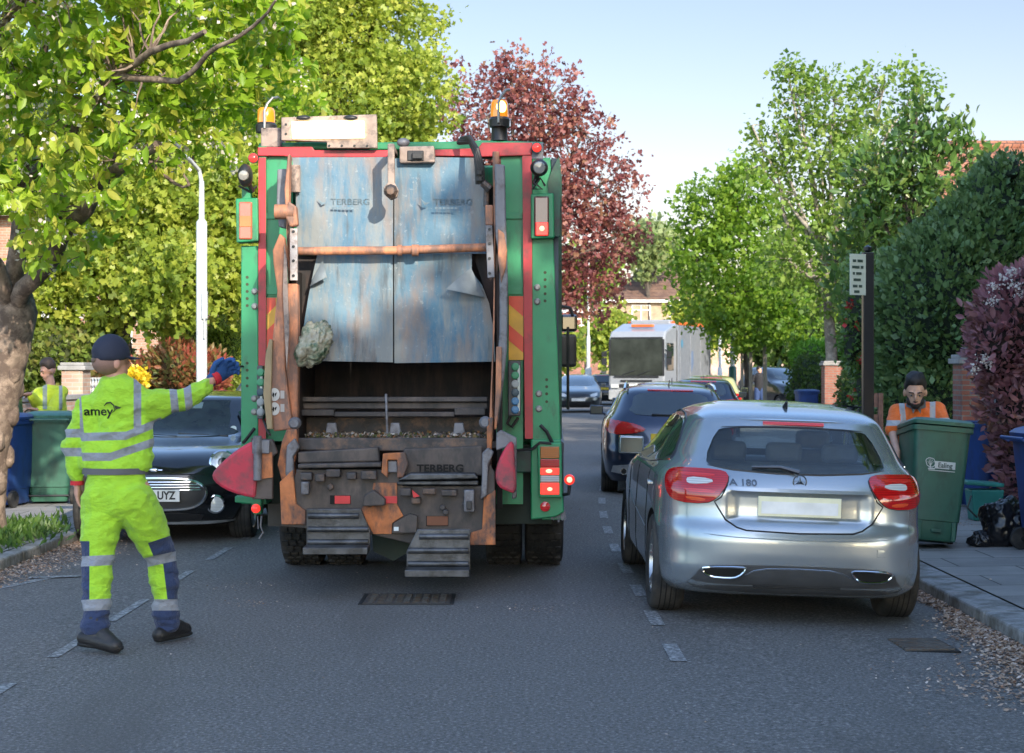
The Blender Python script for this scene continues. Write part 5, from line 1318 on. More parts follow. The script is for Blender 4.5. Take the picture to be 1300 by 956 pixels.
def mini():
    car = Car(MINI, 2.495, .31, 1.49)
    root = thing('parked_car', 'glossy black hatchback with round lamps and chrome oval grille facing the camera', 'car', (-3.37, 16.78 + 2.495, -.02), group='parked cars', rot=(0, 0, PI))
    pm = paint('paint_black', (.012, .013, .016), .4, .2); f = car.front
    car.body(pm, root, .02, n=160); car_wheels(car, root, spokes=8)
    ws = smooth_poly([(-.685, .995), (-.3, .968), (.3, .968), (.685, .995), (.60, 1.30), (.54, 1.325), (-.54, 1.325), (-.60, 1.30)], 1)
    w = patch(ws, f, -.006, -.012, .06).build('windscreen', M('windscreen_dark', (.02, .028, .024), .06, var=.6, scale=5, bmp=0, spec=.35), root, False, smooth=60)
    for a in ((-.5, .0), (.0, .5)):
        mb = MB(); mb.tube([f(a[0], .975) + Vector((0, .02, 0)), f((a[0] + a[1]) / 2, .99) + Vector((0, .02, 0)), f(a[1], 1.0) + Vector((0, .02, 0))], .008, 6); mb.build('wiper', BLK, w, False)
    mb = MB(); mb.lathe([(.001, .0), (.032, .001), (.033, .004)], f(-.52, 1.04) + Vector((0, .008, 0)), (0, 1, .4), 18); mb.build('tax_disc', M('sticker_pale', (.6, .66, .68), .5), w, False)
    patch([(-.16, 1.24), (.18, 1.24), (.18, 1.30), (-.16, 1.30)], f, -.009, -.006, .06).build('rear_view_mirror', M('mirror_patch', (.2, .26, .24), .3), w, False)
    side_glass(car, root, [smooth_poly([(-.3, 1.0), (.55, .985), (.55, 1.30), (-.22, 1.31)], 1), smooth_poly([(.62, .985), (1.78, .985), (1.42, 1.28), (.62, 1.31)], 1)])
    # roof: yellowish reflectionless gloss black with band
    for sg in (-1, 1):
        x = sg * .60; z = .745
        c = f(x, z); mb = MB(); mb.T = Matrix.Translation(c + Vector((0, .0, 0))) @ Matrix.Rotation(R(-18 * sg), 4, 'Z') @ Matrix.Rotation(R(14), 4, 'X')
        mb.lathe([(.125, 0), (.128, .05), (.112, .062), (.108, .05)], (0, 0, 0), (0, 1, 0), 32); hl = mb.build('headlight', CHR, root, False, smooth=50)
        mb2 = MB(); mb2.T = mb.T; mb2.lathe([(.108, .0), (.107, .052), (.07, .068), (.001, .074)], (0, 0, 0), (0, 1, 0), 32); mb2.build('headlight_lens', M('headlamp_glass', (.42, .44, .45), .05, .3, var=.3, scale=30, bmp=0, coat=1), hl, False, smooth=50)
        mb2 = MB(); mb2.T = mb.T; mb2.lathe([(.05, .0701), (.049, .076), (.03, .082), (.001, .083)], (0, 0, 0), (0, 1, 0), 24); mb2.build('projector', BLKG, hl, False, smooth=50)
        c = f(sg * .56, .375); mb = MB(); mb.T = Matrix.Translation(c + Vector((0, -.03, 0))) @ Matrix.Rotation(R(-14 * sg), 4, 'Z')
        mb.lathe([(.088, 0), (.09, .045), (.076, .05), (.073, .04)], (0, 0, 0), (0, 1, 0), 28); fg = mb.build('fog_light', CHR, root, False, smooth=50)
        mb2 = MB(); mb2.T = mb.T; mb2.lathe([(.072, 0), (.07, .042), (.001, .055)], (0, 0, 0), (0, 1, 0), 28); mb2.build('fog_lens', CLR, fg, False, smooth=50)
        mirrors_ = None
        mb = MB()
    gp = smooth_poly([(-.50, .52), (-.40, .60), (-.2, .625), (.2, .625), (.40, .60), (.50, .52), (.485, .42), (.38, .345), (.2, .33), (-.2, .33), (-.38, .345), (-.485, .42)], 2)
    gr = patch(gp, f, -.006, -.02, .05).build('grille', BLK, root, False)
    line_on(lambda x, z: f(x, z) + Vector((0, .012, 0)), gp, .016, .04, True).build('grille_surround', CHR, gr, False)
    mb = MB()
    for z, hw in ((.59, .36), (.565, .41), (.54, .43), (.515, .44)):
        q = line_on(lambda x, z: f(x, z) + Vector((0, .01, 0)), [(-hw, z), (hw, z)], .006, .06); mb.add(q.v, q.f)
    mb.build('grille_bars', CHR, gr, False)
    patch(smooth_poly([(-.48, .30), (.48, .30), (.42, .215), (-.42, .215)], 1), f, -.008, -.02, .06).build('lower_grille', BLK, root, False)
    line_on(lambda x, z: f(x, z) + Vector((0, .01, 0)), [(-.74, .215), (-.5, .20), (.5, .20), (.74, .215)], .02, .06).build('lower_lip', M('lip_grey', (.16, .17, .18), .4), root, False)
    line_on(f, [(-.78, .86), (-.6, .70), (-.52, .655), (0, .665), (.52, .655), (.6, .70), (.78, .86)], .005, .04).build('bonnet_gap', DKV, root, False)
    mb = MB(); mb.blob(f(0, .70) + Vector((0, .0, 0)), (.045, .012, .02), 12, 8); q = line_on(f, [(-.08, .70), (.08, .70)], .006, .03); mb.add(q.v, q.f); mb.build('winged_badge', CHR, root, False)
    wt = M('plate_white', (.7, .7, .68), .4, bmp=0)
    plate(car, root, lambda x, z: f(0, z) + Vector((0, .01, 0)), .465, mat=wt, rear=False, text='UYZ', tsz=.105, x=0)
    for o in bpy.data.objects:
        if o.name.startswith('plate_characters'): o.location.x = -.135
    mirrors(car, root, 1.62, .99, pm)
    mb = MB()
    for k, sg in enumerate((-1, 1)): pass
    shut_lines(car, root, [.5, 1.55], .22, .96)
    return root
mini()
# ---------------- the dustcart ----------------
GRN = M('green_paint', (.02, .24, .10), .42, var=.12, scale=4, bmp=.12, bscale=30, dirt=(.03, .09, .05), dirt_amt=.3, dscale=6, dsc=(1, 1, .35))
GRND = M('green_dark', (.012, .09, .05), .5, var=.2, dirt=(.02, .03, .025), dirt_amt=.5)
REDP = M('red_paint', (.42, .025, .035), .45, var=.12, scale=4, bmp=.1, dirt=(.2, .03, .03), dirt_amt=.35, dscale=5)
REDF = M('red_wing', (.5, .03, .06), .5, var=.2, scale=3, bmp=.15, dirt=(.16, .05, .06), dirt_amt=.5, dscale=4)
ORP = M('orange_paint', (.5, .2, .1), .6, var=.3, scale=6, bmp=.35, dirt=(.2, .11, .08), dirt_amt=.55, dscale=9, dsc=(1, 1, .4))
ORR = M('orange_rust', (.5, .17, .06), .7, var=.35, scale=6, bmp=.5, dirt=(.1, .065, .055), dirt_amt=.52, dscale=6, dsc=(1, 1, .5))
GRIME = M('grimy_steel', (.055, .05, .052), .55, .3, var=.4, scale=7, bmp=.7, bscale=22, dirt=(.16, .1, .07), dirt_amt=.42, dscale=9)
GRIMP = M('grimy_plate', (.1, .08, .072), .6, .2, var=.3, scale=5, bmp=.4, bscale=30, dirt=(.05, .045, .045), dirt_amt=.55, dscale=5, dsc=(1, 1, .5))
STEP = M('step_steel', (.1, .105, .115), .45, .6, var=.3, scale=6, bmp=.5, bscale=26, dirt=(.05, .05, .052), dirt_amt=.5, dscale=8)
TAN = M('tan_metal', (.32, .24, .2), .6, var=.2, scale=7, bmp=.3, dirt=(.13, .1, .09), dirt_amt=.45, dscale=12)
GREYP = M('grey_paint', (.17, .17, .19), .5, .2, var=.2, scale=5, bmp=.2, dirt=(.08, .07, .07), dirt_amt=.4, dscale=8)
WHP = M('white_bracket', (.55, .5, .48), .6, var=.15, dirt=(.3, .22, .18), dirt_amt=.45, dscale=14)
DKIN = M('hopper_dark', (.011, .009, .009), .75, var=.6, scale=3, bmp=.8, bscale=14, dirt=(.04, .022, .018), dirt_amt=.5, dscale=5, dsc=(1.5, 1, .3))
def curtain_mat():
    m, nt, bs = base_mat('blue_curtain')
    a = ntex(nt, 1.5, 5, .6); c = mixc(nt, ramp(nt, a, .35, .65), (.035, .125, .21), (.11, .2, .26))
    tcn = _n(nt, 'ShaderNodeTexCoord'); sxn = _n(nt, 'ShaderNodeSeparateXYZ'); nt.links.new(tcn.outputs['Object'], sxn.inputs[0])
    zf = ramp(nt, sxn.outputs[2], 1.75, 2.75)
    c = mixc(nt, zf, (.06, .2, .34), c) if False else c
    w = ntex(nt, 2.2, 8, .7, sc=(2.2, 1, .45)); c = mixc(nt, ramp(nt, w, .42, .58), c, (.19, .205, .205))       # worn grey bloom
    s_ = ntex(nt, 4.5, 6, .6, sc=(2.0, 1, .3)); c = mixc(nt, ramp(nt, s_, .54, .7), c, (.05, .055, .06))        # dark runs
    s2 = ntex(nt, 3.4, 7, .65, sc=(1.6, 1, .4)); c = mixc(nt, ramp(nt, s2, .5, .7), c, (.22, .17, .145))       # rusty grime
    g2 = ntex(nt, 26, 5, .7); c = mixc(nt, ramp(nt, g2, .6, .8), c, (.3, .33, .34))
    nt.links.new(c, bs.inputs['Base Color']); bs.inputs['Roughness'].default_value = .55
    bump(nt, bs, ntex(nt, 9, 5), .35, .015); return m
BLUEC = curtain_mat()
LAMPW = M('lamp_panel', (.9, .85, .7), .3, var=.02, bmp=0, emit=(1, .74, .36), es=2.0)
AMBL = M('beacon_amber', (.62, .17, .01), .15, var=.05, bmp=0, coat=1, emit=(1, .35, .03), es=.2)
AMBH = M('beacon_lit', (.9, .5, .1), .15, var=.05, bmp=0, emit=(1, .55, .12), es=5)
REDE = M('lamp_red_lit', (.8, .03, .03), .2, var=.05, bmp=0, emit=(1, .05, .03), es=.3)
REDH = M('lamp_red_core', (.9, .2, .15), .2, var=.05, bmp=0, emit=(1, .25, .15), es=1.3)
RUB = M('rubber_hose', (.022, .02, .02), .5, var=.3, scale=20, bmp=.3)

def beads(c, r): return c
def dustcart():
    t = thing('dustcart', 'green and red refuse lorry seen from behind, with blue rubber curtain and rusty lifts', 'refuse truck', (-.8, 14.3, 0))
    B = lambda: MB()
    Yf = 13.0
    # chassis, body and cab: behind the tailgate, heading slightly right
    mb = B()
    def planbox(x0, x1, Y0, Y1, z0, z1, sk=.026):
        s0 = sk * (Y0 - 13); s1 = sk * (Y1 - 13)
        mb.add([(x0 + s0, Y0, z0), (x1 + s0, Y0, z0), (x1 + s1, Y1, z0), (x0 + s1, Y1, z0), (x0 + s0, Y0, z1), (x1 + s0, Y0, z1), (x1 + s1, Y1, z1), (x0 + s1, Y1, z1)],
               [(3, 2, 1, 0), (4, 5, 6, 7), (0, 1, 5, 4), (1, 2, 6, 5), (2, 3, 7, 6), (3, 0, 4, 7)])
    x0, x1 = pX(312, 13), pX(708, 13)
    planbox(x0 + .02, x1 - .02, 13.9, 19.6, 1.02, 3.28); mb.build('compactor_body', GRN, t, smooth=None, bevel=.02)
    mb = B()
    for k in range(7): planbox(x1 - .018, x1 + .035, 14.2 + k * .85, 14.28 + k * .85, 1.05, 3.25)
    mb.build('body_rib', GRND, t, smooth=None)
    mb = B(); planbox(x0 + .45, x1 - .45, 13.6, 21.8, .55, .85); mb.build('chassis', BLK, t, smooth=None)
    mb = B(); planbox(x0 + .03, x1 - .03, 20.0, 22.2, .75, 3.05); mb.build('cab', GRN, t, smooth=None, bevel=.06)
    mb = B(); planbox(x1 - .03, x1 - .0, 15.6, 19.3, .45, .95); mb.build('side_guard', GREYP, t, smooth=None)
    mb = B(); s_ = .026 * 1.2; mb.tube([(x1 + .02 + s_, 14.9 - .62, .62), (x1 + .03 + s_, 14.9 - .52, 1.0), (x1 + .03 + s_, 14.95, 1.14), (x1 + .03 + s_, 15.4, 1.0), (x1 + .03 + s_, 15.5, .62)], .03, 6); mb.build('mudguard', GREYP, t)
    # door mirrors on the right
    Ym = 20.4
    mb = B(); mb.tube([P(708, 394, Ym), P(714, 389, Ym), P(724, 391, Ym), P(727, 400, Ym)], .02, 6); mb.tube([P(721, 415, Ym), P(721, 520, Ym)], .018, 6); ar = mb.build('mirror_arm', BLK, t)
    mb = B(); mb.pbox(711, 399, 733, 421, Ym, .16); mb.build('door_mirror', BLKG, t, smooth=None, bevel=.035)
    mb = B(); mb.pbox(710, 424, 732, 466, Ym, .16); mb.build('door_mirror', BLK, t, smooth=None, bevel=.035)
    # wheels: dual pairs
    for k, (xa, xb) in enumerate([(352, 404), (409, 458), (616, 663), (667, 716)]):
        Ya = 14.42; xm = (pX(xa, 13.9) + pX(xb, 13.9)) / 2; w = (xb - xa) / F * 13.9
        mb = B(); r = .505; h = w / 2
        mb.lathe([(r * .55, -h * .8), (r * .9, -h), (r * .965, -h * .93), (r, -h * .72), (r, h * .72), (r * .965, h * .93), (r * .9, h), (r * .55, h * .8)], (xm, Ya, r), (1, 0, 0), 56)
        tr = mb.build('wheel', TYRE, t, smooth=45)
        mb = B()                         # zigzag tread blocks
        for ring in range(4):
            for j in range(46):
                a = 2 * PI * j / 46; xx = (-.6 + .4 * ring) * h + (.1 * h if j % 2 else -.1 * h)
                c = Vector((xm + xx, Ya + (r + .004) * math.sin(a), r + (r + .004) * math.cos(a)))
                mb.obox(c, (.3 * h, .05, .022), Matrix.Rotation(-a, 3, 'X'))
        mb.build('tread', TYRE, tr, smooth=None)
        mb = B(); mb.lathe([(r * .55, -h * .7), (r * .55, h * .7), (.12, h * .3), (.12, -h * .3)], (xm, Ya, r), (1, 0, 0), 30); mb.build('hub', GREYP, tr, smooth=40)
    mb = B(); mb.tube([(-1.9, 14.42, .5), (.3, 14.42, .5)], .09, 12); mb.build('axle', BLK, t)
    # ---- tailgate frame -------------------------------------------------
    mb = B(); mb.pbox(306, 312, 328, 640, Yf, .9); gpost = mb.build('tailgate_post', GRN, t, smooth=None, bevel=.008)
    mb = B(); mb.pix([(328, 186), (338, 186), (338, 640), (328, 640)], Yf - .012, .9); mb.build('tailgate_post', GRN, t, smooth=None)
    mb = B(); mb.pix([(675, 200), (699, 200), (712, 560), (716, 660), (688, 660), (688, 560), (675, 560)], Yf, .9); mb.build('tailgate_post', GRN, t, smooth=None, bevel=.008)
    mb = B(); mb.pix([(700, 200), (709, 202), (709, 470), (708, 560), (712, 640), (700, 560)], Yf + .05, .86); mb.build('edge_panel', M('edge_navy', (.02, .04, .06), .5), t, smooth=None)
    mb = B(); mb.pix([(696, 230), (701, 215), (710, 198), (712, 215), (710, 300), (697, 300)], Yf - .03, .04); mb.build('mud_flap', GRND, t, smooth=None)
    # inner panels
    mb = B(); mb.pbox(338, 198, 372, 376, Yf + .02, .08); mb.pbox(636, 188, 664, 376, Yf + .02, .08); mb.pbox(335, 376, 372, 560, Yf + .03, .08); mb.pbox(630, 376, 664, 640, Yf + .03, .08); mb.build('inner_panel', GRN, t, smooth=None)
    mb = B()
    for (xa, xb) in ((338, 356), (638, 663)):
        for y in (270, 363): mb.pbox(xa, y, xb, y + 11 - (3 if y == 270 else 0), Yf + .005, .02)
    mb.build('cross_rail', GRN, t, smooth=None, bevel=.003)
    # red strips and lintel
    mb = B(); mb.pbox(328, 200, 337.5, 565, Yf - .02, .01); mb.build('red_strip', REDP, t, smooth=None)
    mb = B(); mb.pix([(663, 196), (675, 196), (676.5, 557), (666.5, 557)], Yf - .02, .02); mb.build('red_strip', REDP, t, smooth=None)
    mb = B(); mb.pix([(327, 187), (396, 186), (399, 190.5), (502, 190.5), (502, 199.5), (372, 200), (360, 198), (327, 198)], Yf - .03, .12); mb.build('lintel', REDP, t, smooth=None, bevel=.006)
    mb = B(); mb.pix([(550, 190), (607, 188), (612, 181), (676, 181), (675, 197), (613, 199), (550, 198)], Yf - .03, .12); mb.build('lintel', REDP, t, smooth=None, bevel=.006)
    mb = B(); mb.pix([(328, 182), (396, 180), (420, 181), (560, 180), (612, 178), (690, 180), (690, 190), (328, 190)], Yf + .1, .6); mb.build('top_beam', GRN, t, smooth=None, bevel=.01)
    # hi-vis chevrons
    CY = M('chevron_yellow', (.7, .36, .02), .4, bmp=.05); CR = M('chevron_red', (.75, .06, .02), .4, bmp=.05)
    mb = B(); mb.pbox(338, 378, 352, 470, Yf + .004, .02); mb.build('chevron_board', CY, t, smooth=None)
    mb = B(); mb.pix([(338, 378), (350, 378), (350, 388), (338, 400)], Yf, .003); mb.pix([(338, 420), (350, 408), (350, 432), (338, 444)], Yf, .003); mb.build('chevron_stripe', CR, t, smooth=None)
    mb = B(); mb.pbox(646, 376, 664.5, 457, Yf + .004, .02); mb.build('chevron_board', CY, t, smooth=None)
    mb = B(); mb.pix([(646, 376), (664.5, 376), (664.5, 402), (646, 386)], Yf, .003); mb.pix([(646, 412), (664.5, 428), (664.5, 448), (646, 432)], Yf, .003); mb.build('chevron_stripe', CR, t, smooth=None)
    # bolts and holes on posts
    mb = B()
    for (x, y) in [(323.5, 370), (323.5, 389), (682, 365), (682, 383), (684, 500), (684, 519), (323, 506), (323, 523)]:
        c = P(x, y, Yf); mb.lathe([(.026, 0), (.026, .006), (.018, .01), (.016, .02), (.001, .021)], c, (0, -1, 0), 12)
    mb.build('bolt', M('bolt_steel', (.25, .25, .24), .5, .7), t)
    mb = B()
    for (x0_, ys) in ((313.8, (352, 361, 370, 379, 388, 461, 470, 480, 490)), (692, (346, 355, 364, 373, 382)), (694, (482, 491, 500, 510))):
        for y in ys: c = P(x0_, y, Yf); mb.lathe([(.012, -.001), (.012, .0015)], c, (0, -1, 0), 8)
    mb.build('hole', M('hole_pale', (.05, .06, .03), .8), t)
    # ---- blue rubber curtain (four sheets) ------------------------------
    def sheet(outline, Y, wav, name='curtain', bow=.05, seed=0, mat=BLUEC, step=.05, curl=None):
        poly = [(pX(x, Y), pz(y, Y)) for x, y in outline]
        def sf(u, v):
            yy = Y + bow * noise.noise(Vector((u * 1.1 + seed, v * .9, 2))) * wav + .012 * noise.noise(Vector((u * 6, v * 3, seed)))
            if curl: yy += curl(u, v)
            return Vector((u, yy, v))
        return patch(poly, sf, .0, .012, step).build(name, mat, t, smooth=60)
    Yc = 12.86
    top = lambda x, y: 0
    c1_ = sheet([(371, 200), (493, 199), (493, 200), (499, 201), (499, 322), (374, 322), (377, 300), (376, 250)], Yc, 1, seed=1)
    c2_ = sheet([(500.5, 201), (556, 199), (612, 200), (616, 240), (617, 322), (500.5, 322)], Yc, 1, seed=4)
    zt = pz(322, Yc)
    sheet([(403, 322), (499, 322), (499, 460), (383, 458), (384, 430), (388, 400), (392, 375), (398, 345)], Yc - .03, 1, seed=7)
    sheet([(500.5, 322), (599, 322), (599, 345), (612, 362), (621, 385), (627, 420), (629, 459), (500.5, 461)], Yc - .03, 1, seed=9)
    mb = B(); mb.pbox(499, 200, 500.5, 461, Yc + .02, .01); mb.build('curtain_slit', DKV, t, smooth=None)
    # curled torn corners
    GC = M('curtain_back', (.17, .2, .22), .6, var=.25, bmp=.3)
    def curl_piece(a, b, c, bulge):
        A, Bp, C = P(*a), P(*b), P(*c); vs = []; n = 8
        for i in range(n + 1):
            for j in range(n + 1 - i):
                u, v = i / n, j / n; w = 1 - u - v; q = A * w + Bp * u + C * v
                q += Vector((0, -bulge, 0)) * math.sin(PI * min(1, (u * v + w * v + u * w) * 2.2) / 2)
                vs.append(q)
        idx = {}; k = 0
        for i in range(n + 1):
            for j in range(n + 1 - i): idx[(i, j)] = k; k += 1
        fs = []
        for i in range(n):
            for j in range(n - i):
                fs.append((idx[(i, j)], idx[(i + 1, j)], idx[(i, j + 1)]))
                if i + j < n - 1: fs.append((idx[(i + 1, j)], idx[(i + 1, j + 1)], idx[(i, j + 1)]))
        m_ = len(vs); back = [q + Vector((0, .012, 0)) for q in vs]
        mb = B(); mb.add(vs + back, fs + [tuple(x + m_ for x in reversed(f)) for f in fs]); return mb.build('curtain_curl', GC, t, smooth=60, recalc=False)
    curl_piece((598, 340, Yc - .05), (566, 367, Yc - .16), (616, 378, Yc - .06), .05)
    curl_piece((410, 330, Yc - .05), (415, 352, Yc - .12), (393, 364, Yc - .06), .04)
    # faded stencils
    dg_ = bpy.context.evaluated_depsgraph_get(); tops = [BVHTree.FromObject(o_, dg_) for o_ in (c1_, c2_)]
    def onc(v):
        for b_ in tops:
            h = b_.ray_cast(Vector((v.x, 12.3, v.z)), Vector((0, 1, 0)))
            if h[0]: return Vector((v.x, h[0].y - .002, v.z))
        return v
    INK = M('stencil_faded', (.14, .2, .24), .7, var=.3, scale=30, bmp=0)
    for cx in (440, 571):
        T = facing_cam(P(cx + 4, 256, Yc - .05)); text_obj('TERBERG', .064, T, 'stencil', INK, t, squash=1.12, bold=.001, surf=onc)
        mb = B()
        for k in range(6): mb.pbox(cx - 19 + k * 5, 263, cx - 15.5 + k * 5, 265.5, Yc - .05, .003)
        mb.pix([(cx - 37, 252), (cx - 31, 257), (cx - 25, 257), (cx - 32, 261)], Yc - .05, .003); mb.build('stencil', INK, t, smooth=None)
    # crossbar
    mb = B(); mb.tube([P(372, 319, 12.72), P(502, 318, 12.72), P(618, 314, 12.72)], .032, 12); mb.lathe([(.045, 0), (.045, .05)], P(523, 318, 12.72), (1, 0, 0), 12); mb.lathe([(.042, 0), (.042, .03)], P(505, 318, 12.72), (1, 0, 0), 12); mb.build('crossbar', ORP, t)
    # centre arm with roller
    mb = B(); mb.pix([(492, 182), (500.5, 182), (501, 232), (506, 241), (504, 250), (496, 254), (487, 246), (487, 238), (492, 232)], 12.55, .06); mb.box(P(492, 0, 12.6).x, P(500, 0, 12.6).x, 12.6, 13.05, pz(190, 12.6), pz(183, 12.6)); mb.build('centre_arm', TAN, t, smooth=None, bevel=.008)
    mb = B(); c = P(496.5, 243, 12.55)
    mb.lathe([(.05, 0), (.052, .03), (.035, .05), (.03, .06), (.001, .062)], c, (0, -1, 0), 8); mb.build('roller_bolt', GRIME, t, smooth=25)
    # camera housing
    mb = B(); mb.pix([(507, 186), (551, 185), (552, 206), (507, 207)], 12.8, .2); mb.build('camera_housing', TAN, t, smooth=None, bevel=.01)
    mb = B(); mb.pbox(517, 191, 538, 204, 12.79, .02); mb.pbox(523, 193.5, 536, 201.5, 12.76, .06); mb.build('camera', BLK, t, smooth=None, bevel=.006)
    mb = B(); mb.blob(P(512, 181, 12.95), (.05, .05, .035), 10, 8); mb.build('camera_lamp', GREYP, t, smooth=60)
    # sign with lit panel
    mb = B(); mb.pix([(357, 149), (478, 145), (479, 188), (415, 188), (415, 180), (357, 178)], 12.9, .05); pl_ = mb.build('light_housing', TAN, t, smooth=None, bevel=.006)
    mb = B(); mb.pix([(370, 154), (462, 153), (463, 175), (371, 176)], 12.88, .018); mb.build('light_panel', LAMPW, pl_, smooth=None, bevel=.006)
    for x in (385, 445):
        mb = B(); mb.blob(P(x, 150, 12.86), (.055, .03, .022), 12, 8); mb.build('light_clip', BLK, pl_, smooth=60)
    mb = B()
    for x in (418, 434, 450, 466): mb.lathe([(.01, 0), (.008, .008)], P(x, 185, 12.9), (0, -1, 0), 8)
    for y in (158, 170): mb.lathe([(.01, 0), (.008, .008)], P(363, y, 12.9), (0, -1, 0), 8)
    mb.build('rivet', BLK, pl_)
    mb = B(); mb.pbox(331, 162, 356, 187, 13.0, .3); mb.build('beacon_bracket', TAN, t, smooth=None, bevel=.01)
    # beacons
    def beacon(px, yb, yt, lit, gx):
        Y = 13.1; k = Y / F; z0 = pz(yb, Y); z1 = pz(yt, Y); h = z1 - z0; r = .068
        mb = B(); mb.lathe([(r * 1.15, -.075), (r * 1.2, -.02), (r, 0)], P(px, yb, Y), (0, 0, 1), 20); bb = mb.build('beacon_base', BLK, t)
        mb = B(); mb.lathe([(r * .98, 0), (r, h * .3), (r * .96, h * .8), (r * .8, h * .97), (.001, h)], P(px, yb, Y), (0, 0, 1), 24); mb.build('beacon', AMBL, bb, smooth=50)
        if lit:
            mb = B(); mb.blob(P(px + 2, (yb + yt) / 2 - 2, Y - .05), (.04, .03, .05), 12, 8); mb.build('beacon_bulb', AMBH, bb, smooth=60)
        mb = B(); c = P(gx, 0, Y - .09)
        pts = [Vector((c.x, Y - .1, pz(yb + 9, Y))), Vector((c.x, Y - .1, pz(yt + 6, Y))), Vector((c.x + .02, Y - .09, pz(yt - 3, Y))), Vector((c.x + .055, Y - .06, pz(yt - 11, Y))), Vector((c.x + .08, Y + .0, pz(yt - 13, Y)))] 
        mb.tube(pts, .011, 8); mb.build('beacon_guard', M('guard_steel', (.3, .29, .28), .4, .7), bb)
    beacon(338, 156, 137, False, 336); beacon(634, 149, 127, True, 633)
    mb = B(); mb.lathe([(.068, 0), (.062, .02), (.06, .17), (.066, .2)], P(634, 179, 13.15), n=16); mb.build('beacon_post', BLK, t)
    # small red round lamps
    for (x, y, Y) in ((322, 201, 12.97), (681.5, 188, 12.95)):
        mb = B(); mb.lathe([(.04, 0), (.04, .02)], P(x, y, Y), (0, -1, 0), 16); q = mb.build('marker_lamp', BLK, t)
        mb = B(); mb.lathe([(.034, .0205), (.033, .03), (.02, .042), (.001, .045)], P(x, y, Y), (0, -1, 0), 16); mb.build('lens', REDE, q)
    mb = B(); mb.pbox(674, 181, 690, 202, Yf - .01, .3); mb.build('lamp_bracket', GREYP, t, smooth=None, bevel=.006)
    # work lamps
    for (xa, ya, xb, yb) in ((302, 208, 321, 238), (673, 202, 696, 224)):
        c = P((xa + xb) / 2, (ya + yb) / 2, 12.8); hw = (xb - xa) / 2 * 12.8 / F; hh = (yb - ya) / 2 * 12.8 / F
        mb = B(); mb.blob(c, (hw, .1, hh), 14, 10); mb.tube([c, c + Vector((.03 if xa < 500 else -.03, .15, -.1))], .02, 6); q = mb.build('work_lamp', BLK, t, smooth=60)
        mb = B(); mb.lathe([(hw * .7, .088), (hw * .6, .1), (.001, .105)], c, (0, -1, -.1), 14); mb.build('work_lamp_lens', M('lens_grey', (.25, .24, .22), .1, coat=1), q)
    mb = B(); mb.tube([P(684, 222, 12.9), P(678, 232, 12.88), P(688, 240, 12.88), P(676, 240, 12.9), P(686, 226, 12.9), P(692, 236, 12.9)], .01, 6); mb.tube([P(303, 236, 12.95), P(318, 244, 12.95), P(326, 236, 12.95)], .009, 6); mb.build('cable', RUB, t)
    # upper tail lamps in green boxes
    mb = B(); mb.pix([(299, 252), (327, 251), (328, 306), (300, 308)], 12.92, .16); q = mb.build('lamp_box', GRN, t, smooth=None, bevel=.01)
    mb = B(); mb.pbox(303, 256, 320, 304, 12.905, .05); l_ = mb.build('indicator_lamp', M('lens_rust', (.4, .09, .05), .3, coat=1), q, smooth=None, bevel=.012)
    mb = B(); mb.pbox(304, 274, 319, 288, 12.9, .02); mb.build('lens', M('lens_orange', (.5, .16, .05), .3), l_, smooth=None, bevel=.004)
    mb = B(); mb.pbox(307, 238, 318, 252, 12.95, .08); mb.build('lamp_stalk', GRN, t, smooth=None)
    mb = B(); mb.pix([(674, 246), (703, 245), (704, 302), (674, 303)], 12.92, .16); q = mb.build('lamp_box', GRN, t, smooth=None, bevel=.01)
    mb = B(); mb.pbox(678, 249, 697, 300, 12.905, .05); l_ = mb.build('indicator_lamp', M('lens_dark_red', (.13, .03, .035), .3, coat=1), q, smooth=None, bevel=.012)
    mb = B(); mb.pbox(680, 282, 696, 299, 12.897, .02); mb.build('lens', REDE, l_, smooth=None, bevel=.006)
    mb = B(); mb.blob(P(688, 290, 12.895), (.02, .012, .02), 10, 8); mb.build('bulb', REDH, l_, smooth=60)
    # hoses
    mb = B()
    for k in range(3):
        o = k * 3.2; mb.tube([P(586 - o * .6, 176 + o * .8, 12.9), P(596 + o * .2, 174 + o, 12.75), P(606 - o * .3, 190 + o, 12.62), P(612 - o, 212, 12.6), P(613 - o, 234, 12.62)], .018, 8)
    for y in (222, 230): mb.lathe([(.03, 0), (.03, .03)], P(609, y, 12.6), (0, 0, 1), 10)
    mb.build('hydraulic_hose', RUB, t)
    # ---- lifting arms, left --------------------------------------------
    mb = B(); mb.pix([(352, 215), (363, 214), (366, 220), (365, 255), (362, 290), (354, 288), (351, 262)], 12.75, .08); mb.build('bracket', GREYP, t, smooth=None, bevel=.008)
    mb = B(); mb.pix([(365, 198), (368, 195), (367, 240), (366, 300), (372, 365), (366, 370), (363, 280), (361, 240)], 12.62, .12); mb.build('lift_arm', ORP, t, smooth=None, bevel=.008)
    mb = B(); mb.lathe([(.038, 0), (.038, .2)], P(375, 244, 12.8), (0, 0, 1), 14); mb.build('hydraulic_ram', TAN, t)
    mb = B(); mb.lathe([(.055, 0), (.055, .14)], P(349, 269, 12.6), (1, 0, 0), 14); mb.build('pivot', ORP, t)
    mb = B(); mb.pix([(366, 255), (376, 262), (378, 286), (368, 288), (362, 275)], 12.56, .1); mb.build('knuckle', ORP, t, smooth=None, bevel=.012)
    mb = B(); mb.pbox(368, 290, 377.5, 356, 12.55, .04); w_ = mb.build('slotted_plate', WHP, t, smooth=None, bevel=.004)
    mb = B()
    for y in (294, 313, 331, 350): mb.lathe([(.012, 0), (.01, .01)], P(372.5, y, 12.55), (0, -1, 0), 8)
    mb.build('bolt', BLK, w_)
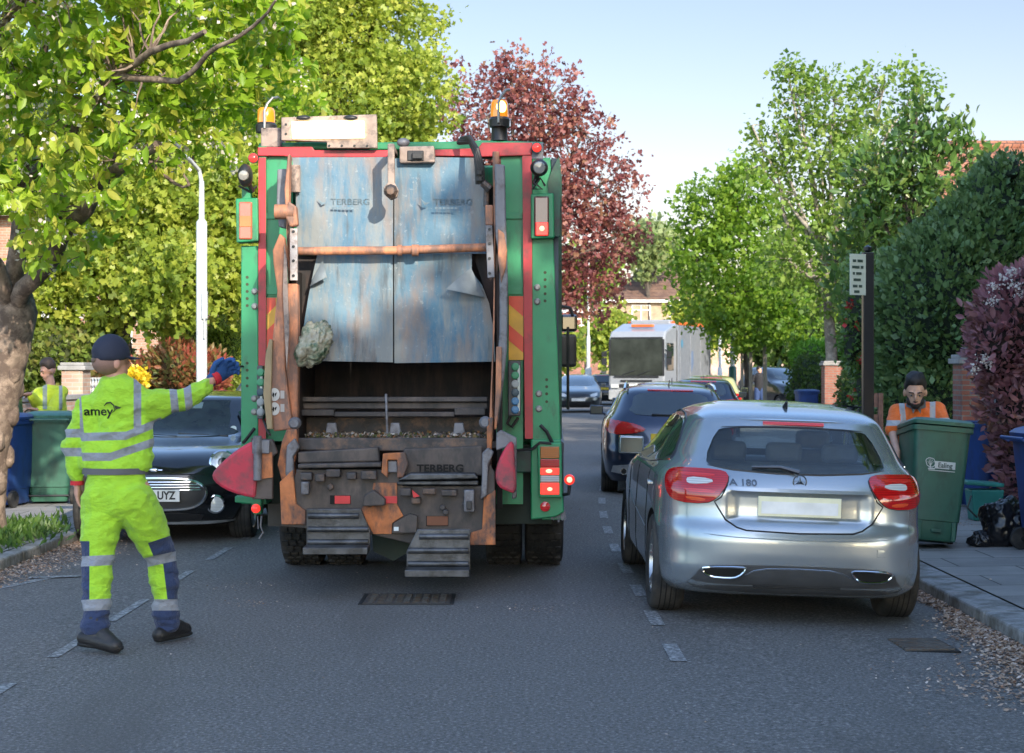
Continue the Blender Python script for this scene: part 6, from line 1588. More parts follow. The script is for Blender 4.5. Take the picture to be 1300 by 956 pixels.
    mb = B(); mb.pix([(355, 296), (361, 302), (364, 330), (360, 370), (362, 440), (362, 470), (372, 545), (347, 548), (342, 500), (345, 440), (352, 370), (347, 335), (346, 318)], 12.5, .1); big = mb.build('lift_arm', ORP, t, smooth=None, bevel=.012)
    mb = B(); mb.pix([(363, 360), (378, 360), (379, 460), (377, 560), (366, 570), (360, 480), (362, 400)], 12.58, .12); mb.build('lift_arm', ORP, t, smooth=None, bevel=.012)
    mb = B(); mb.pix([(361, 310), (364, 330), (367, 420), (364, 470), (361, 420), (359, 370)], 12.47, .02); mb.build('wear_strip', TAN, t, smooth=None)
    mb = B(); mb.pix([(342, 430), (346, 432), (344, 500), (346, 545), (339, 545), (334, 500), (337, 450)], 12.46, .05); mb.build('guide_edge', M('edge_ochre', (.3, .22, .12), .6), t, smooth=None, bevel=.006)
    for y in (501, 519):
        mb = B(); mb.lathe([(.048, 0), (.048, .004)], P(348.5, y, 12.495), (0, -1, 0), 20)
        for i in range(len(mb.v)): v = mb.v[i]; cx = P(348.5, y, 12.5); mb.v[i] = (cx.x + (v[0] - cx.x) * .8, v[1], v[2])
        st = mb.build('warning_sticker', M('sticker_white', (.5, .48, .45), .5, bmp=0), t)
        mb = B(); mb.pix([(346.5, y - 3), (348.5, y - 1), (347.5, y + 4), (345.5, y + 1)], 12.488, .002); mb.pix([(349, y - 1.5), (351.5, y - 3), (350.5, y + .5), (349, y + 3)], 12.488, .002); mb.build('symbol', DKV, st, smooth=None)
    mb = B(); mb.pbox(356, 496, 361, 506, 12.495, .003); mb.pbox(356, 513, 361, 523, 12.495, .003); mb.build('label_plate', M('sticker_grey', (.4, .36, .33), .5), t, smooth=None)
    # ---- lifting arms, right -------------------------------------------
    mb = B(); mb.pix([(625, 192), (634, 192), (634, 206), (630, 300), (627, 440), (626, 560), (620, 560), (626, 420), (627, 300)], 12.6, .14); mb.build('lift_arm', ORP, t, smooth=None, bevel=.01)
    mb = B(); mb.pix([(628, 208), (641, 209), (643, 300), (645, 360), (644, 440), (640, 480), (632, 540), (630, 480), (634, 420), (634, 330), (629, 300)], 12.54, .1); mb.build('lift_arm', GREYP, t, smooth=None, bevel=.012)
    mb = B(); mb.pix([(632, 290), (640, 296), (644, 318), (642, 340), (636, 360), (632, 330)], 12.52, .05); mb.build('bracket', ORP, t, smooth=None, bevel=.01)
    mb = B(); mb.pix([(630, 440), (637, 440), (636, 500), (630, 545), (627, 545), (629, 500)], 12.48, .06); mb.build('guide_edge', ORP, t, smooth=None, bevel=.006)
    mb = B(); mb.pbox(616, 260, 626, 286, 12.6, .1); mb.build('knuckle', ORP, t, smooth=None, bevel=.01)
    mb = B(); mb.pix([(616, 286), (625, 286), (628, 352), (619, 353)], 12.56, .04); w_ = mb.build('slotted_plate', GREYP, t, smooth=None, bevel=.004)
    mb = B()
    for y in (291, 309, 328, 347): mb.lathe([(.012, 0), (.01, .01)], P(621.5, y, 12.56), (0, -1, 0), 8)
    mb.build('bolt', BLK, w_)
    mb = B(); mb.tube([P(618, 236, 12.65), P(617, 262, 12.65)], .02, 8); mb.tube([P(613, 232, 12.6), P(622, 240, 12.6)], .03, 8); mb.build('hydraulic_ram', GRIME, t)
    # ---- hopper ---------------------------------------------------------
    xh0, xh1 = pX(381, 12.8), pX(631, 12.8)
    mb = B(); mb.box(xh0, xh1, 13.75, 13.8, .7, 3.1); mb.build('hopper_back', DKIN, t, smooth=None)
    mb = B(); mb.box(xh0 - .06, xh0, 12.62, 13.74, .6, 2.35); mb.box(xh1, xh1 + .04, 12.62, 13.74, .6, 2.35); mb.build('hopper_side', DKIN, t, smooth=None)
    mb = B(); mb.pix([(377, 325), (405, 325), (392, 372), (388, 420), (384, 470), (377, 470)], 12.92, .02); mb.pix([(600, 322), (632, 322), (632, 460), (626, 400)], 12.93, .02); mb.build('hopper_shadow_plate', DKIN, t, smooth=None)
    mb = B(); nseg = 10; vs = []
    for i in range(nseg + 1):           # curved floor coming up to the lip
        a = i / nseg; y = 12.56 + 1.2 * a; z = 1.10 - .22 * math.sin(a * PI * .55)
        vs += [(xh0 + .002, y, z), (xh1 - .002, y, z), (xh1 - .002, y, z - .05), (xh0 + .002, y, z - .05)]
    fs = []
    for i in range(nseg):
        for k in range(4): fs.append((i * 4 + k, i * 4 + (k + 1) % 4, i * 4 + 4 + (k + 1) % 4, i * 4 + 4 + k))
    fs += [(0, 1, 2, 3), (nseg * 4 + 3, nseg * 4 + 2, nseg * 4 + 1, nseg * 4)]
    mb.add(vs, fs); mb.build('hopper_floor', GRIME, t, smooth=40)
    # packer blade bars
    mb = B(); mb.pbox(379, 504, 619, 510, 12.95, .1); mb.pbox(379, 511, 619, 519, 13.0, .12); mb.build('packer_rail', GRIMP, t, smooth=None, bevel=.006)
    mb = B(); mb.pbox(380, 520, 424, 528, 12.9, .12); mb.pbox(577, 518, 616, 527, 12.9, .12); mb.pbox(424, 523, 577, 529, 12.93, .1); mb.build('packer_blade', GRIMP, t, smooth=None, bevel=.006)
    mb = B(); mb.pbox(380, 530, 620, 553, 13.2, .06); mb.build('packer_face', GRIME, t, smooth=None)
    mb = B()
    for x in (421, 502, 583): mb.pix([(x - 6, 537), (x + 5, 537), (x + 8, 553), (x - 8, 553)], 12.86, .06)
    mb.tube([P(490, 500, 12.85), P(492, 556, 12.8)], .012, 6); mb.build('lug', GREYP, t, smooth=None, bevel=.006)
    mb = B()
    for (x, y) in [(375, 537), (616, 536)]: mb.lathe([(.045, 0), (.045, .06), (.03, .08)], P(x, y, 12.5), (0, -1, 0), 12)
    mb.build('pivot', GREYP, t)
    # rubbish lying in the hopper trough
    r_ = random.Random(5); vs = []; fs = []; rn = []
    for i in range(1500):
        a = r_.random(); y = 12.62 + .5 * a; x = r_.uniform(xh0 + .05, xh1 - .05); z = 1.1 + .05 * r_.random()
        s = r_.uniform(.006, .02); c = Vector((x, y, z)); d1 = Vector((r_.gauss(0, 1), r_.gauss(0, 1), r_.gauss(0, .8))).normalized() * s; d2 = d1.orthogonal() * .7
        n = len(vs); vs += [c - d1, c + d2, c + d1, c - d2]; fs.append((n, n + 1, n + 2, n + 3)); rn.append(r_.random())
    me = bpy.data.meshes.new('rubbish'); me.from_pydata([tuple(v) for v in vs], [], fs); at = me.attributes.new('rnd', 'FLOAT', 'FACE'); at.data.foreach_set('value', rn)
    me.materials.append(leaf_mat('rubbish_bits', [(.05, .04, .035), (.11, .08, .05), (.08, .11, .03), (.3, .13, .05), (.45, .4, .34), (.07, .05, .05)], .05, .8)); o = bpy.data.objects.new('refuse_scraps', me); link(o); tag(o, 'scraps of leaves and rubbish lying in the hopper lip', None, kind='stuff')
    # ---- lip and bin-lift plates ---------------------------------------
    xl, xr_ = pX(372, 12.4), pX(628, 12.4)
    mb = B(); mb.pix([(376, 556), (620, 556), (622, 574), (376, 572)], 12.5, .06); mb.build('hopper_lip', GRIME, t, smooth=None, bevel=.01)
    mb = B(); mb.pix([(378, 574), (480, 568), (482, 586), (378, 588)], 12.38, .1); mb.pix([(378, 589), (484, 587), (484, 593), (378, 595)], 12.3, .16); mb.build('comb_bar', GRIMP, t, smooth=None, bevel=.01)
    mb = B(); mb.pix([(512, 570), (612, 566), (614, 604), (510, 604)], 12.42, .06); sp_ = mb.build('splash_plate', GRIMP, t, smooth=None, bevel=.01)
    T = facing_cam(P(559, 595, 12.405)); text_obj('TERBERG', .075, T, 'cast_lettering', DKV, sp_, squash=1.1, bold=.002)
    mb = B(); mb.pix([(520, 601), (603, 601), (607, 608), (504, 610)], 12.26, .2); mb.pix([(504, 611), (607, 610), (607, 616), (504, 616)], 12.3, .16); mb.build('comb_bar', STEP, t, smooth=None, bevel=.01)
    # main carriage plate, dark with orange worn centre
    mb = B(); mb.pix([(376, 596), (486, 596), (500, 590), (512, 617), (613, 617), (622, 590), (628, 600), (629, 692), (598, 692), (520, 690), (470, 678), (357, 668), (360, 640), (376, 600)], 12.36, .06); car_ = mb.build('carriage_plate', GRIMP, t, smooth=None, bevel=.006)
    mb = B(); mb.pix([(474, 613), (504, 613), (504, 640), (512, 655), (498, 664), (497, 678), (474, 678), (458, 648), (462, 640), (488, 640), (488, 634), (472, 628)], 12.34, .018); mb.build('worn_orange_plate', ORR, t, smooth=None, bevel=.003)
    mb = B(); mb.pix([(355, 612), (372, 596), (376, 640), (388, 648), (388, 666), (357, 666)], 12.33, .03); mb.build('side_plate', ORR, t, smooth=None, bevel=.006)
    mb = B(); mb.pix([(614, 632), (629, 622), (629, 692), (596, 692), (598, 676), (612, 672)], 12.34, .018); mb.build('side_plate', ORR, t, smooth=None, bevel=.006)
    mb = B(); mb.pix([(364, 545), (377, 545), (378, 572), (373, 590), (382, 648), (366, 640), (352, 590), (358, 560)], 12.4, .1); mb.build('side_arm', ORR, t, smooth=None, bevel=.01)
    mb = B(); mb.pix([(364, 566), (374, 556), (380, 568), (372, 580), (374, 620), (368, 630), (362, 600)], 12.34, .05); mb.build('bracket', GREYP, t, smooth=None, bevel=.01)
    mb = B(); mb.pix([(618, 532), (626, 530), (624, 580), (622, 640), (612, 650), (612, 600), (618, 575)], 12.42, .1); mb.build('side_arm', ORR, t, smooth=None, bevel=.01)
    mb = B(); mb.pix([(612, 575), (620, 568), (627, 574), (620, 590), (618, 630), (610, 634), (612, 600)], 12.3, .08); mb.build('side_arm', GREYP, t, smooth=None, bevel=.01)
    # centre latch and small fittings
    mb = B(); mb.pix([(486, 576), (514, 574), (518, 590), (512, 606), (504, 607), (504, 584), (492, 584), (492, 607), (484, 600)], 12.3, .06); mb.build('centre_latch', ORR, t, smooth=None, bevel=.008)
    mb = B(); mb.pix([(492, 585), (504, 585), (505, 600), (492, 600)], 12.32, .05); mb.build('latch_block', GREYP, t, smooth=None, bevel=.008)
    mb = B()
    for (a, b, c, d) in [(381, 600, 396, 610), (400, 602, 412, 612), (440, 600, 452, 609), (414, 596, 432, 606), (458, 598, 478, 609), (381, 611, 390, 626), (508, 620, 522, 630), (536, 620, 553, 628), (560, 622, 580, 630), (588, 622, 600, 632), (522, 632, 534, 640)]:
        mb.pbox(a, b, c, d, 12.28, .1)
    for (x, y) in [(386, 618), (562, 644), (566, 650), (470, 640), (420, 618), (590, 640), (596, 646)]:
        mb.lathe([(.022, 0), (.022, .03)], P(x, y, 12.34), (0, -1, 0), 10)
    mb.build('fitting', GRIME, t, smooth=None, bevel=.008)
    mb = B(); mb.pix([(462, 629), (474, 622), (489, 634), (489, 642), (460, 643)], 12.24, .1); mb.build('guide_block', GRIMP, t, smooth=None, bevel=.01)
    mb = B(); mb.pbox(589, 622, 602, 650, 12.22, .14); mb.pbox(382, 612, 392, 628, 12.22, .1); mb.build('roller_bracket', GREYP, t, smooth=None, bevel=.01)
    mb = B(); mb.pbox(592, 636, 599, 647, 12.2, .03); mb.build('roller', BLK, t, smooth=None, bevel=.006)
    mb = B(); mb.pbox(419, 629, 445, 640, 12.352, .02); mb.pbox(541, 655, 569, 668, 12.352, .02); sl_ = mb.build('slot', DKV, t, smooth=None)
    mb = B(); mb.pbox(425, 629.5, 444.5, 639.5, 12.349, .005); mb.pbox(488, 630, 504, 639, 12.33, .008); mb.pix([(523, 622), (533, 630), (525, 632)], 12.26, .01); mb.build('red_reflector', M('reflector_red', (.55, .015, .03), .3, bmp=0), t, smooth=None)
    mb = B(); mb.pbox(542, 655.5, 568.5, 667, 12.349, .005); mb.build('brown_reflector', M('reflector_brown', (.16, .05, .02), .5), t, smooth=None)
    mb = B(); mb.pix([(500, 664), (520, 652), (530, 655), (529, 677), (497, 677)], 12.3, .06); mb.build('latch_plate', GRIMP, t, smooth=None, bevel=.006)
    mb = B(); mb.pbox(500, 669, 506, 674, 12.294, .01); mb.build('label_plate', M('sticker_pale', (.4, .5, .4), .5), t, smooth=None)
    # underframe behind the plates
    mb = B(); mb.pbox(345, 565, 700, 665, 13.3, .1); mb.pix([(472, 676), (530, 676), (520, 700), (500, 712), (474, 700)], 12.9, .1); mb.build('underframe', M('green_black', (.012, .03, .022), .6), t, smooth=None)
    mb = B(); mb.pbox(340, 640, 380, 668, 13.25, .05); mb.build('mud_flap', BLK, t, smooth=None)
    # steps
    def step(x0_, y0_, x1_, y1_, cut):
        mb = B(); h = y1_ - y0_
        mb.pix([(x0_ + (0), y0_), (x1_ - cut, y0_), (x1_, y0_ + h * .5), (x1_, y1_), (x0_, y1_)] if cut > 0 else [(x0_ - cut, y0_), (x1_, y0_), (x1_, y1_), (x0_, y1_), (x0_, y0_ + h * .5)], 12.2, .03)
        st = mb.build('step', STEP, t, smooth=None, bevel=.006)
        mb = B(); z = pz(y1_, 12.2)
        for k in (.16, .48, .78): mb.tube([Vector((P(x0_ + 2 + (max(0, -cut) if k < .4 else 0), 0, 12.2).x, 12.19, pz(y0_ + h * k, 12.2))), Vector((P(x1_ - 2 - (max(0, cut) if k < .4 else 0), 0, 12.2).x, 12.19, pz(y0_ + h * k, 12.2)))], .022, 8)
        mb.box(P(x0_, 0, 12.2).x, P(x1_, 0, 12.2).x, 11.98, 12.2, z, z + .05); mb.build('tread_bar', STEP, st, smooth=40, bevel=.005)
    step(389, 646, 470, 700, 12); step(516, 672, 597, 728, -14)
    # red hinged wings
    mb = B(); mb.pix(smooth_poly([(324, 558), (308, 566), (290, 579), (272, 596), (268, 606), (276, 616), (294, 626), (318, 632), (326, 632)], 1), 12.3, .05); mb.build('guard_wing', REDF, t, smooth=None, bevel=.02)
    mb = B(); mb.pix([(318, 556), (346, 558), (352, 575), (346, 580), (346, 634), (320, 634)], 12.33, .06); wg = mb.build('wing_plate', GRIMP, t, smooth=None, bevel=.008)
    mb = B(); mb.pix([(333, 574), (345, 574), (346, 606), (332, 608)], 12.31, .03); mb.build('orange_pad', ORR, wg, smooth=None)
    mb = B(); mb.lathe([(.03, 0), (.03, .32)], P(327, 610, 12.29), (0, 0, 1), 12); mb.pbox(320, 559, 342, 576, 12.29, .05); mb.build('hinge', GREYP, wg, smooth=40, bevel=.005)
    mb = B(); mb.pix(smooth_poly([(652, 556), (641, 568), (632, 586), (628, 604), (632, 618), (644, 624), (656, 628), (654, 590)], 1), 12.3, .05); mb.build('guard_wing', REDF, t, smooth=None, bevel=.02)
    mb = B(); mb.pix([(630, 550), (636, 546), (656, 556), (656, 632), (650, 634), (650, 566), (630, 572)], 12.36, .08); mb.build('wing_plate', GREYP, t, smooth=None, bevel=.008)
    # lower boxes, tail lamps on the right
    mb = B(); mb.pix([(674, 558), (712, 558), (716, 650), (706, 656), (674, 660)], 12.95, .2); mb.build('lamp_bracket', GRN, t, smooth=None, bevel=.01)
    mb = B(); mb.pbox(655, 572, 682, 600, 12.98, .3); mb.build('tool_box', GRND, t, smooth=None, bevel=.01)
    mb = B(); mb.pix([(682, 562), (713, 562), (714, 632), (684, 632)], 12.88, .06); tb = mb.build('tail_lamp_housing', GRN, t, smooth=None, bevel=.01)
    for (ya, yb, m_) in ((567, 582, glass_lens('lens_amber_dull', (.45, .13, .01))), (583, 593, REDL), (594, 603, REDE), (604, 612, CLR), (613, 628, REDE)):
        mb = B(); mb.pbox(686, ya, 710, yb, 12.865, .03); mb.build('tail_light', m_, tb, smooth=None, bevel=.005)
    mb = B(); mb.blob(P(697, 598, 12.865), (.025, .01, .015), 10, 8); mb.blob(P(698, 621, 12.865), (.02, .01, .014), 10, 8); mb.build('bulb', REDH, tb, smooth=60)
    mb = B(); mb.lathe([(.038, 0), (.038, .012), (.02, .02), (.001, .021)], P(692, 643, 12.94), (0, -1, 0), 18); mb.build('round_reflector', REDB, t)
    mb = B(); mb.tube([P(714, 628, 12.95), P(722, 627, 12.9), P(723, 616, 12.9)], .014, 6); sl2 = mb.build('lamp_stalk', BLK, t)
    mb = B(); mb.blob(P(723, 609, 12.88), .04, 14, 10); mb.build('side_lamp', REDE, sl2, smooth=60)
    mb = B(); mb.blob(P(723, 609, 12.85), .022, 10, 8); mb.build('bulb', REDH, sl2, smooth=60)
    mb = B()
    for k in range(26): x = 700 + (k % 13) * 1.4; mb.tube([P(x, 648, 12.98), P(x + r_.uniform(-3, 3), 656 + r_.uniform(0, 7), 12.98)], .004, 4)
    mb.build('frayed_brush', GREYP, t, smooth=None)
    # left lower bracket with round lamp, chain
    mb = B(); mb.pix([(298, 630), (332, 630), (332, 653), (321, 653), (320, 640), (298, 638)], 12.9, .1); mb.build('lamp_bracket', GRN, t, smooth=None, bevel=.008)
    mb = B(); mb.lathe([(.034, 0), (.034, .012), (.02, .02), (.001, .021)], P(325, 645.5, 12.89), (0, -1, 0), 18); mb.build('round_reflector', REDE, t)
    mb = B(); mb.tube([P(332, 655, 12.95), P(331, 668, 12.95), P(334, 676, 12.95), P(329, 684, 12.95)], .008, 5); mb.tube([P(327, 655, 12.95), P(328, 672, 12.95)], .006, 5); mb.build('chain', GREYP, t, smooth=None)
    # control boxes
    def cbox(x0_, y0_, x1_, y1_, Y, cols):
        mb = B(); mb.pbox(x0_, y0_, x1_, y1_, Y, .14); cb = mb.build('control_box', M('box_dark', (.07, .07, .075), .5), t, smooth=None, bevel=.008)
        n = len(cols); xm = (x0_ + x1_) / 2 + 1
        for k, c in enumerate(cols):
            y = y0_ + (y1_ - y0_) * (k + .7) / (n + .4)
            mb = B(); mb.lathe([(.03, 0), (.03, .008), (.022, .01), (.022, .028), (.001, .029)], P(xm, y, Y), (0, -1, 0), 14); mb.build('button', M('button_%d' % c, [(.03, .25, .12), (.02, .06, .09), (.05, .2, .4), (.3, .33, .34)][c], .4), cb)
        mb = B(); mb.pbox(x1_ - 4, y0_ + 6, x1_ - 1, y1_ - 6, Y - .004, .004); mb.build('label_strip', M('sticker_pale2', (.5, .55, .5), .5), cb, smooth=None)
    cbox(645, 458, 661, 528, 12.84, (0, 0, 3, 1, 2, 2)); cbox(326, 464, 334, 532, 12.84, (0, 0, 1, 3, 3))
    mb = B(); mb.tube([P(648, 528, 12.9), P(644, 538, 12.9), P(650, 542, 12.9), P(658, 530, 12.9)], .012, 6); mb.tube([P(686, 540, 12.95), P(694, 548, 12.93), P(701, 562, 12.95)], .016, 6); mb.tube([P(655, 572, 12.93), P(676, 570, 12.9), P(686, 562, 12.88), P(700, 563, 12.88)], .012, 6)
    mb.tube([P(323, 544, 12.95), P(314, 556, 12.9), P(309, 562, 12.85)], .014, 6); mb.tube([P(334, 532, 12.9), P(340, 548, 12.85), P(343, 552, 12.6)], .01, 6); mb.build('cable', RUB, t)
    mb = B(); mb.tube([P(309, 465, 12.95), P(300, 466, 12.9), P(296, 468, 12.9)], .008, 6); mb.build('cable', RUB, t)
    return t
dustcart()

# crumpled sack caught on the curtain
def sack():
    root_ = P(398, 437, 12.55)
    me = bpy.data.meshes.new('rubbish_sack'); bm = bmesh.new(); bmesh.ops.create_icosphere(bm, subdivisions=5, radius=1)
    prof = [(395, 408), (410, 416), (421, 440), (423, 462), (408, 466), (390, 455), (374, 440), (373, 425), (380, 414)]
    for v in bm.verts:
        d = v.co.normalized(); n1 = noise.fractal(d * 1.6 + Vector((3, 1, 0)), .8, 2, 4); n2 = abs(noise.noise(d * 6)) ; n3 = abs(noise.noise(d * 13))
        r = 1 + .25 * n1 - .22 * n2 - .1 * n3
        q = Vector((d.x * .13, d.y * .1, d.z * .185)) * r
        q = Matrix.Rotation(R(28), 3, 'Y') @ q; v.co = q + root_
    bm.to_mesh(me); bm.free()
    me.materials.append(M('sack_plastic', (.42, .38, .28), .4, var=.4, scale=9, bmp=.9, bscale=22, dirt=(.07, .12, .07), dirt_amt=.5, dscale=9))
    me.shade_smooth(); o = bpy.data.objects.new('rubbish_sack', me); link(o); tag(o, 'crumpled mottled plastic sack snagged at the left of the blue curtain', 'sack')
sack()

# ---------------- white lorry in the distance ----------------
def lorry():
    Y = 74; x = pX(808, Y); t = thing('refuse_lorry', 'white refuse lorry with big windscreen facing the camera far down the road', 'refuse truck', (x, Y, 0), rot=(0, 0, -R(20)))
    WP = M('lorry_white', (.26, .275, .3), .35, var=.06, bmp=.05, coat=.5); k = 28
    def bx(n, m, x0, x1, y0, y1, z0, z1, bev=.03, par=None): mb = MB(); mb.box(x0, x1, y0, y1, z0, z1); return mb.build(n, m, par or t, par is not None and False, smooth=None, bevel=bev) if par is None and False else mb.build(n, m, par or t, False, smooth=None, bevel=bev)
    mb = MB(); mb.prism([(0.0, .45), (0, 1.55), (.04, 3.02), (.3, 3.3), (2.1, 3.7), (2.1, .45)], -1.25, 1.25, 'x'); mb.build('cab', WP, t, False, smooth=None, bevel=.08)
    mb = MB(); mb.prism([(-.03, 1.38), (.005, 2.98), (.04, 2.98), (.01, 1.38)], -1.17, 1.17, 'x'); w = mb.build('windscreen', M('lorry_glass', (.03, .035, .03), .15, var=.5, scale=1.2, bmp=0, spec=.35), t, False, smooth=None, bevel=.02)
    bx('bumper', M('lorry_grey', (.3, .31, .32), .5), -1.24, 1.24, -.06, .1, .35, .75)
    for sg in (-1, 1):
        bx('headlight', CLR, sg * .95 - .18, sg * .95 + .18, -.09, -.055, .85, 1.02, .01)
        mb = MB(); mb.tube([(sg * 1.25, .1, 2.5), (sg * 1.45, 0, 2.4)], .03, 6); mb.box(sg * 1.45 - .1, sg * 1.45 + .1, -.06, .06, 1.85, 2.15); mb.box(sg * 1.45 - .1, sg * 1.45 + .1, -.06, .06, 2.2, 2.42); mb.build('door_mirror', BLK, t, False, smooth=None)
        bx('side_window', CGL, sg * 1.255 - .01, sg * 1.255 + .01, .35, 1.5, 1.6, 2.8, .01)
        for y in (1.2, 5.6, 7.0):
            mb = MB(); mb.lathe([(.5, -.15), (.5, .15)], (sg * 1.08, y, .5), (1, 0, 0), 24); mb.build('wheel', TYRE, t, False)
    bx('wiper_box', BLK, -1.0, 1.0, -.05, -.03, 1.3, 1.37, .005)
    mb = MB()
    for k in range(4): mb.box(1.222, 1.25, 2.7 + k * 1.9, 2.8 + k * 1.9, 1.02, 3.6)
    mb.build('rib', M('lorry_rib', (.2, .21, .23), .4), t, False, smooth=None)
    bx('roof_light', M('rail_orange', (.6, .12, .02), .5), -.5, .5, .9, 1.1, 3.5, 3.62)
    bx('roof_pod', WP, -.9, .9, 2.2, 2.9, 3.64, 3.85, .05)
    mb = MB(); mb.box(-1.24, -1.16, -.02, .02, 1.38, 2.95); mb.box(1.16, 1.24, -.02, .02, 1.38, 2.95); mb.box(-1.16, 1.16, .0, .05, 2.985, 3.05); mb.build('windscreen_surround', BLK, t, False, smooth=None)
    for x in (-.6, .1):
        mb = MB(); mb.tube([(x, -.06, 1.42), (x + .55, -.05, 1.62)], .015, 5); mb.build('wiper', BLK, t, False)
    for k in range(2): bx('step', BLK, -1.27, -.9, .02, .3, .5 + k * .3, .53 + k * .3, .005)
    bx('grille', BLK, -.85, .85, -.055, -.012, .88, 1.02, .005)
    bx('grille', BLK, -.7, .7, -.05, -.01, 1.12, 1.2, .005)
    mb = MB(); mb.box(-.3, .3, -.08, -.062, .9, 1.03); mb.build('number_plate', M('plate_white', (.7, .7, .68)), t, False, smooth=None)
    bx('air_intake', BLK, .95, 1.2, 2.15, 2.4, .9, 3.4)
    b = bx('refuse_body', M('lorry_body_grey', (.15, .165, .19), .4), -1.22, 1.22, 2.5, 8.6, 1.0, 3.62, .06)
    bx('orange_rail', M('rail_orange', (.6, .12, .02), .5), -1.1, 1.1, 2.5, 8.4, 3.64, 3.8, .02)
    bx('chassis', BLK, -.8, .8, .3, 8.4, .5, .95)
    # crest and lettering on the side facing the road's outer edge
    mb = MB(); mb.add([(1.232, 4.6, 2.5), (1.232, 5.15, 2.5), (1.232, 5.2, 1.9), (1.232, 4.87, 1.5), (1.232, 4.55, 1.9), (1.225, 4.87, 2.1)], [(0, 1, 5), (1, 2, 5), (2, 3, 5), (3, 4, 5), (4, 0, 5)]); mb.build('crest', M('crest_blue', (.1, .15, .25), .5), b, False, smooth=None)
    mb = MB(); mb.lathe([(.18, 0), (.18, .01)], (1.225, 3.1, 2.8), (1, 0, 0), 20); mb.build('round_emblem', M('crest_teal', (.05, .18, .28), .5), b, False)
lorry()
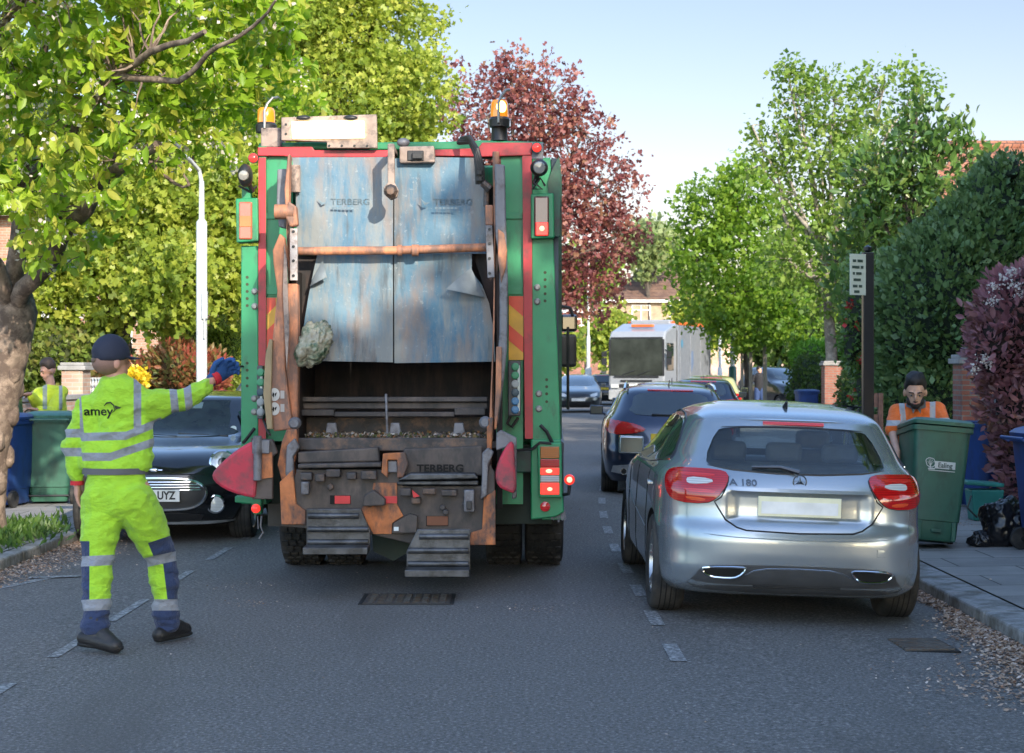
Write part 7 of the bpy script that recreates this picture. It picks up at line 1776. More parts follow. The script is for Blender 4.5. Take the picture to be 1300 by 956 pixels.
# ---------------- wheelie bins ----------------
def bin_mat(n, c): return M(n, c, .45, var=.15, scale=3, bmp=.2, bscale=14, dirt=[k * .55 + .01 for k in c], dirt_amt=.4, dscale=6, dsc=(1, 1, .4))
BGRN = bin_mat('bin_green', (.035, .12, .08)); BBLU = bin_mat('bin_blue', (.018, .055, .2)); BLID = bin_mat('bin_lid_green', (.05, .16, .11))
def wheelie_bin(label, loc, rz, mat, lid, tilt=0.0, roll=0.0, openlid=0.0, h=1.0, group='wheelie bins', logo=False, marks=False, s=1.0):
    """local: front towards -y, wheels and handle at +y"""
    t = thing('wheelie_bin', label, 'wheelie bin', loc, group=group, rot=(tilt, roll, rz))
    mb = MB()
    def ringz(z, w, d0, d1, r=.05):
        pts = []
        for (cx, cy, a0) in ((w / 2 - r, d1 - r, 0), (-w / 2 + r, d1 - r, 90), (-w / 2 + r, d0 + r, 180), (w / 2 - r, d0 + r, 270)):
            for k in range(4): a = R(a0 + k * 30); pts.append((cx + r * math.cos(a), cy + r * math.sin(a), z))
        return pts
    H_ = h
    rings = [ringz(.03, .42, -.24, .22), ringz(.06, .44, -.26, .23), ringz(.2, .455, -.27, .25), ringz(.205, .47, -.285, .27), ringz(H_ * .55, .52, -.31, .3), ringz(H_ * .93, .56, -.35, .335)]
    v_, f_ = loft_mesh(rings); mb.add(v_, f_); b = mb.build('body', mat, t, False, smooth=40)
    mb = MB(); rr = [ringz(H_ * .925, .6, -.375, .355), ringz(H_ * .965, .605, -.38, .36), ringz(H_ * .97, .57, -.36, .34), ringz(H_ * .935, .55, -.34, .33)]
    v_, f_ = loft_mesh(rr); mb.add(v_, f_); mb.build('rim', mat, t, False, smooth=40)
    mb = MB(); M3 = Matrix.Translation((0, .33, H_ * .975)) @ Matrix.Rotation(-openlid, 4, 'X')
    mb.T = M3; L = [ringz(.0, .60, -.73, .02), ringz(.03, .605, -.735, .025), ringz(.055, .56, -.69, -.02), ringz(.075, .4, -.55, -.15)]
    v_, f_ = loft_mesh(L); mb.add(v_, f_); mb.build('lid', lid, t, False, smooth=35)
    mb = MB(); mb.tube([(-.25, .36, H_ * .93), (-.25, .43, H_ * .96), (.25, .43, H_ * .96), (.25, .36, H_ * .93)], .016, 8); mb.build('handle', mat, t, False)
    mb = MB(); mb.tube([(-.28, .24, .1), (.28, .24, .1)], .012, 8); mb.build('axle', BLK, t, False)
    for sg in (-1, 1):
        mb = MB(); mb.lathe([(.06, -.022), (.092, -.024), (.1, -.016), (.1, .016), (.092, .024), (.06, .022)], (sg * .275, .24, .1), (1, 0, 0), 24); w = mb.build('wheel', TYRE, t, False, smooth=40)
        mb = MB(); mb.lathe([(.062, -.012), (.06, .012), (.03, .018), (.001, .02)], (sg * .275, .24, .1), (sg, 0, 0), 16); mb.build('hub', M('hub_grey', (.12, .13, .14), .5), w, False)
    fy = lambda z: -(.285 + (.35 - .285) * (z - .2) / (H_ * .93 - .2)) - .002
    mb = MB()
    for sx in (-.17, .17): mb.box(sx - .02, sx + .02, fy(.3) - .006, fy(.3) + .02, .03, .2)
    mb.box(-.05, .05, -.292, -.27, .1, .13); mb.build('foot_moulding', mat, b, False, smooth=None, bevel=.006)
    WI = M('bin_print', (.62, .64, .6), .5, var=.1, bmp=0)
    if logo:
        z = .69; y = fy(z) - .006; tl = R(4.6)
        mb = MB(); mb.T = Matrix.Translation((0.0, y, z)) @ Matrix.Rotation(tl, 4, 'X')
        mb.box(-.06, .14, -.003, .0, -.03, .035); mb.box(-.12, .14, -.003, 0, -.052, -.045)
        pl = mb.build('logo_panel', WI, t, False, smooth=None)
        mb = MB(); mb.T = Matrix.Translation((0, y, z)) @ Matrix.Rotation(tl, 4, 'X')
        ring = [Vector((-.105 + .045 * math.cos(a * PI / 10) * (1 + .12 * math.sin(a * 5)), -.002, .02 + .042 * math.sin(a * PI / 10) * (1 + .12 * math.cos(a * 7)))) for a in range(20)]
        mb.tube(ring, .004, 5, True)
        for k in range(5): mb.tube([Vector((-.105, -.002, -.01)), Vector((-.105 + .034 * math.cos(R(30 + k * 30)), -.002, .01 + .04 * math.sin(R(30 + k * 30))))], .0025, 4)
        mb.tube([Vector((-.105, -.002, -.04)), Vector((-.105, -.002, .0))], .006, 5); mb.tube([Vector((-.125, -.002, -.035)), Vector((-.06, -.002, -.035))], .006, 5)
        mb.build('tree_emblem', WI, t, False, smooth=40)
        T = Matrix.Translation((0, y, z)) @ Matrix.Rotation(tl, 4, 'X') @ Matrix.Translation((.04, -.0045, .0)) @ Matrix(((1, 0, 0, 0), (0, 0, -1, 0), (0, 1, 0, 0), (0, 0, 0, 1)))
        text_obj('Ealing', .062, T, 'lettering', M('ink_dark', (.03, .05, .04)), pl, False, bold=.0012)
    if marks:
        mb = MB(); rr_ = random.Random(3)
        for k in range(14):
            x = rr_.uniform(-.02, .2); z = rr_.choice((.5, .58, .72)) + rr_.uniform(-.02, .02); y = fy(z) - .003
            mb.box(x, x + rr_.uniform(.01, .04), y - .002, y + .004, z, z + .008)
        mb.build('chalk_marks', WI, t, False, smooth=None)
    return t
wb_ = wheelie_bin('dull green wheelie bin tilted by the man in orange, with white tree emblem', (3.72, 15.35, .06), 0, BGRN, BGRN, tilt=-R(7), roll=R(5), h=1.07, logo=True)
wb_.scale = (.9, .95, 1)
wheelie_bin('blue wheelie bin standing open under the plum bush, beside the brick pier', (5.42, 19.6, .05), R(25), BBLU, BBLU, openlid=R(215), tilt=0)
wheelie_bin('blue wheelie bin at the right edge of the picture, next to the black bag', (4.72, 14.75, .05), R(95), BBLU, BBLU, h=1.03, openlid=R(8))
wheelie_bin('far blue wheelie bin against the low wall by the far pier', (P(1024, 500, 47).x, 47, .05), 0, BBLU, BBLU)
wheelie_bin('dark green wheelie bin with chalk marks on the left pavement, front right of the pair', (pX(65, 20.4), 20.4, .045), R(180 + 8), BGRN, BLID, marks=True, openlid=R(-0), h=1.04)
wheelie_bin('second green wheelie bin with raised lid held by the young man in yellow', (pX(52, 21.1), 21.2, .045), R(90), BGRN, BLID, openlid=R(95), h=1.04)
wheelie_bin('blue wheelie bin on the left pavement beside the cherry trunk', (pX(2, 19.9), 19.9, .045), R(180 - 12), BBLU, BBLU, h=1.03)
# food caddy and bag on the right pavement
t = thing('food_caddy', 'small green food waste caddy in front of the open blue bin', 'caddy', (4.93, 17.9, .05))
mb = MB(); TEAL = M('caddy_teal', (.03, .22, .18), .45)
v_, f_ = loft_mesh([[(4.93 + a * .14, 17.9 + b * .12, .055) for a, b in ((-1, -1), (1, -1), (1, 1), (-1, 1))], [(4.93 + a * .17, 17.9 + b * .15, .38) for a, b in ((-1, -1), (1, -1), (1, 1), (-1, 1))]]); mb.add(v_, f_); mb.build('body', TEAL, t, smooth=None, bevel=.015)
mb = MB(); mb.T = Matrix.Translation((4.9, 17.9, .42)) @ Matrix.Rotation(R(4), 4, 'Y'); mb.box(-.2, .19, -.17, .17, 0, .04); mb.build('lid', TEAL, t, smooth=None, bevel=.012)
mb = MB(); mb.tube([(4.75, 17.74, .32), (4.7, 17.7, .2), (4.8, 17.7, .1)], .01, 6); mb.build('handle', BLK, t)
def lump(name, label, cat, c, r, mat, seed=0, parent=None, flat=True):
    me = bpy.data.meshes.new(name); bm = bmesh.new(); bmesh.ops.create_icosphere(bm, subdivisions=5, radius=1)
    for v in bm.verts:
        d = v.co.normalized(); s_ = Vector((seed, 0, 0))
        q = 1 + .3 * noise.noise(d * 1.3 + s_) - .22 * abs(noise.noise(d * 3.5 + s_)) - .12 * abs(noise.noise(d * 8 + s_))
        p = Vector((d.x * r[0], d.y * r[1], d.z * r[2])) * q + Vector(c)
        if flat: p.z = max(p.z, c[2] - r[2] * .72)
        v.co = p
    bm.to_mesh(me); bm.free(); me.materials.append(mat); me.shade_smooth()
    o = bpy.data.objects.new(name, me); link(o, parent); tag(o, label, cat); return o
BAG = M('bag_black', (.012, .012, .014), .28, var=.2, bmp=.7, bscale=14, coat=.15)
b_ = lump('rubbish_bag', 'shiny black rubbish bag on the pavement against the right edge blue bin', 'rubbish bag', (4.42, 15.35, .05 + .19), (.24, .2, .26), BAG, 3)
b_ = lump('rubbish_bag', 'small collapsed black bag end lying left of the big black bag', 'rubbish bag', (4.19, 15.3, .11), (.12, .1, .08), BAG, 8)
lump('plastic_bag', 'white plastic bag resting in the plum bush above the blue bin', 'plastic bag', tuple(P(1268, 516, 18.9)), (.12, .1, .09), M('bag_white', (.6, .62, .66), .35, bmp=.5, bscale=20), 5, flat=False)
# small motor scooter parked by the wall
def bike():
    Y = 27; x = pX(1092, Y); t = thing('bicycle', 'parked bicycle with yellow rims between the sign post and the low brick wall', 'bicycle', (x, Y, .05))
    for dy in (0, 1.0):
        mb = MB(); ring = [Vector((x, Y + dy + .33 * math.cos(a * PI / 12), .38 + .33 * math.sin(a * PI / 12))) for a in range(24)]; mb.tube(ring, .022, 6, True); w = mb.build('wheel', TYRE, t)
        mb = MB(); ring = [Vector((x, Y + dy + .3 * math.cos(a * PI / 12), .38 + .3 * math.sin(a * PI / 12))) for a in range(24)]; mb.tube(ring, .013, 6, True)
        for k in range(8): a = k * PI / 4; mb.tube([Vector((x, Y + dy, .38)), Vector((x, Y + dy + .3 * math.cos(a), .38 + .3 * math.sin(a)))], .003, 4)
        mb.build('rim', M('rim_yellow', (.6, .5, .05), .4), w)
    mb = MB(); mb.tube([(x, Y, .38), (x, Y + .15, 1.0)], .02, 6); mb.tube([(x, Y + .13, .95), (x, Y + .65, .9), (x, Y + 1.0, .38)], .018, 6); mb.tube([(x, Y + .12, .9), (x, Y + .5, .38), (x, Y + .7, .95)], .02, 6); mb.tube([(x, Y + .5, .38), (x, Y + 1.0, .38)], .014, 6); mb.build('frame', BLK, t)
    mb = MB(); mb.tube([(x - .28, Y + .05, 1.06), (x, Y + .15, 1.03), (x + .28, Y + .05, 1.06)], .016, 6); mb.build('handlebar', BLK, t)
    mb = MB(); mb.blob((x, Y + .72, 1.0), (.07, .13, .04)); mb.build('saddle', BLK, t)
bike()

# ---------------- people ----------------
def capsule(a, b, ra, rb, n=14, flat=1.0, axis=None, m=8):
    """closed tapered limb; flat squashes it along 'axis'"""
    a = Vector(a); b = Vector(b); d = (b - a); L = d.length; d = d / L if L > 1e-6 else Vector((0, 0, 1))
    u = d.orthogonal().normalized() if axis is None else (Vector(axis) - d * Vector(axis).dot(d)).normalized()
    w = d.cross(u); rings = []
    hs = [(-math.cos(R(10)), math.sin(R(10))), (-math.cos(R(40)), math.sin(R(40))), (-math.cos(R(65)), math.sin(R(65)))]
    for h, q in hs: rings.append((a + d * ra * h, ra * q))
    for k in range(m + 1): t = k / m; rings.append((a.lerp(b, t), ra + (rb - ra) * t))
    for h, q in reversed(hs): rings.append((b - d * rb * h, rb * q))
    out = []
    for c, r in rings: out.append([c + u * (r * flat * math.cos(2 * PI * k / n)) + w * (r * math.sin(2 * PI * k / n)) for k in range(n)])
    return loft_mesh(out)
def solid(parts, name, mat, parent, voxel=.009, smooth_it=4, disp=None, attrs=None, cat=None, label=None):
    """union of closed pieces -> one continuous surface"""
    mb = MB()
    for v, f in parts: mb.add(v, f)
    me = bpy.data.meshes.new(name); me.from_pydata(mb.v, [], mb.f)
    bm = bmesh.new(); bm.from_mesh(me); bmesh.ops.recalc_face_normals(bm, faces=bm.faces); bm.to_mesh(me); bm.free()
    o = bpy.data.objects.new(name, me); COL.objects.link(o)
    rm = o.modifiers.new('r', 'REMESH'); rm.mode = 'VOXEL'; rm.voxel_size = voxel
    if smooth_it: sm = o.modifiers.new('s', 'SMOOTH'); sm.iterations = smooth_it; sm.factor = .5
    dg = bpy.context.evaluated_depsgraph_get(); nm = bpy.data.meshes.new_from_object(o.evaluated_get(dg))
    bpy.data.objects.remove(o); nm.name = name
    if disp:
        nm.update()
        vn = [v.normal.copy() for v in nm.vertices]
        for v, n_ in zip(nm.vertices, vn): v.co = v.co + n_ * disp(v.co)
    if attrs:
        for an, fn in attrs.items():
            at = nm.attributes.new(an, 'FLOAT', 'POINT'); at.data.foreach_set('value', [fn(v.co) for v in nm.vertices])
    nm.materials.clear(); nm.materials.append(mat); nm.shade_smooth()
    o = bpy.data.objects.new(name, nm); link(o, parent)
    if cat: tag(o, label, cat)
    return o
def cloth_mat(name, base, layers, rough=.8, fluo=0.0, bs_=.5):
    m, nt, bs = base_mat(name)
    f = ntex(nt, 14, 5); c = mixc(nt, ramp(nt, f, .3, .75), [k * .84 for k in base], base)
    for an, col in layers:
        at = _n(nt, 'ShaderNodeAttribute'); at.attribute_name = an
        c = mixc(nt, ramp(nt, at.outputs['Fac'], .47, .53), c, col)
    nt.links.new(c, bs.inputs['Base Color']); bs.inputs['Roughness'].default_value = rough; bs.inputs['Sheen Weight'].default_value = .15
    mx = _n(nt, 'ShaderNodeMath', operation='ADD'); nt.links.new(ntex(nt, 13, 6, .6, sc=(1, 1, 1.7)), mx.inputs[0])
    m2 = _n(nt, 'ShaderNodeMath', operation='MULTIPLY'); nt.links.new(ntex(nt, 260, 2), m2.inputs[0]); m2.inputs[1].default_value = .05; nt.links.new(m2.outputs[0], mx.inputs[1])
    bump(nt, bs, mx.outputs[0], bs_ * 1.5, .035); return m
def slab(d, hw, soft=.012):           # 1 inside a band of half width hw, crossing .5 at its edge
    return max(0.0, min(1.0, .5 + (hw - abs(d)) / (2 * soft)))
def half(d, soft=.012): return max(0.0, min(1.0, .5 + d / (2 * soft)))
SKIN = M('skin', (.5, .26, .19), .5, var=.12, scale=12, bmp=.15, bscale=70)
SKIND = M('skin_tan', (.55, .32, .23), .5, var=.12, scale=12, bmp=.15, bscale=70)
HAIRB = M('hair_black', (.015, .012, .011), .6, bmp=.8, bscale=90); HAIRN = M('hair_brown', (.05, .03, .02), .6, bmp=.8, bscale=90)
def seg_t(p, a, b):
    a = Vector(a); b = Vector(b); d = b - a; t = (Vector(p) - a).dot(d) / d.length_squared; q = a + d * max(0, min(1, t)); return t, (Vector(p) - q).length

def head_parts(c, yaw=0, pitch=0, s=1.0, roll=0):
    """head about .23 tall centred at c, face towards local -y; returns parts and a frame"""
    M4 = Matrix.Translation(Vector(c)) @ Matrix.Rotation(yaw, 4, 'Z') @ Matrix.Rotation(pitch, 4, 'X') @ Matrix.Rotation(roll, 4, 'Y') @ Matrix.Scale(s, 4)
    def bl(c_, r): mb = MB(); mb.T = M4; mb.blob(c_, r, 20, 14); return mb.v, mb.f
    P_ = [bl((0, .012, .025), (.077, .094, .095)), bl((0, -.02, -.045), (.058, .068, .068)), bl((0, -.062, -.085), (.028, .028, .022)), bl((0, -.092, -.012), (.0135, .02, .026)), bl((0, -.083, .008), (.01, .016, .03)),
          bl((-.08, .01, -.01), (.012, .022, .032)), bl((.08, .01, -.01), (.012, .022, .032)), bl((0, -.08, -.052), (.024, .012, .007)), bl((0, -.079, -.064), (.021, .012, .007)), bl((-.03, -.078, .028), (.022, .012, .008)), bl((.03, -.078, .028), (.022, .012, .008))]
    return P_, M4
def face_bits(root, M4, hair=HAIRN, beard=False, long_top=.03):
    def bl(c_, r, name, m, sm=60): mb = MB(); mb.T = M4; mb.blob(c_, r, 14, 10); return mb.build(name, m, root, smooth=sm)
    mb = MB(); mb.T = M4
    for sg in (-1, 1): mb.blob((sg * .031, -.077, .008), (.0125, .008, .0052), 12, 8)
    e = mb.build('eyes', M('eye_white', (.3, .27, .25), .2, bmp=0), root, smooth=60)
    mb = MB(); mb.T = M4
    for sg in (-1, 1): mb.blob((sg * .031, -.0835, .006), (.006, .004, .006), 10, 8)
    mb.build('iris', DKV, e, smooth=60)
    mb = MB(); mb.T = M4
    for sg in (-1, 1): mb.tube([(sg * .048, -.078, .03), (sg * .032, -.089, .036), (sg * .014, -.09, .03)], .0045, 6)
    mb.build('eyebrows', hair, root)
    mb = MB(); mb.T = M4; mb.blob((0, -.087, -.058), (.02, .008, .0055), 12, 8); mb.build('lips', M('lips', (.35, .13, .11), .5), root, smooth=60)
    mb = MB(); mb.T = M4; mb.blob((0, .022, .055), (.084, .1, .085), 24, 16, .1, 3)
    mb.v = [v for v in mb.v]
    inv = M4.inverted(); nv = []
    for v in mb.v:                       # hairline: pull in below and in front
        q = inv @ Vector(v)
        if q.y < -.04 and q.z < .075: q = Vector((q.x * .8, -.04 + (q.y + .04) * .2, max(q.z, .05)))
        if q.z < .0: q = Vector((q.x * .93, max(q.y, .02), q.z))
        if q.z > .09: q.z += long_top * .4
        nv.append(tuple(M4 @ q))
    mb.v = nv; mb.build('hair', hair, root, smooth=60)
    if beard:
        parts = []
        for c_, r in (((0, -.065, -.078), (.04, .03, .035)), ((-.048, -.03, -.06), (.022, .045, .035)), ((.048, -.03, -.06), (.022, .045, .035)), ((0, -.088, -.042), (.026, .009, .005))):
            m_ = MB(); m_.T = M4; m_.blob(c_, r, 16, 12); parts.append((m_.v, m_.f))
        solid(parts, 'beard', hair, root, .006, 2)

def glove_hand(wrist, direc, palm_n, s=1.0, curl=.6, spread=.12):
    """mitt of palm plus five bent fingers; returns closed parts"""
    w = Vector(wrist); d = Vector(direc).normalized(); n_ = Vector(palm_n); n_ = (n_ - d * n_.dot(d)).normalized(); sd_ = d.cross(n_)
    parts = [capsule(w, w + d * .05 * s, .032 * s, .04 * s, flat=.55, axis=n_), capsule(w + d * .045 * s - sd_ * .015 * s, w + d * .085 * s - sd_ * .02 * s, .026 * s, .024 * s, flat=.6, axis=n_), capsule(w + d * .045 * s + sd_ * .015 * s, w + d * .085 * s + sd_ * .02 * s, .026 * s, .024 * s, flat=.6, axis=n_)]
    for k, L in enumerate((.066, .076, .071, .056)):
        o = (k - 1.5) * .0215 * s; a = w + d * .088 * s + sd_ * o; ang = spread * (k - 1.5) * .5
        d1 = (d + sd_ * ang).normalized(); p = a; ca = 0
        for q in range(3):
            ca += curl * (.55 if q == 0 else .8); dd = (d1 * math.cos(ca) + n_ * math.sin(ca)).normalized(); e = p + dd * L * s * (.45, .32, .26)[q]
            parts.append(capsule(p, e, (.0115 - .001 * q) * s, (.0105 - .001 * q) * s, 8, m=2)); p = e
    a = w + d * .02 * s - sd_ * .032 * s; b = a + (d * .55 - sd_ * .6 + n_ * .25).normalized() * .04 * s; c = b + (d * .9 - sd_ * .1 + n_ * .35).normalized() * .034 * s
    parts += [capsule(a, b, .015 * s, .013 * s, 8, m=2), capsule(b, c, .0125 * s, .0105 * s, 8, m=2)]
    return parts

# --- man in yellow, back to the camera, arm out to the right ---
def man_yellow():
    Y = 10.0
    Q = lambda x, y, dy=0: P(x, y, Y + dy)
    neck = Q(143, 487); head = Q(143, 460, .0)
    shL = Q(112, 512); shR = Q(187, 507); elL = Q(92, 566, .02); wrL = Q(98, 612, -.02 + .05); elR = Q(236, 507, .12); wrR = Q(271, 481, .25)
    hipL = Q(130, 622); hipR = Q(174, 622); knL = P(124, 714, 9.93); knR = P(205, 708, 10.18); anL = P(122, 800, 9.84); anR = P(212, 795, 10.2)
    hp, M4 = head_parts(head + Vector((.0, .0, 0)), yaw=R(128), pitch=0, s=1.02)
    body = hp + [capsule(Q(147, 480, .01), Q(148, 496), .062, .07), capsule(Q(150, 515), Q(150, 560), .13, .13, flat=.6, axis=(0, 1, 0)), capsule(Q(150, 555), Q(150, 615), .14, .14, flat=.65, axis=(0, 1, 0)),
                 capsule(shL, elL, .045, .04), capsule(elL, wrL, .04, .028), capsule(shR, elR, .045, .04), capsule(elR, wrR, .042, .03), capsule(Q(150, 505), shL, .06, .05), capsule(Q(150, 505), shR, .06, .05),
                 capsule(hipL, knL, .08, .055), capsule(knL, anL, .055, .035), capsule(hipR, knR, .08, .055), capsule(knR, anR, .055, .035)]
    body += glove_hand(wrL + Vector((0, 0, -.01)), (.05, .02, -1), (1, .2, 0), 1.0, .35)
    root = solid(body, 'person', SKIN, None, .008, 3, cat='person', label='man in yellow hi-vis and navy cap, back turned, right arm stretched out in blue glove')
    root.location = (0, 0, 0)
    # cap
    def bl(c_, r, n=26, m=18): mb = MB(); mb.T = M4; mb.blob(c_, r, n, m); return mb
    mb = bl((0, .012, .045), (.093, .112, .118)); inv = M4.inverted(); nv = []
    for v in mb.v:
        q = inv @ Vector(v); lim = .012 + .02 * (q.y < 0) * abs(q.y) / .1
        if q.z < lim: q = Vector((q.x * .985, q.y * .985, lim - (lim - q.z) * .12))
        if q.y > .085 and abs(q.x) < .04 and q.z < .05: q.y -= .01
        nv.append(tuple(M4 @ q))
    mb.v = nv; CAP = M('cap_navy', (.018, .022, .042), .8, var=.2, bmp=.3, bscale=120); cp = mb.build('cap', CAP, root, smooth=60)
    mb = MB(); mb.T = M4; vs = []; n = 14
    for k in range(n + 1):
        a = R(-62 + 124 * k / n); vs.append((math.sin(a) * .088, -math.cos(a) * .095, .036)); vs.append((math.sin(a) * .082, -.02 - math.cos(a) * .15, .018 + .006 * math.cos(a)))
    top = vs; bot = [(x, y, z - .006) for x, y, z in vs]; m_ = len(vs); fs = []
    for k in range(n): fs.append((2 * k, 2 * k + 1, 2 * k + 3, 2 * k + 2)); fs.append((m_ + 2 * k, m_ + 2 * k + 2, m_ + 2 * k + 3, m_ + 2 * k + 1)); fs.append((2 * k + 1, m_ + 2 * k + 1, m_ + 2 * k + 3, 2 * k + 3)); fs.append((2 * k, 2 * k + 2, m_ + 2 * k + 2, m_ + 2 * k))
    mb.add(top + bot, fs); mb.build('cap_peak', CAP, cp, smooth=50)
    mb = MB(); mb.T = M4; mb.blob((0, .118, .012), (.026, .01, .014), 14, 10); mb.build('cap_opening', M('hair_short', (.12, .08, .06), .8), cp, smooth=60)
    mb = bl((0, .02, -.005), (.0815, .1, .07)); nv = []
    for v in mb.v:
        q = inv @ Vector(v)
        if q.y < .0: q.y = 0; q.x *= .93
        nv.append(tuple(M4 @ q))
    mb.v = nv; mb.build('hair', M('hair_cropped', (.22, .13, .1), .85, bmp=.6, bscale=150), root, smooth=60)
    # shirt
    YEL = (.37, .68, .03); GREYB = (.25, .27, .31); NAVY = (.018, .035, .10)
    wE = Q(262, 489, .22); cuffL = Q(98, 604, .03)
    tor = [capsule(Q(150, 512), Q(150, 548), .185, .185, 20, .62, (0, 1, 0)), capsule(Q(149, 548), Q(147, 595), .185, .178, 20, .68, (0, 1, 0)), capsule(Q(118, 512), Q(176, 510), .078, .078, 14), capsule(Q(138, 500), Q(156, 500), .075, .075, 14),
           capsule(Q(111, 517), elL, .083, .073), capsule(elL, cuffL, .073, .058), capsule(Q(186, 513), elR, .088, .074), capsule(elR, wE, .074, .056), capsule(Q(180, 528), Q(212, 514, .06), .07, .07)]
    tor += [capsule(Q(122, 540), Q(118, 585), .09, .1, 14), capsule(Q(178, 540), Q(176, 585), .085, .09, 14)]
    def ds(p):
        return .012 * noise.noise(Vector((p.x * 5, p.y * 4, p.z * 9))) - .028 * abs(noise.noise(Vector((p.x * 7 + p.z * 8, p.y * 5, p.z * 9 - p.x * 6)))) - .009 * abs(noise.noise(Vector((p.x * 16, p.y * 12, p.z * 18 + p.x * 9)))) + .002 * noise.noise(p * 40)
    kx = Y / F
    def band(p):
        x = CX + p.x / p.y * F; y = HY + (EYE - p.z) / p.y * F      # where the point sits on the man's own back, in traced units
        tL, dL = seg_t(p, Q(111, 517), elL); tL2, dL2 = seg_t(p, elL, cuffL); tR, dR = seg_t(p, Q(186, 513), elR); tR2, dR2 = seg_t(p, elR, wE)
        v = 0
        onL = x < 100 + .05 * (y - 500); onR = (x > 205) or (x > 192 and y < 522)
        if onL:
            return max(slab((y - 550) * kx, .025), slab((y - 574) * kx, .025))
        if onR:
            tt = (x - 186) * .985 - (y - 513) * .1
            return max(slab((tt - 35) * kx, .022), slab((tt - 53) * kx, .022))
        yb = 555 - .03 * (x - 100) - max(0, x - 160) * .38; yb2 = 580 - max(0, x - 140) * .34
        v = max(slab((y - yb) * kx, .024), slab((y - yb2) * kx, .024))
        if y < yb: v = max(v, slab((x - 174.5) * kx, .022), slab((x - (99 + (y - 505) * .08) ) * kx, .018) if y > 500 else 0)
        return v
    shirt = solid(tor, 'shirt', cloth_mat('hivis_yellow', YEL, [('band', GREYB)]), root, .008, 5, ds, {'band': band})
    mb = MB(); mb.lathe([(.062, -.03), (.075, -.035), (.08, .0), (.073, .03), (.066, .032)], Q(146.5, 490, .01), (.02, 0, 1), 24); mb.build('collar', M('collar_grey', (.14, .19, .2), .8, bmp=.3), shirt, smooth=60)
    bv = BVHTree.FromObject(shirt, bpy.context.evaluated_depsgraph_get())
    def onback(v, off=.003):
        h = bv.ray_cast(Vector((v.x, Y - 1.5, v.z)), Vector((0, 1, 0))); return Vector((v.x, (h[0].y if h[0] else v.y) - off, v.z))
    INK2 = M('print_dark', (.02, .03, .02), .6, bmp=0)
    text_obj('amey', .074, facing_cam(Q(129.5, 522)), 'printed_name', INK2, shirt, surf=onback, squash=1.12, bold=.0012)
    mb = MB()
    sw = [(137, 515), (141, 511), (146, 510.5), (150, 514), (151, 520)]
    pts = [onback(Q(*a), .004) for a in sw]; mb.tube(pts, [.002, .004, .005, .004, .002], 6)
    tri = [onback(Q(147, 524), .004), onback(Q(159, 517), .004), onback(Q(151, 514), .004), onback(Q(152, 519), .004)]
    mb.add(tri + [q + Vector((0, .004, 0)) for q in tri], [(0, 1, 3), (1, 2, 3), (4, 7, 5), (5, 7, 6)]); mb.build('printed_swoosh', INK2, shirt, smooth=40)
    # trousers
    bL = Vector((anL.x, anL.y, .1)); bR = Vector((anR.x, anR.y, .13))
    tr = [capsule(Q(147, 602), Q(149, 628), .178, .195, 20, .74, (0, 1, 0)), capsule(Q(132, 634, -.02), Q(168, 634, -.02), .135, .135, 16), capsule(Q(131, 640), knL, .135, .1), capsule(knL, P(121, 796, 9.86), .1, .083), capsule(Q(173, 640), knR, .137, .1), capsule(knR, P(212, 790, 10.2), .1, .083)]
    def dt(p): return .012 * noise.noise(Vector((p.x * 4, p.y * 4, p.z * 7))) - .022 * abs(noise.noise(Vector((p.x * 5 + p.z * 8, p.y * 4, p.z * 7 - p.x * 4)))) - .011 * abs(noise.noise(Vector((p.x * 12 - p.z * 9, p.y * 8, p.z * 16)))) + .016 * math.exp(-((p.z - .22) / .14) ** 2) * noise.noise(Vector((p.x * 5, p.y * 5, p.z * 32)))
    def uv(p): return CX + p.x / p.y * F, HY + (EYE - p.z) / p.y * F
    def bd(p):
        x, y = uv(p)
        if y < 650: return 0
        if x < 164 - (y > 720) * 2: return max(slab((y - (712 - .05 * (x - 120))) * kx, .03), slab((y - (768 + .05 * (120 - x))) * kx, .033))
        return max(slab((y - (711 - .22 * (x - 200))) * kx, .028), slab((y - 768) * kx, .033))
    def nv_(p):
        x, y = uv(p)
        if y < 640: return 0
        if x < 164 - (y > 720) * 2: return max(half((y - 770) * kx), min(half((113.5 - x) * kx), half((y - 687) * kx)))
        edge = 188 + (y - 690) * .42 if y < 715 else 207 + (y - 715) * .12
        return max(half((y - 770) * kx), min(half((x - edge) * kx), half((y - (690 - .33 * (x - 186))) * kx)))
    tro = solid(tr, 'trousers', cloth_mat('hivis_trousers', YEL, [('navy', NAVY), ('band', GREYB)]), root, .009, 5, dt, {'band': bd, 'navy': nv_})
    bvt = BVHTree.FromObject(tro, bpy.context.evaluated_depsgraph_get())
    def onb(x, y, off):
        v = P(x, y, Y); h = bvt.ray_cast(Vector((v.x, Y - 1.5, v.z)), Vector((0, 1, 0))); return Vector((v.x, (h[0].y if h[0] else Y - .1) - off, v.z))
    # back pocket flap
    def pk(u, v): return onb(143 + 36 * u, 613 + 13 * v + 1.5 * u * 0, .002)
    fl = patch([(0, .1), (1, .0), (1, .75), (.85, 1), (.12, 1.08), (0, .85)], pk, .012, .01, .12); fl.build('pocket_flap', M('hivis_plain', YEL, .8, bmp=.2), tro, smooth=50)
    mb = MB(); mb.lathe([(.17, -.016), (.182, -.018), (.182, .018), (.17, .016)], Q(146, 597.5), (0, 0, 1), 40)
    c = Q(146, 597.5); mb.v = [(c.x + (v[0] - c.x) * 1.04, c.y + (v[1] - c.y) * .74, v[2]) for v in mb.v]; mb.build('belt', M('belt_grey', (.09, .09, .1), .7), root, smooth=60)
    # gloves, boots
    GLB = M('glove_blue', (.015, .07, .22), .8, bmp=.6, bscale=120); GLR = M('glove_cuff', (.5, .02, .03), .8)
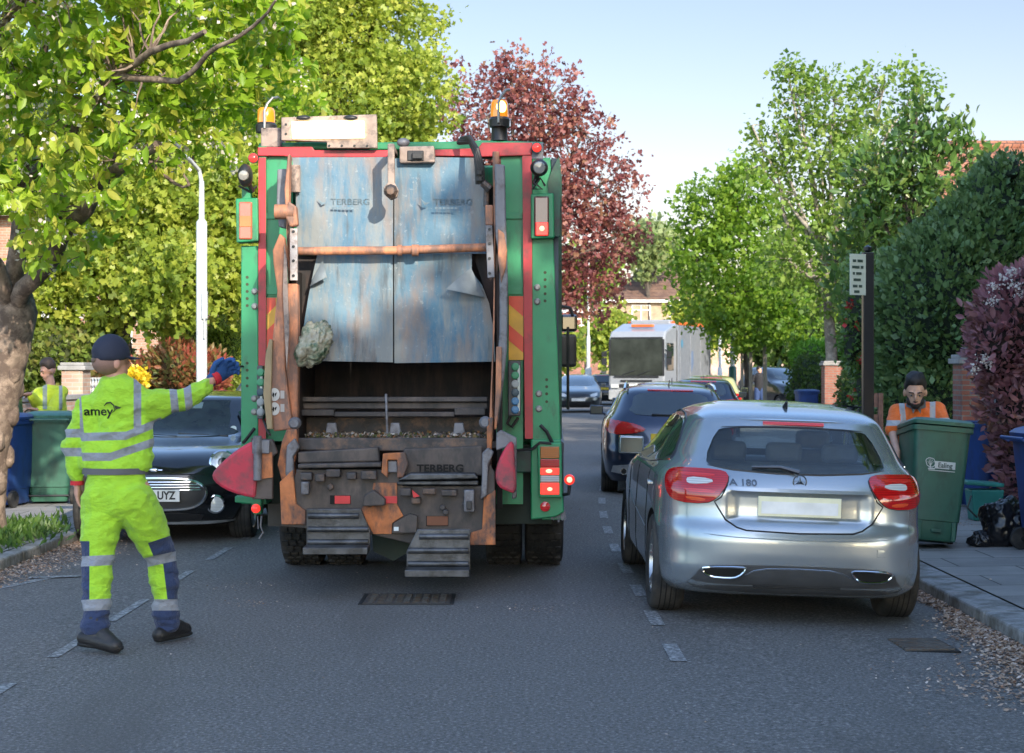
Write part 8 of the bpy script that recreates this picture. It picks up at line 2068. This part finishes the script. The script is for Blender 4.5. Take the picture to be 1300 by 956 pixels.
    dr = (Q(298, 466, .33) - wrR); gp = glove_hand(wrR + dr.normalized() * -.01, dr + Vector((0, 0, .03)), (.3, -.9, -.5), 1.36, 1.0, .07)
    gl = solid(gp, 'glove', GLB, root, .005, 2)
    mb = MB(); mb.lathe([(.03, -.012), (.043, -.012), (.046, .02), (.036, .03)], wrR + dr.normalized() * .006, dr, 20); mb.build('glove_cuff', GLR, gl, smooth=50)
    mb = MB(); mb.lathe([(.03, -.012), (.04, -.012), (.04, .012), (.03, .012)], wrL + Vector((-.0, 0, -.005)), (0, 0, 1), 20); mb.build('glove_cuff', GLR, root, smooth=50)
    BOOT = M('boot_leather', (.016, .015, .016), .5, var=.3, bmp=.5, bscale=50); SOLE = M('boot_sole', (.01, .01, .01), .7, bmp=.3)
    # planted left foot, heel lifted slightly, toe pointing right and away; right foot flat
    fL = Vector((P(120, 806, 9.84).x, 9.84, .085)); tL = Vector((P(144, 820, 9.72).x, 9.72, .045)); tL = fL + Vector((.13, -.05, -.04)); hL = fL + Vector((-.06, -.0, .0))
    bt = solid([capsule(fL + Vector((0, 0, .1)), fL, .052, .05), capsule(hL, tL + Vector((.0, 0, 0)), .043, .045), capsule(fL + Vector((.03, 0, .03)), tL, .05, .042)], 'boot', BOOT, root, .006, 3)
    solid([capsule(hL + Vector((-.005, 0, -.035)), tL + Vector((.012, 0, -.008)), .036, .04, flat=.5, axis=(0, 0, 1))], 'boot_sole', SOLE, bt, .006, 1)
    fR = Vector((P(212, 800, 10.2).x, 10.2, .1)); tR = fR + Vector((.075, .16, -.045)); hR = fR + Vector((-.035, -.05, -.045))
    bt = solid([capsule(fR + Vector((0, 0, .08)), fR, .052, .05), capsule(hR, tR, .045, .043), capsule(fR + Vector((.03, .03, .0)), tR, .05, .04)], 'boot', BOOT, root, .006, 3)
    solid([capsule(hR + Vector((0, 0, -.028)), tR + Vector((.01, .01, -.025)), .036, .038, flat=.5, axis=(0, 0, 1))], 'boot_sole', SOLE, bt, .006, 1)
man_yellow()

# --- man in orange leaning over the green bin ---
def man_orange():
    Y = 15.95; Q = lambda x, y, dy=0: P(x, y, Y + dy)
    head = Q(1162, 498, -.12)
    hp, M4 = head_parts(head, yaw=-R(12), pitch=R(22), s=1.2)
    shL = Q(1140, 523, .1); shR = Q(1188, 520, .1); elL = Q(1134, 552, -.1); wrL = P(1139, 574, 15.62); elR = Q(1200, 545, -.1); wrR = P(1196, 545, 15.75)
    hp2 = Vector((Q(1166, 560).x, Y + .35, .95))
    body = hp + [capsule(head + Vector((0, .05, -.06)), Q(1164, 520, .1), .06, .065), capsule(Q(1164, 530, .12), hp2, .13, .13, flat=.7, axis=(0, 1, 0)), capsule(shL, elL, .05, .045), capsule(elL, wrL, .04, .03), capsule(shR, elR, .05, .045), capsule(elR, wrR, .04, .03),
                 capsule(Q(1164, 523, .1), shL, .06, .05), capsule(Q(1164, 523, .1), shR, .06, .05)]
    for sg in (-1, 1):
        kn = hp2 + Vector((sg * .13, -.05 + .2 * sg, -.45)); an = Vector((kn.x, kn.y + .12, .12)); body += [capsule(hp2 + Vector((sg * .09, 0, 0)), kn, .08, .055), capsule(kn, an, .05, .035)]
    body += glove_hand(wrL, (.05, -.3, -.8), (.9, -.3, 0), 1.0, .6) + glove_hand(wrR, (-.1, -.5, -.5), (-.8, -.3, 0), 1.0, .6)
    root = solid(body, 'person', SKIND, None, .009, 2, cat='person', label='bearded man in orange hi-vis polo leaning forward over the green wheelie bin')
    face_bits(root, M4, HAIRB, True, .05)
    ORG = (.9, .17, .02)
    tor = [capsule(Q(1164, 532, .1), hp2 + Vector((0, 0, .08)), .185, .18, 20, .7, (0, 1, 0)), capsule(Q(1143, 524, .1), Q(1186, 522, .1), .095, .095, 14), capsule(shL + Vector((0, 0, -.01)), shL.lerp(elL, .75), .095, .085), capsule(shR + Vector((0, 0, -.01)), shR.lerp(elR, .75), .095, .085)]
    kx = Y / F
    def band(p):
        x = CX + p.x / p.y * F; y = HY + (EYE - p.z) / p.y * F
        t1, d1 = seg_t(p, shL, elL); t2, d2 = seg_t(p, shR, elR)
        if x < 1143 and y > 526: return slab((y - 537) * kx, .026)
        if x > 1192 and y > 524: return slab((y - 534) * kx, .026)
        return max(slab((x - (1145 + (y - 515) * .1)) * kx, .026), slab((x - 1184) * kx, .026), slab((y - 560) * kx, .025))
    def ds(p): return .01 * noise.noise(Vector((p.x * 6, p.y * 5, p.z * 8))) - .016 * abs(noise.noise(Vector((p.x * 10 + p.z * 6, 0, p.z * 7))))
    sh = solid(tor, 'polo_shirt', cloth_mat('hivis_orange', ORG, [('band', (.42, .43, .45))]), root, .009, 4, ds, {'band': band})
    mb = MB(); c = Q(1163, 512, -.0); mb.lathe([(.07, -.02), (.09, -.03), (.085, .03), (.07, .03)], c, (0, -.25, 1), 22); mb.build('collar', M('collar_slate', (.12, .15, .18), .8), sh, smooth=50)
    mb = MB(); q = P(1163, 517, Y - .1); mb.add([q + Vector((-.05, 0, .03)), q + Vector((-.035, -.03, -.06)), q + Vector((-.005, -.01, -.01)), q + Vector((.05, 0, .03)), q + Vector((.035, -.03, -.06)), q + Vector((.005, -.01, -.01)), q + Vector((-.04, .03, 0)), q + Vector((.04, .03, 0))], [(0, 1, 2), (3, 5, 4), (0, 2, 6), (1, 0, 6), (2, 1, 6), (3, 4, 7), (5, 3, 7), (4, 5, 7)]); mb.build('collar_points', M('collar_slate', (0, 0, 0)), sh, smooth=None)
    tr = [capsule(hp2 + Vector((0, 0, .05)), hp2 + Vector((0, 0, -.08)), .17, .17, 16, .75, (0, 1, 0))]
    for sg in (-1, 1):
        kn = hp2 + Vector((sg * .13, -.05 + .2 * sg, -.45)); an = Vector((kn.x, kn.y + .12, .18)); tr += [capsule(hp2 + Vector((sg * .09, 0, -.05)), kn, .11, .085), capsule(kn, an, .085, .075)]
    solid(tr, 'trousers', cloth_mat('hivis_orange2', (.75, .14, .02), [('b', (.4, .4, .4))]), root, .012, 3)
    for sg in (-1, 1):
        kn = hp2 + Vector((sg * .13, -.05 + .2 * sg, -.45)); an = Vector((kn.x, kn.y + .12, .13)); solid([capsule(an + Vector((0, .04, 0)), an + Vector((0, -.14, -.03)), .05, .045)], 'boot', M('boot_leather', (0, 0, 0)), root, .01, 2)
man_orange()

# --- young man in yellow jacket behind the left bins ---
def man_left():
    Y = 21.9; Q = lambda x, y, dy=0: P(x, y, Y + dy)
    head = Q(61, 471); hp, M4 = head_parts(head, yaw=-R(50), pitch=R(22), s=1.05)
    shL = Q(50, 500); shR = Q(78, 497); elL = Q(52, 520, -.2); wrL = Q(38, 500, -.45); elR = Q(66, 524, -.25); wrR = Q(46, 520, -.5); hc = Vector((Q(66, 560).x, Y + .05, .98))
    body = hp + [capsule(Q(63, 480), Q(65, 492), .055, .06), capsule(Q(65, 505), hc, .12, .12, flat=.7, axis=(0, 1, 0)), capsule(shL, elL, .04, .035), capsule(elL, wrL, .035, .025), capsule(shR, elR, .04, .035), capsule(elR, wrR, .035, .025), capsule(Q(65, 500), shL, .05, .045), capsule(Q(65, 500), shR, .05, .045)]
    for sg in (-1, 1): body += [capsule(hc + Vector((sg * .09, 0, 0)), hc + Vector((sg * .11, -.02, -.45)), .08, .055), capsule(hc + Vector((sg * .11, -.02, -.45)), Vector((hc.x + sg * .12, hc.y, .12)), .05, .035)]
    body += glove_hand(wrL, (-1, -.2, -.2), (0, -.3, -1), 1, .7) + glove_hand(wrR, (-1, -.2, .1), (0, -.3, -1), 1, .7)
    root = solid(body, 'person', SKIN, None, .01, 2, cat='person', label='young man with brown hair in yellow hi-vis jacket behind the bins on the left pavement')
    face_bits(root, M4, HAIRN, False, .06)
    tor = [capsule(Q(65, 506), hc + Vector((0, 0, .02)), .19, .19, 20, .72, (0, 1, 0)), capsule(Q(54, 500), Q(76, 499), .09, .09), capsule(shL, elL, .085, .075), capsule(elL, elL.lerp(wrL, .8), .075, .06), capsule(shR, elR, .085, .075), capsule(elR, elR.lerp(wrR, .8), .075, .06)]
    kx = Y / F
    def band(p):
        x = CX + p.x / p.y * F; y = HY + (EYE - p.z) / p.y * F
        return max(slab((x - (57 + (y - 490) * .0)) * kx, .028) if y < 520 else 0, slab((x - 77) * kx, .022) if y < 520 else 0, slab((y - 526) * kx, .03))
    def ds(p): return .012 * noise.noise(Vector((p.x * 6, p.y * 5, p.z * 8))) + .008 * abs(noise.noise(Vector((p.x * 10 + p.z * 6, 0, p.z * 7))))
    solid(tor, 'jacket', cloth_mat('hivis_jacket', (.62, .72, .03), [('band', (.3, .34, .3))]), root, .011, 3, ds, {'band': band})
    tr = [capsule(hc, hc + Vector((0, 0, -.1)), .17, .17, 16, .75, (0, 1, 0))]
    for sg in (-1, 1): tr += [capsule(hc + Vector((sg * .09, 0, -.05)), hc + Vector((sg * .11, -.02, -.45)), .11, .085), capsule(hc + Vector((sg * .11, -.02, -.45)), Vector((hc.x + sg * .12, hc.y, .18)), .085, .075)]
    solid(tr, 'trousers', M('trousers_navy', (.02, .03, .07), .8, bmp=.3), root, .012, 3)
    for sg in (-1, 1): solid([capsule(Vector((hc.x + sg * .12, hc.y + .04, .1)), Vector((hc.x + sg * .12, hc.y - .14, .09)), .05, .045)], 'boot', M('boot_leather', (0, 0, 0)), root, .01, 2)
man_left()

# --- small dark figure beyond the stakes ---
def figure_far():
    Y = 63; c = pX(964, Y); Q = lambda x, z, dy=0: Vector((c + x, Y + dy, z))
    hp, M4 = head_parts(Q(0, 1.62), yaw=R(60), s=1.0)
    body = hp + [capsule(Q(0, 1.5), Q(0, 1.45), .06, .065), capsule(Q(0, 1.35), Q(0, .95), .13, .13, flat=.7, axis=(0, 1, 0)), capsule(Q(-.2, 1.4), Q(-.3, 1.15), .045, .04), capsule(Q(-.3, 1.15), Q(-.42, 1.1), .04, .03), capsule(Q(.2, 1.4), Q(.26, 1.1), .045, .04), capsule(Q(.26, 1.1), Q(.2, .88), .04, .03), capsule(Q(-.2, 1.4), Q(.2, 1.4), .055, .055),
                 capsule(Q(-.08, .9), Q(-.1, .48), .08, .055), capsule(Q(-.1, .48), Q(-.1, .1), .05, .04), capsule(Q(.08, .9), Q(.12, .48), .08, .055), capsule(Q(.12, .48), Q(.12, .1), .05, .04)]
    root = solid(body, 'person', SKIND, None, .02, 2, cat='person', label='distant figure in black top and blue jeans standing beyond the tree stakes')
    solid([capsule(Q(0, 1.36), Q(0, .98), .19, .17, 16, .7, (0, 1, 0)), capsule(Q(-.21, 1.39), Q(-.3, 1.15), .075, .06), capsule(Q(.21, 1.39), Q(.26, 1.1), .075, .06)], 'top', M('top_black', (.015, .015, .02), .8), root, .02, 2)
    solid([capsule(Q(-.08, .92), Q(-.1, .48), .11, .08), capsule(Q(-.1, .48), Q(-.1, .12), .08, .07), capsule(Q(.08, .92), Q(.12, .48), .11, .08), capsule(Q(.12, .48), Q(.12, .12), .08, .07)], 'jeans', M('jeans_blue', (.03, .06, .16), .8), root, .02, 2)
    face_bits(root, M4, HAIRB)
figure_far()
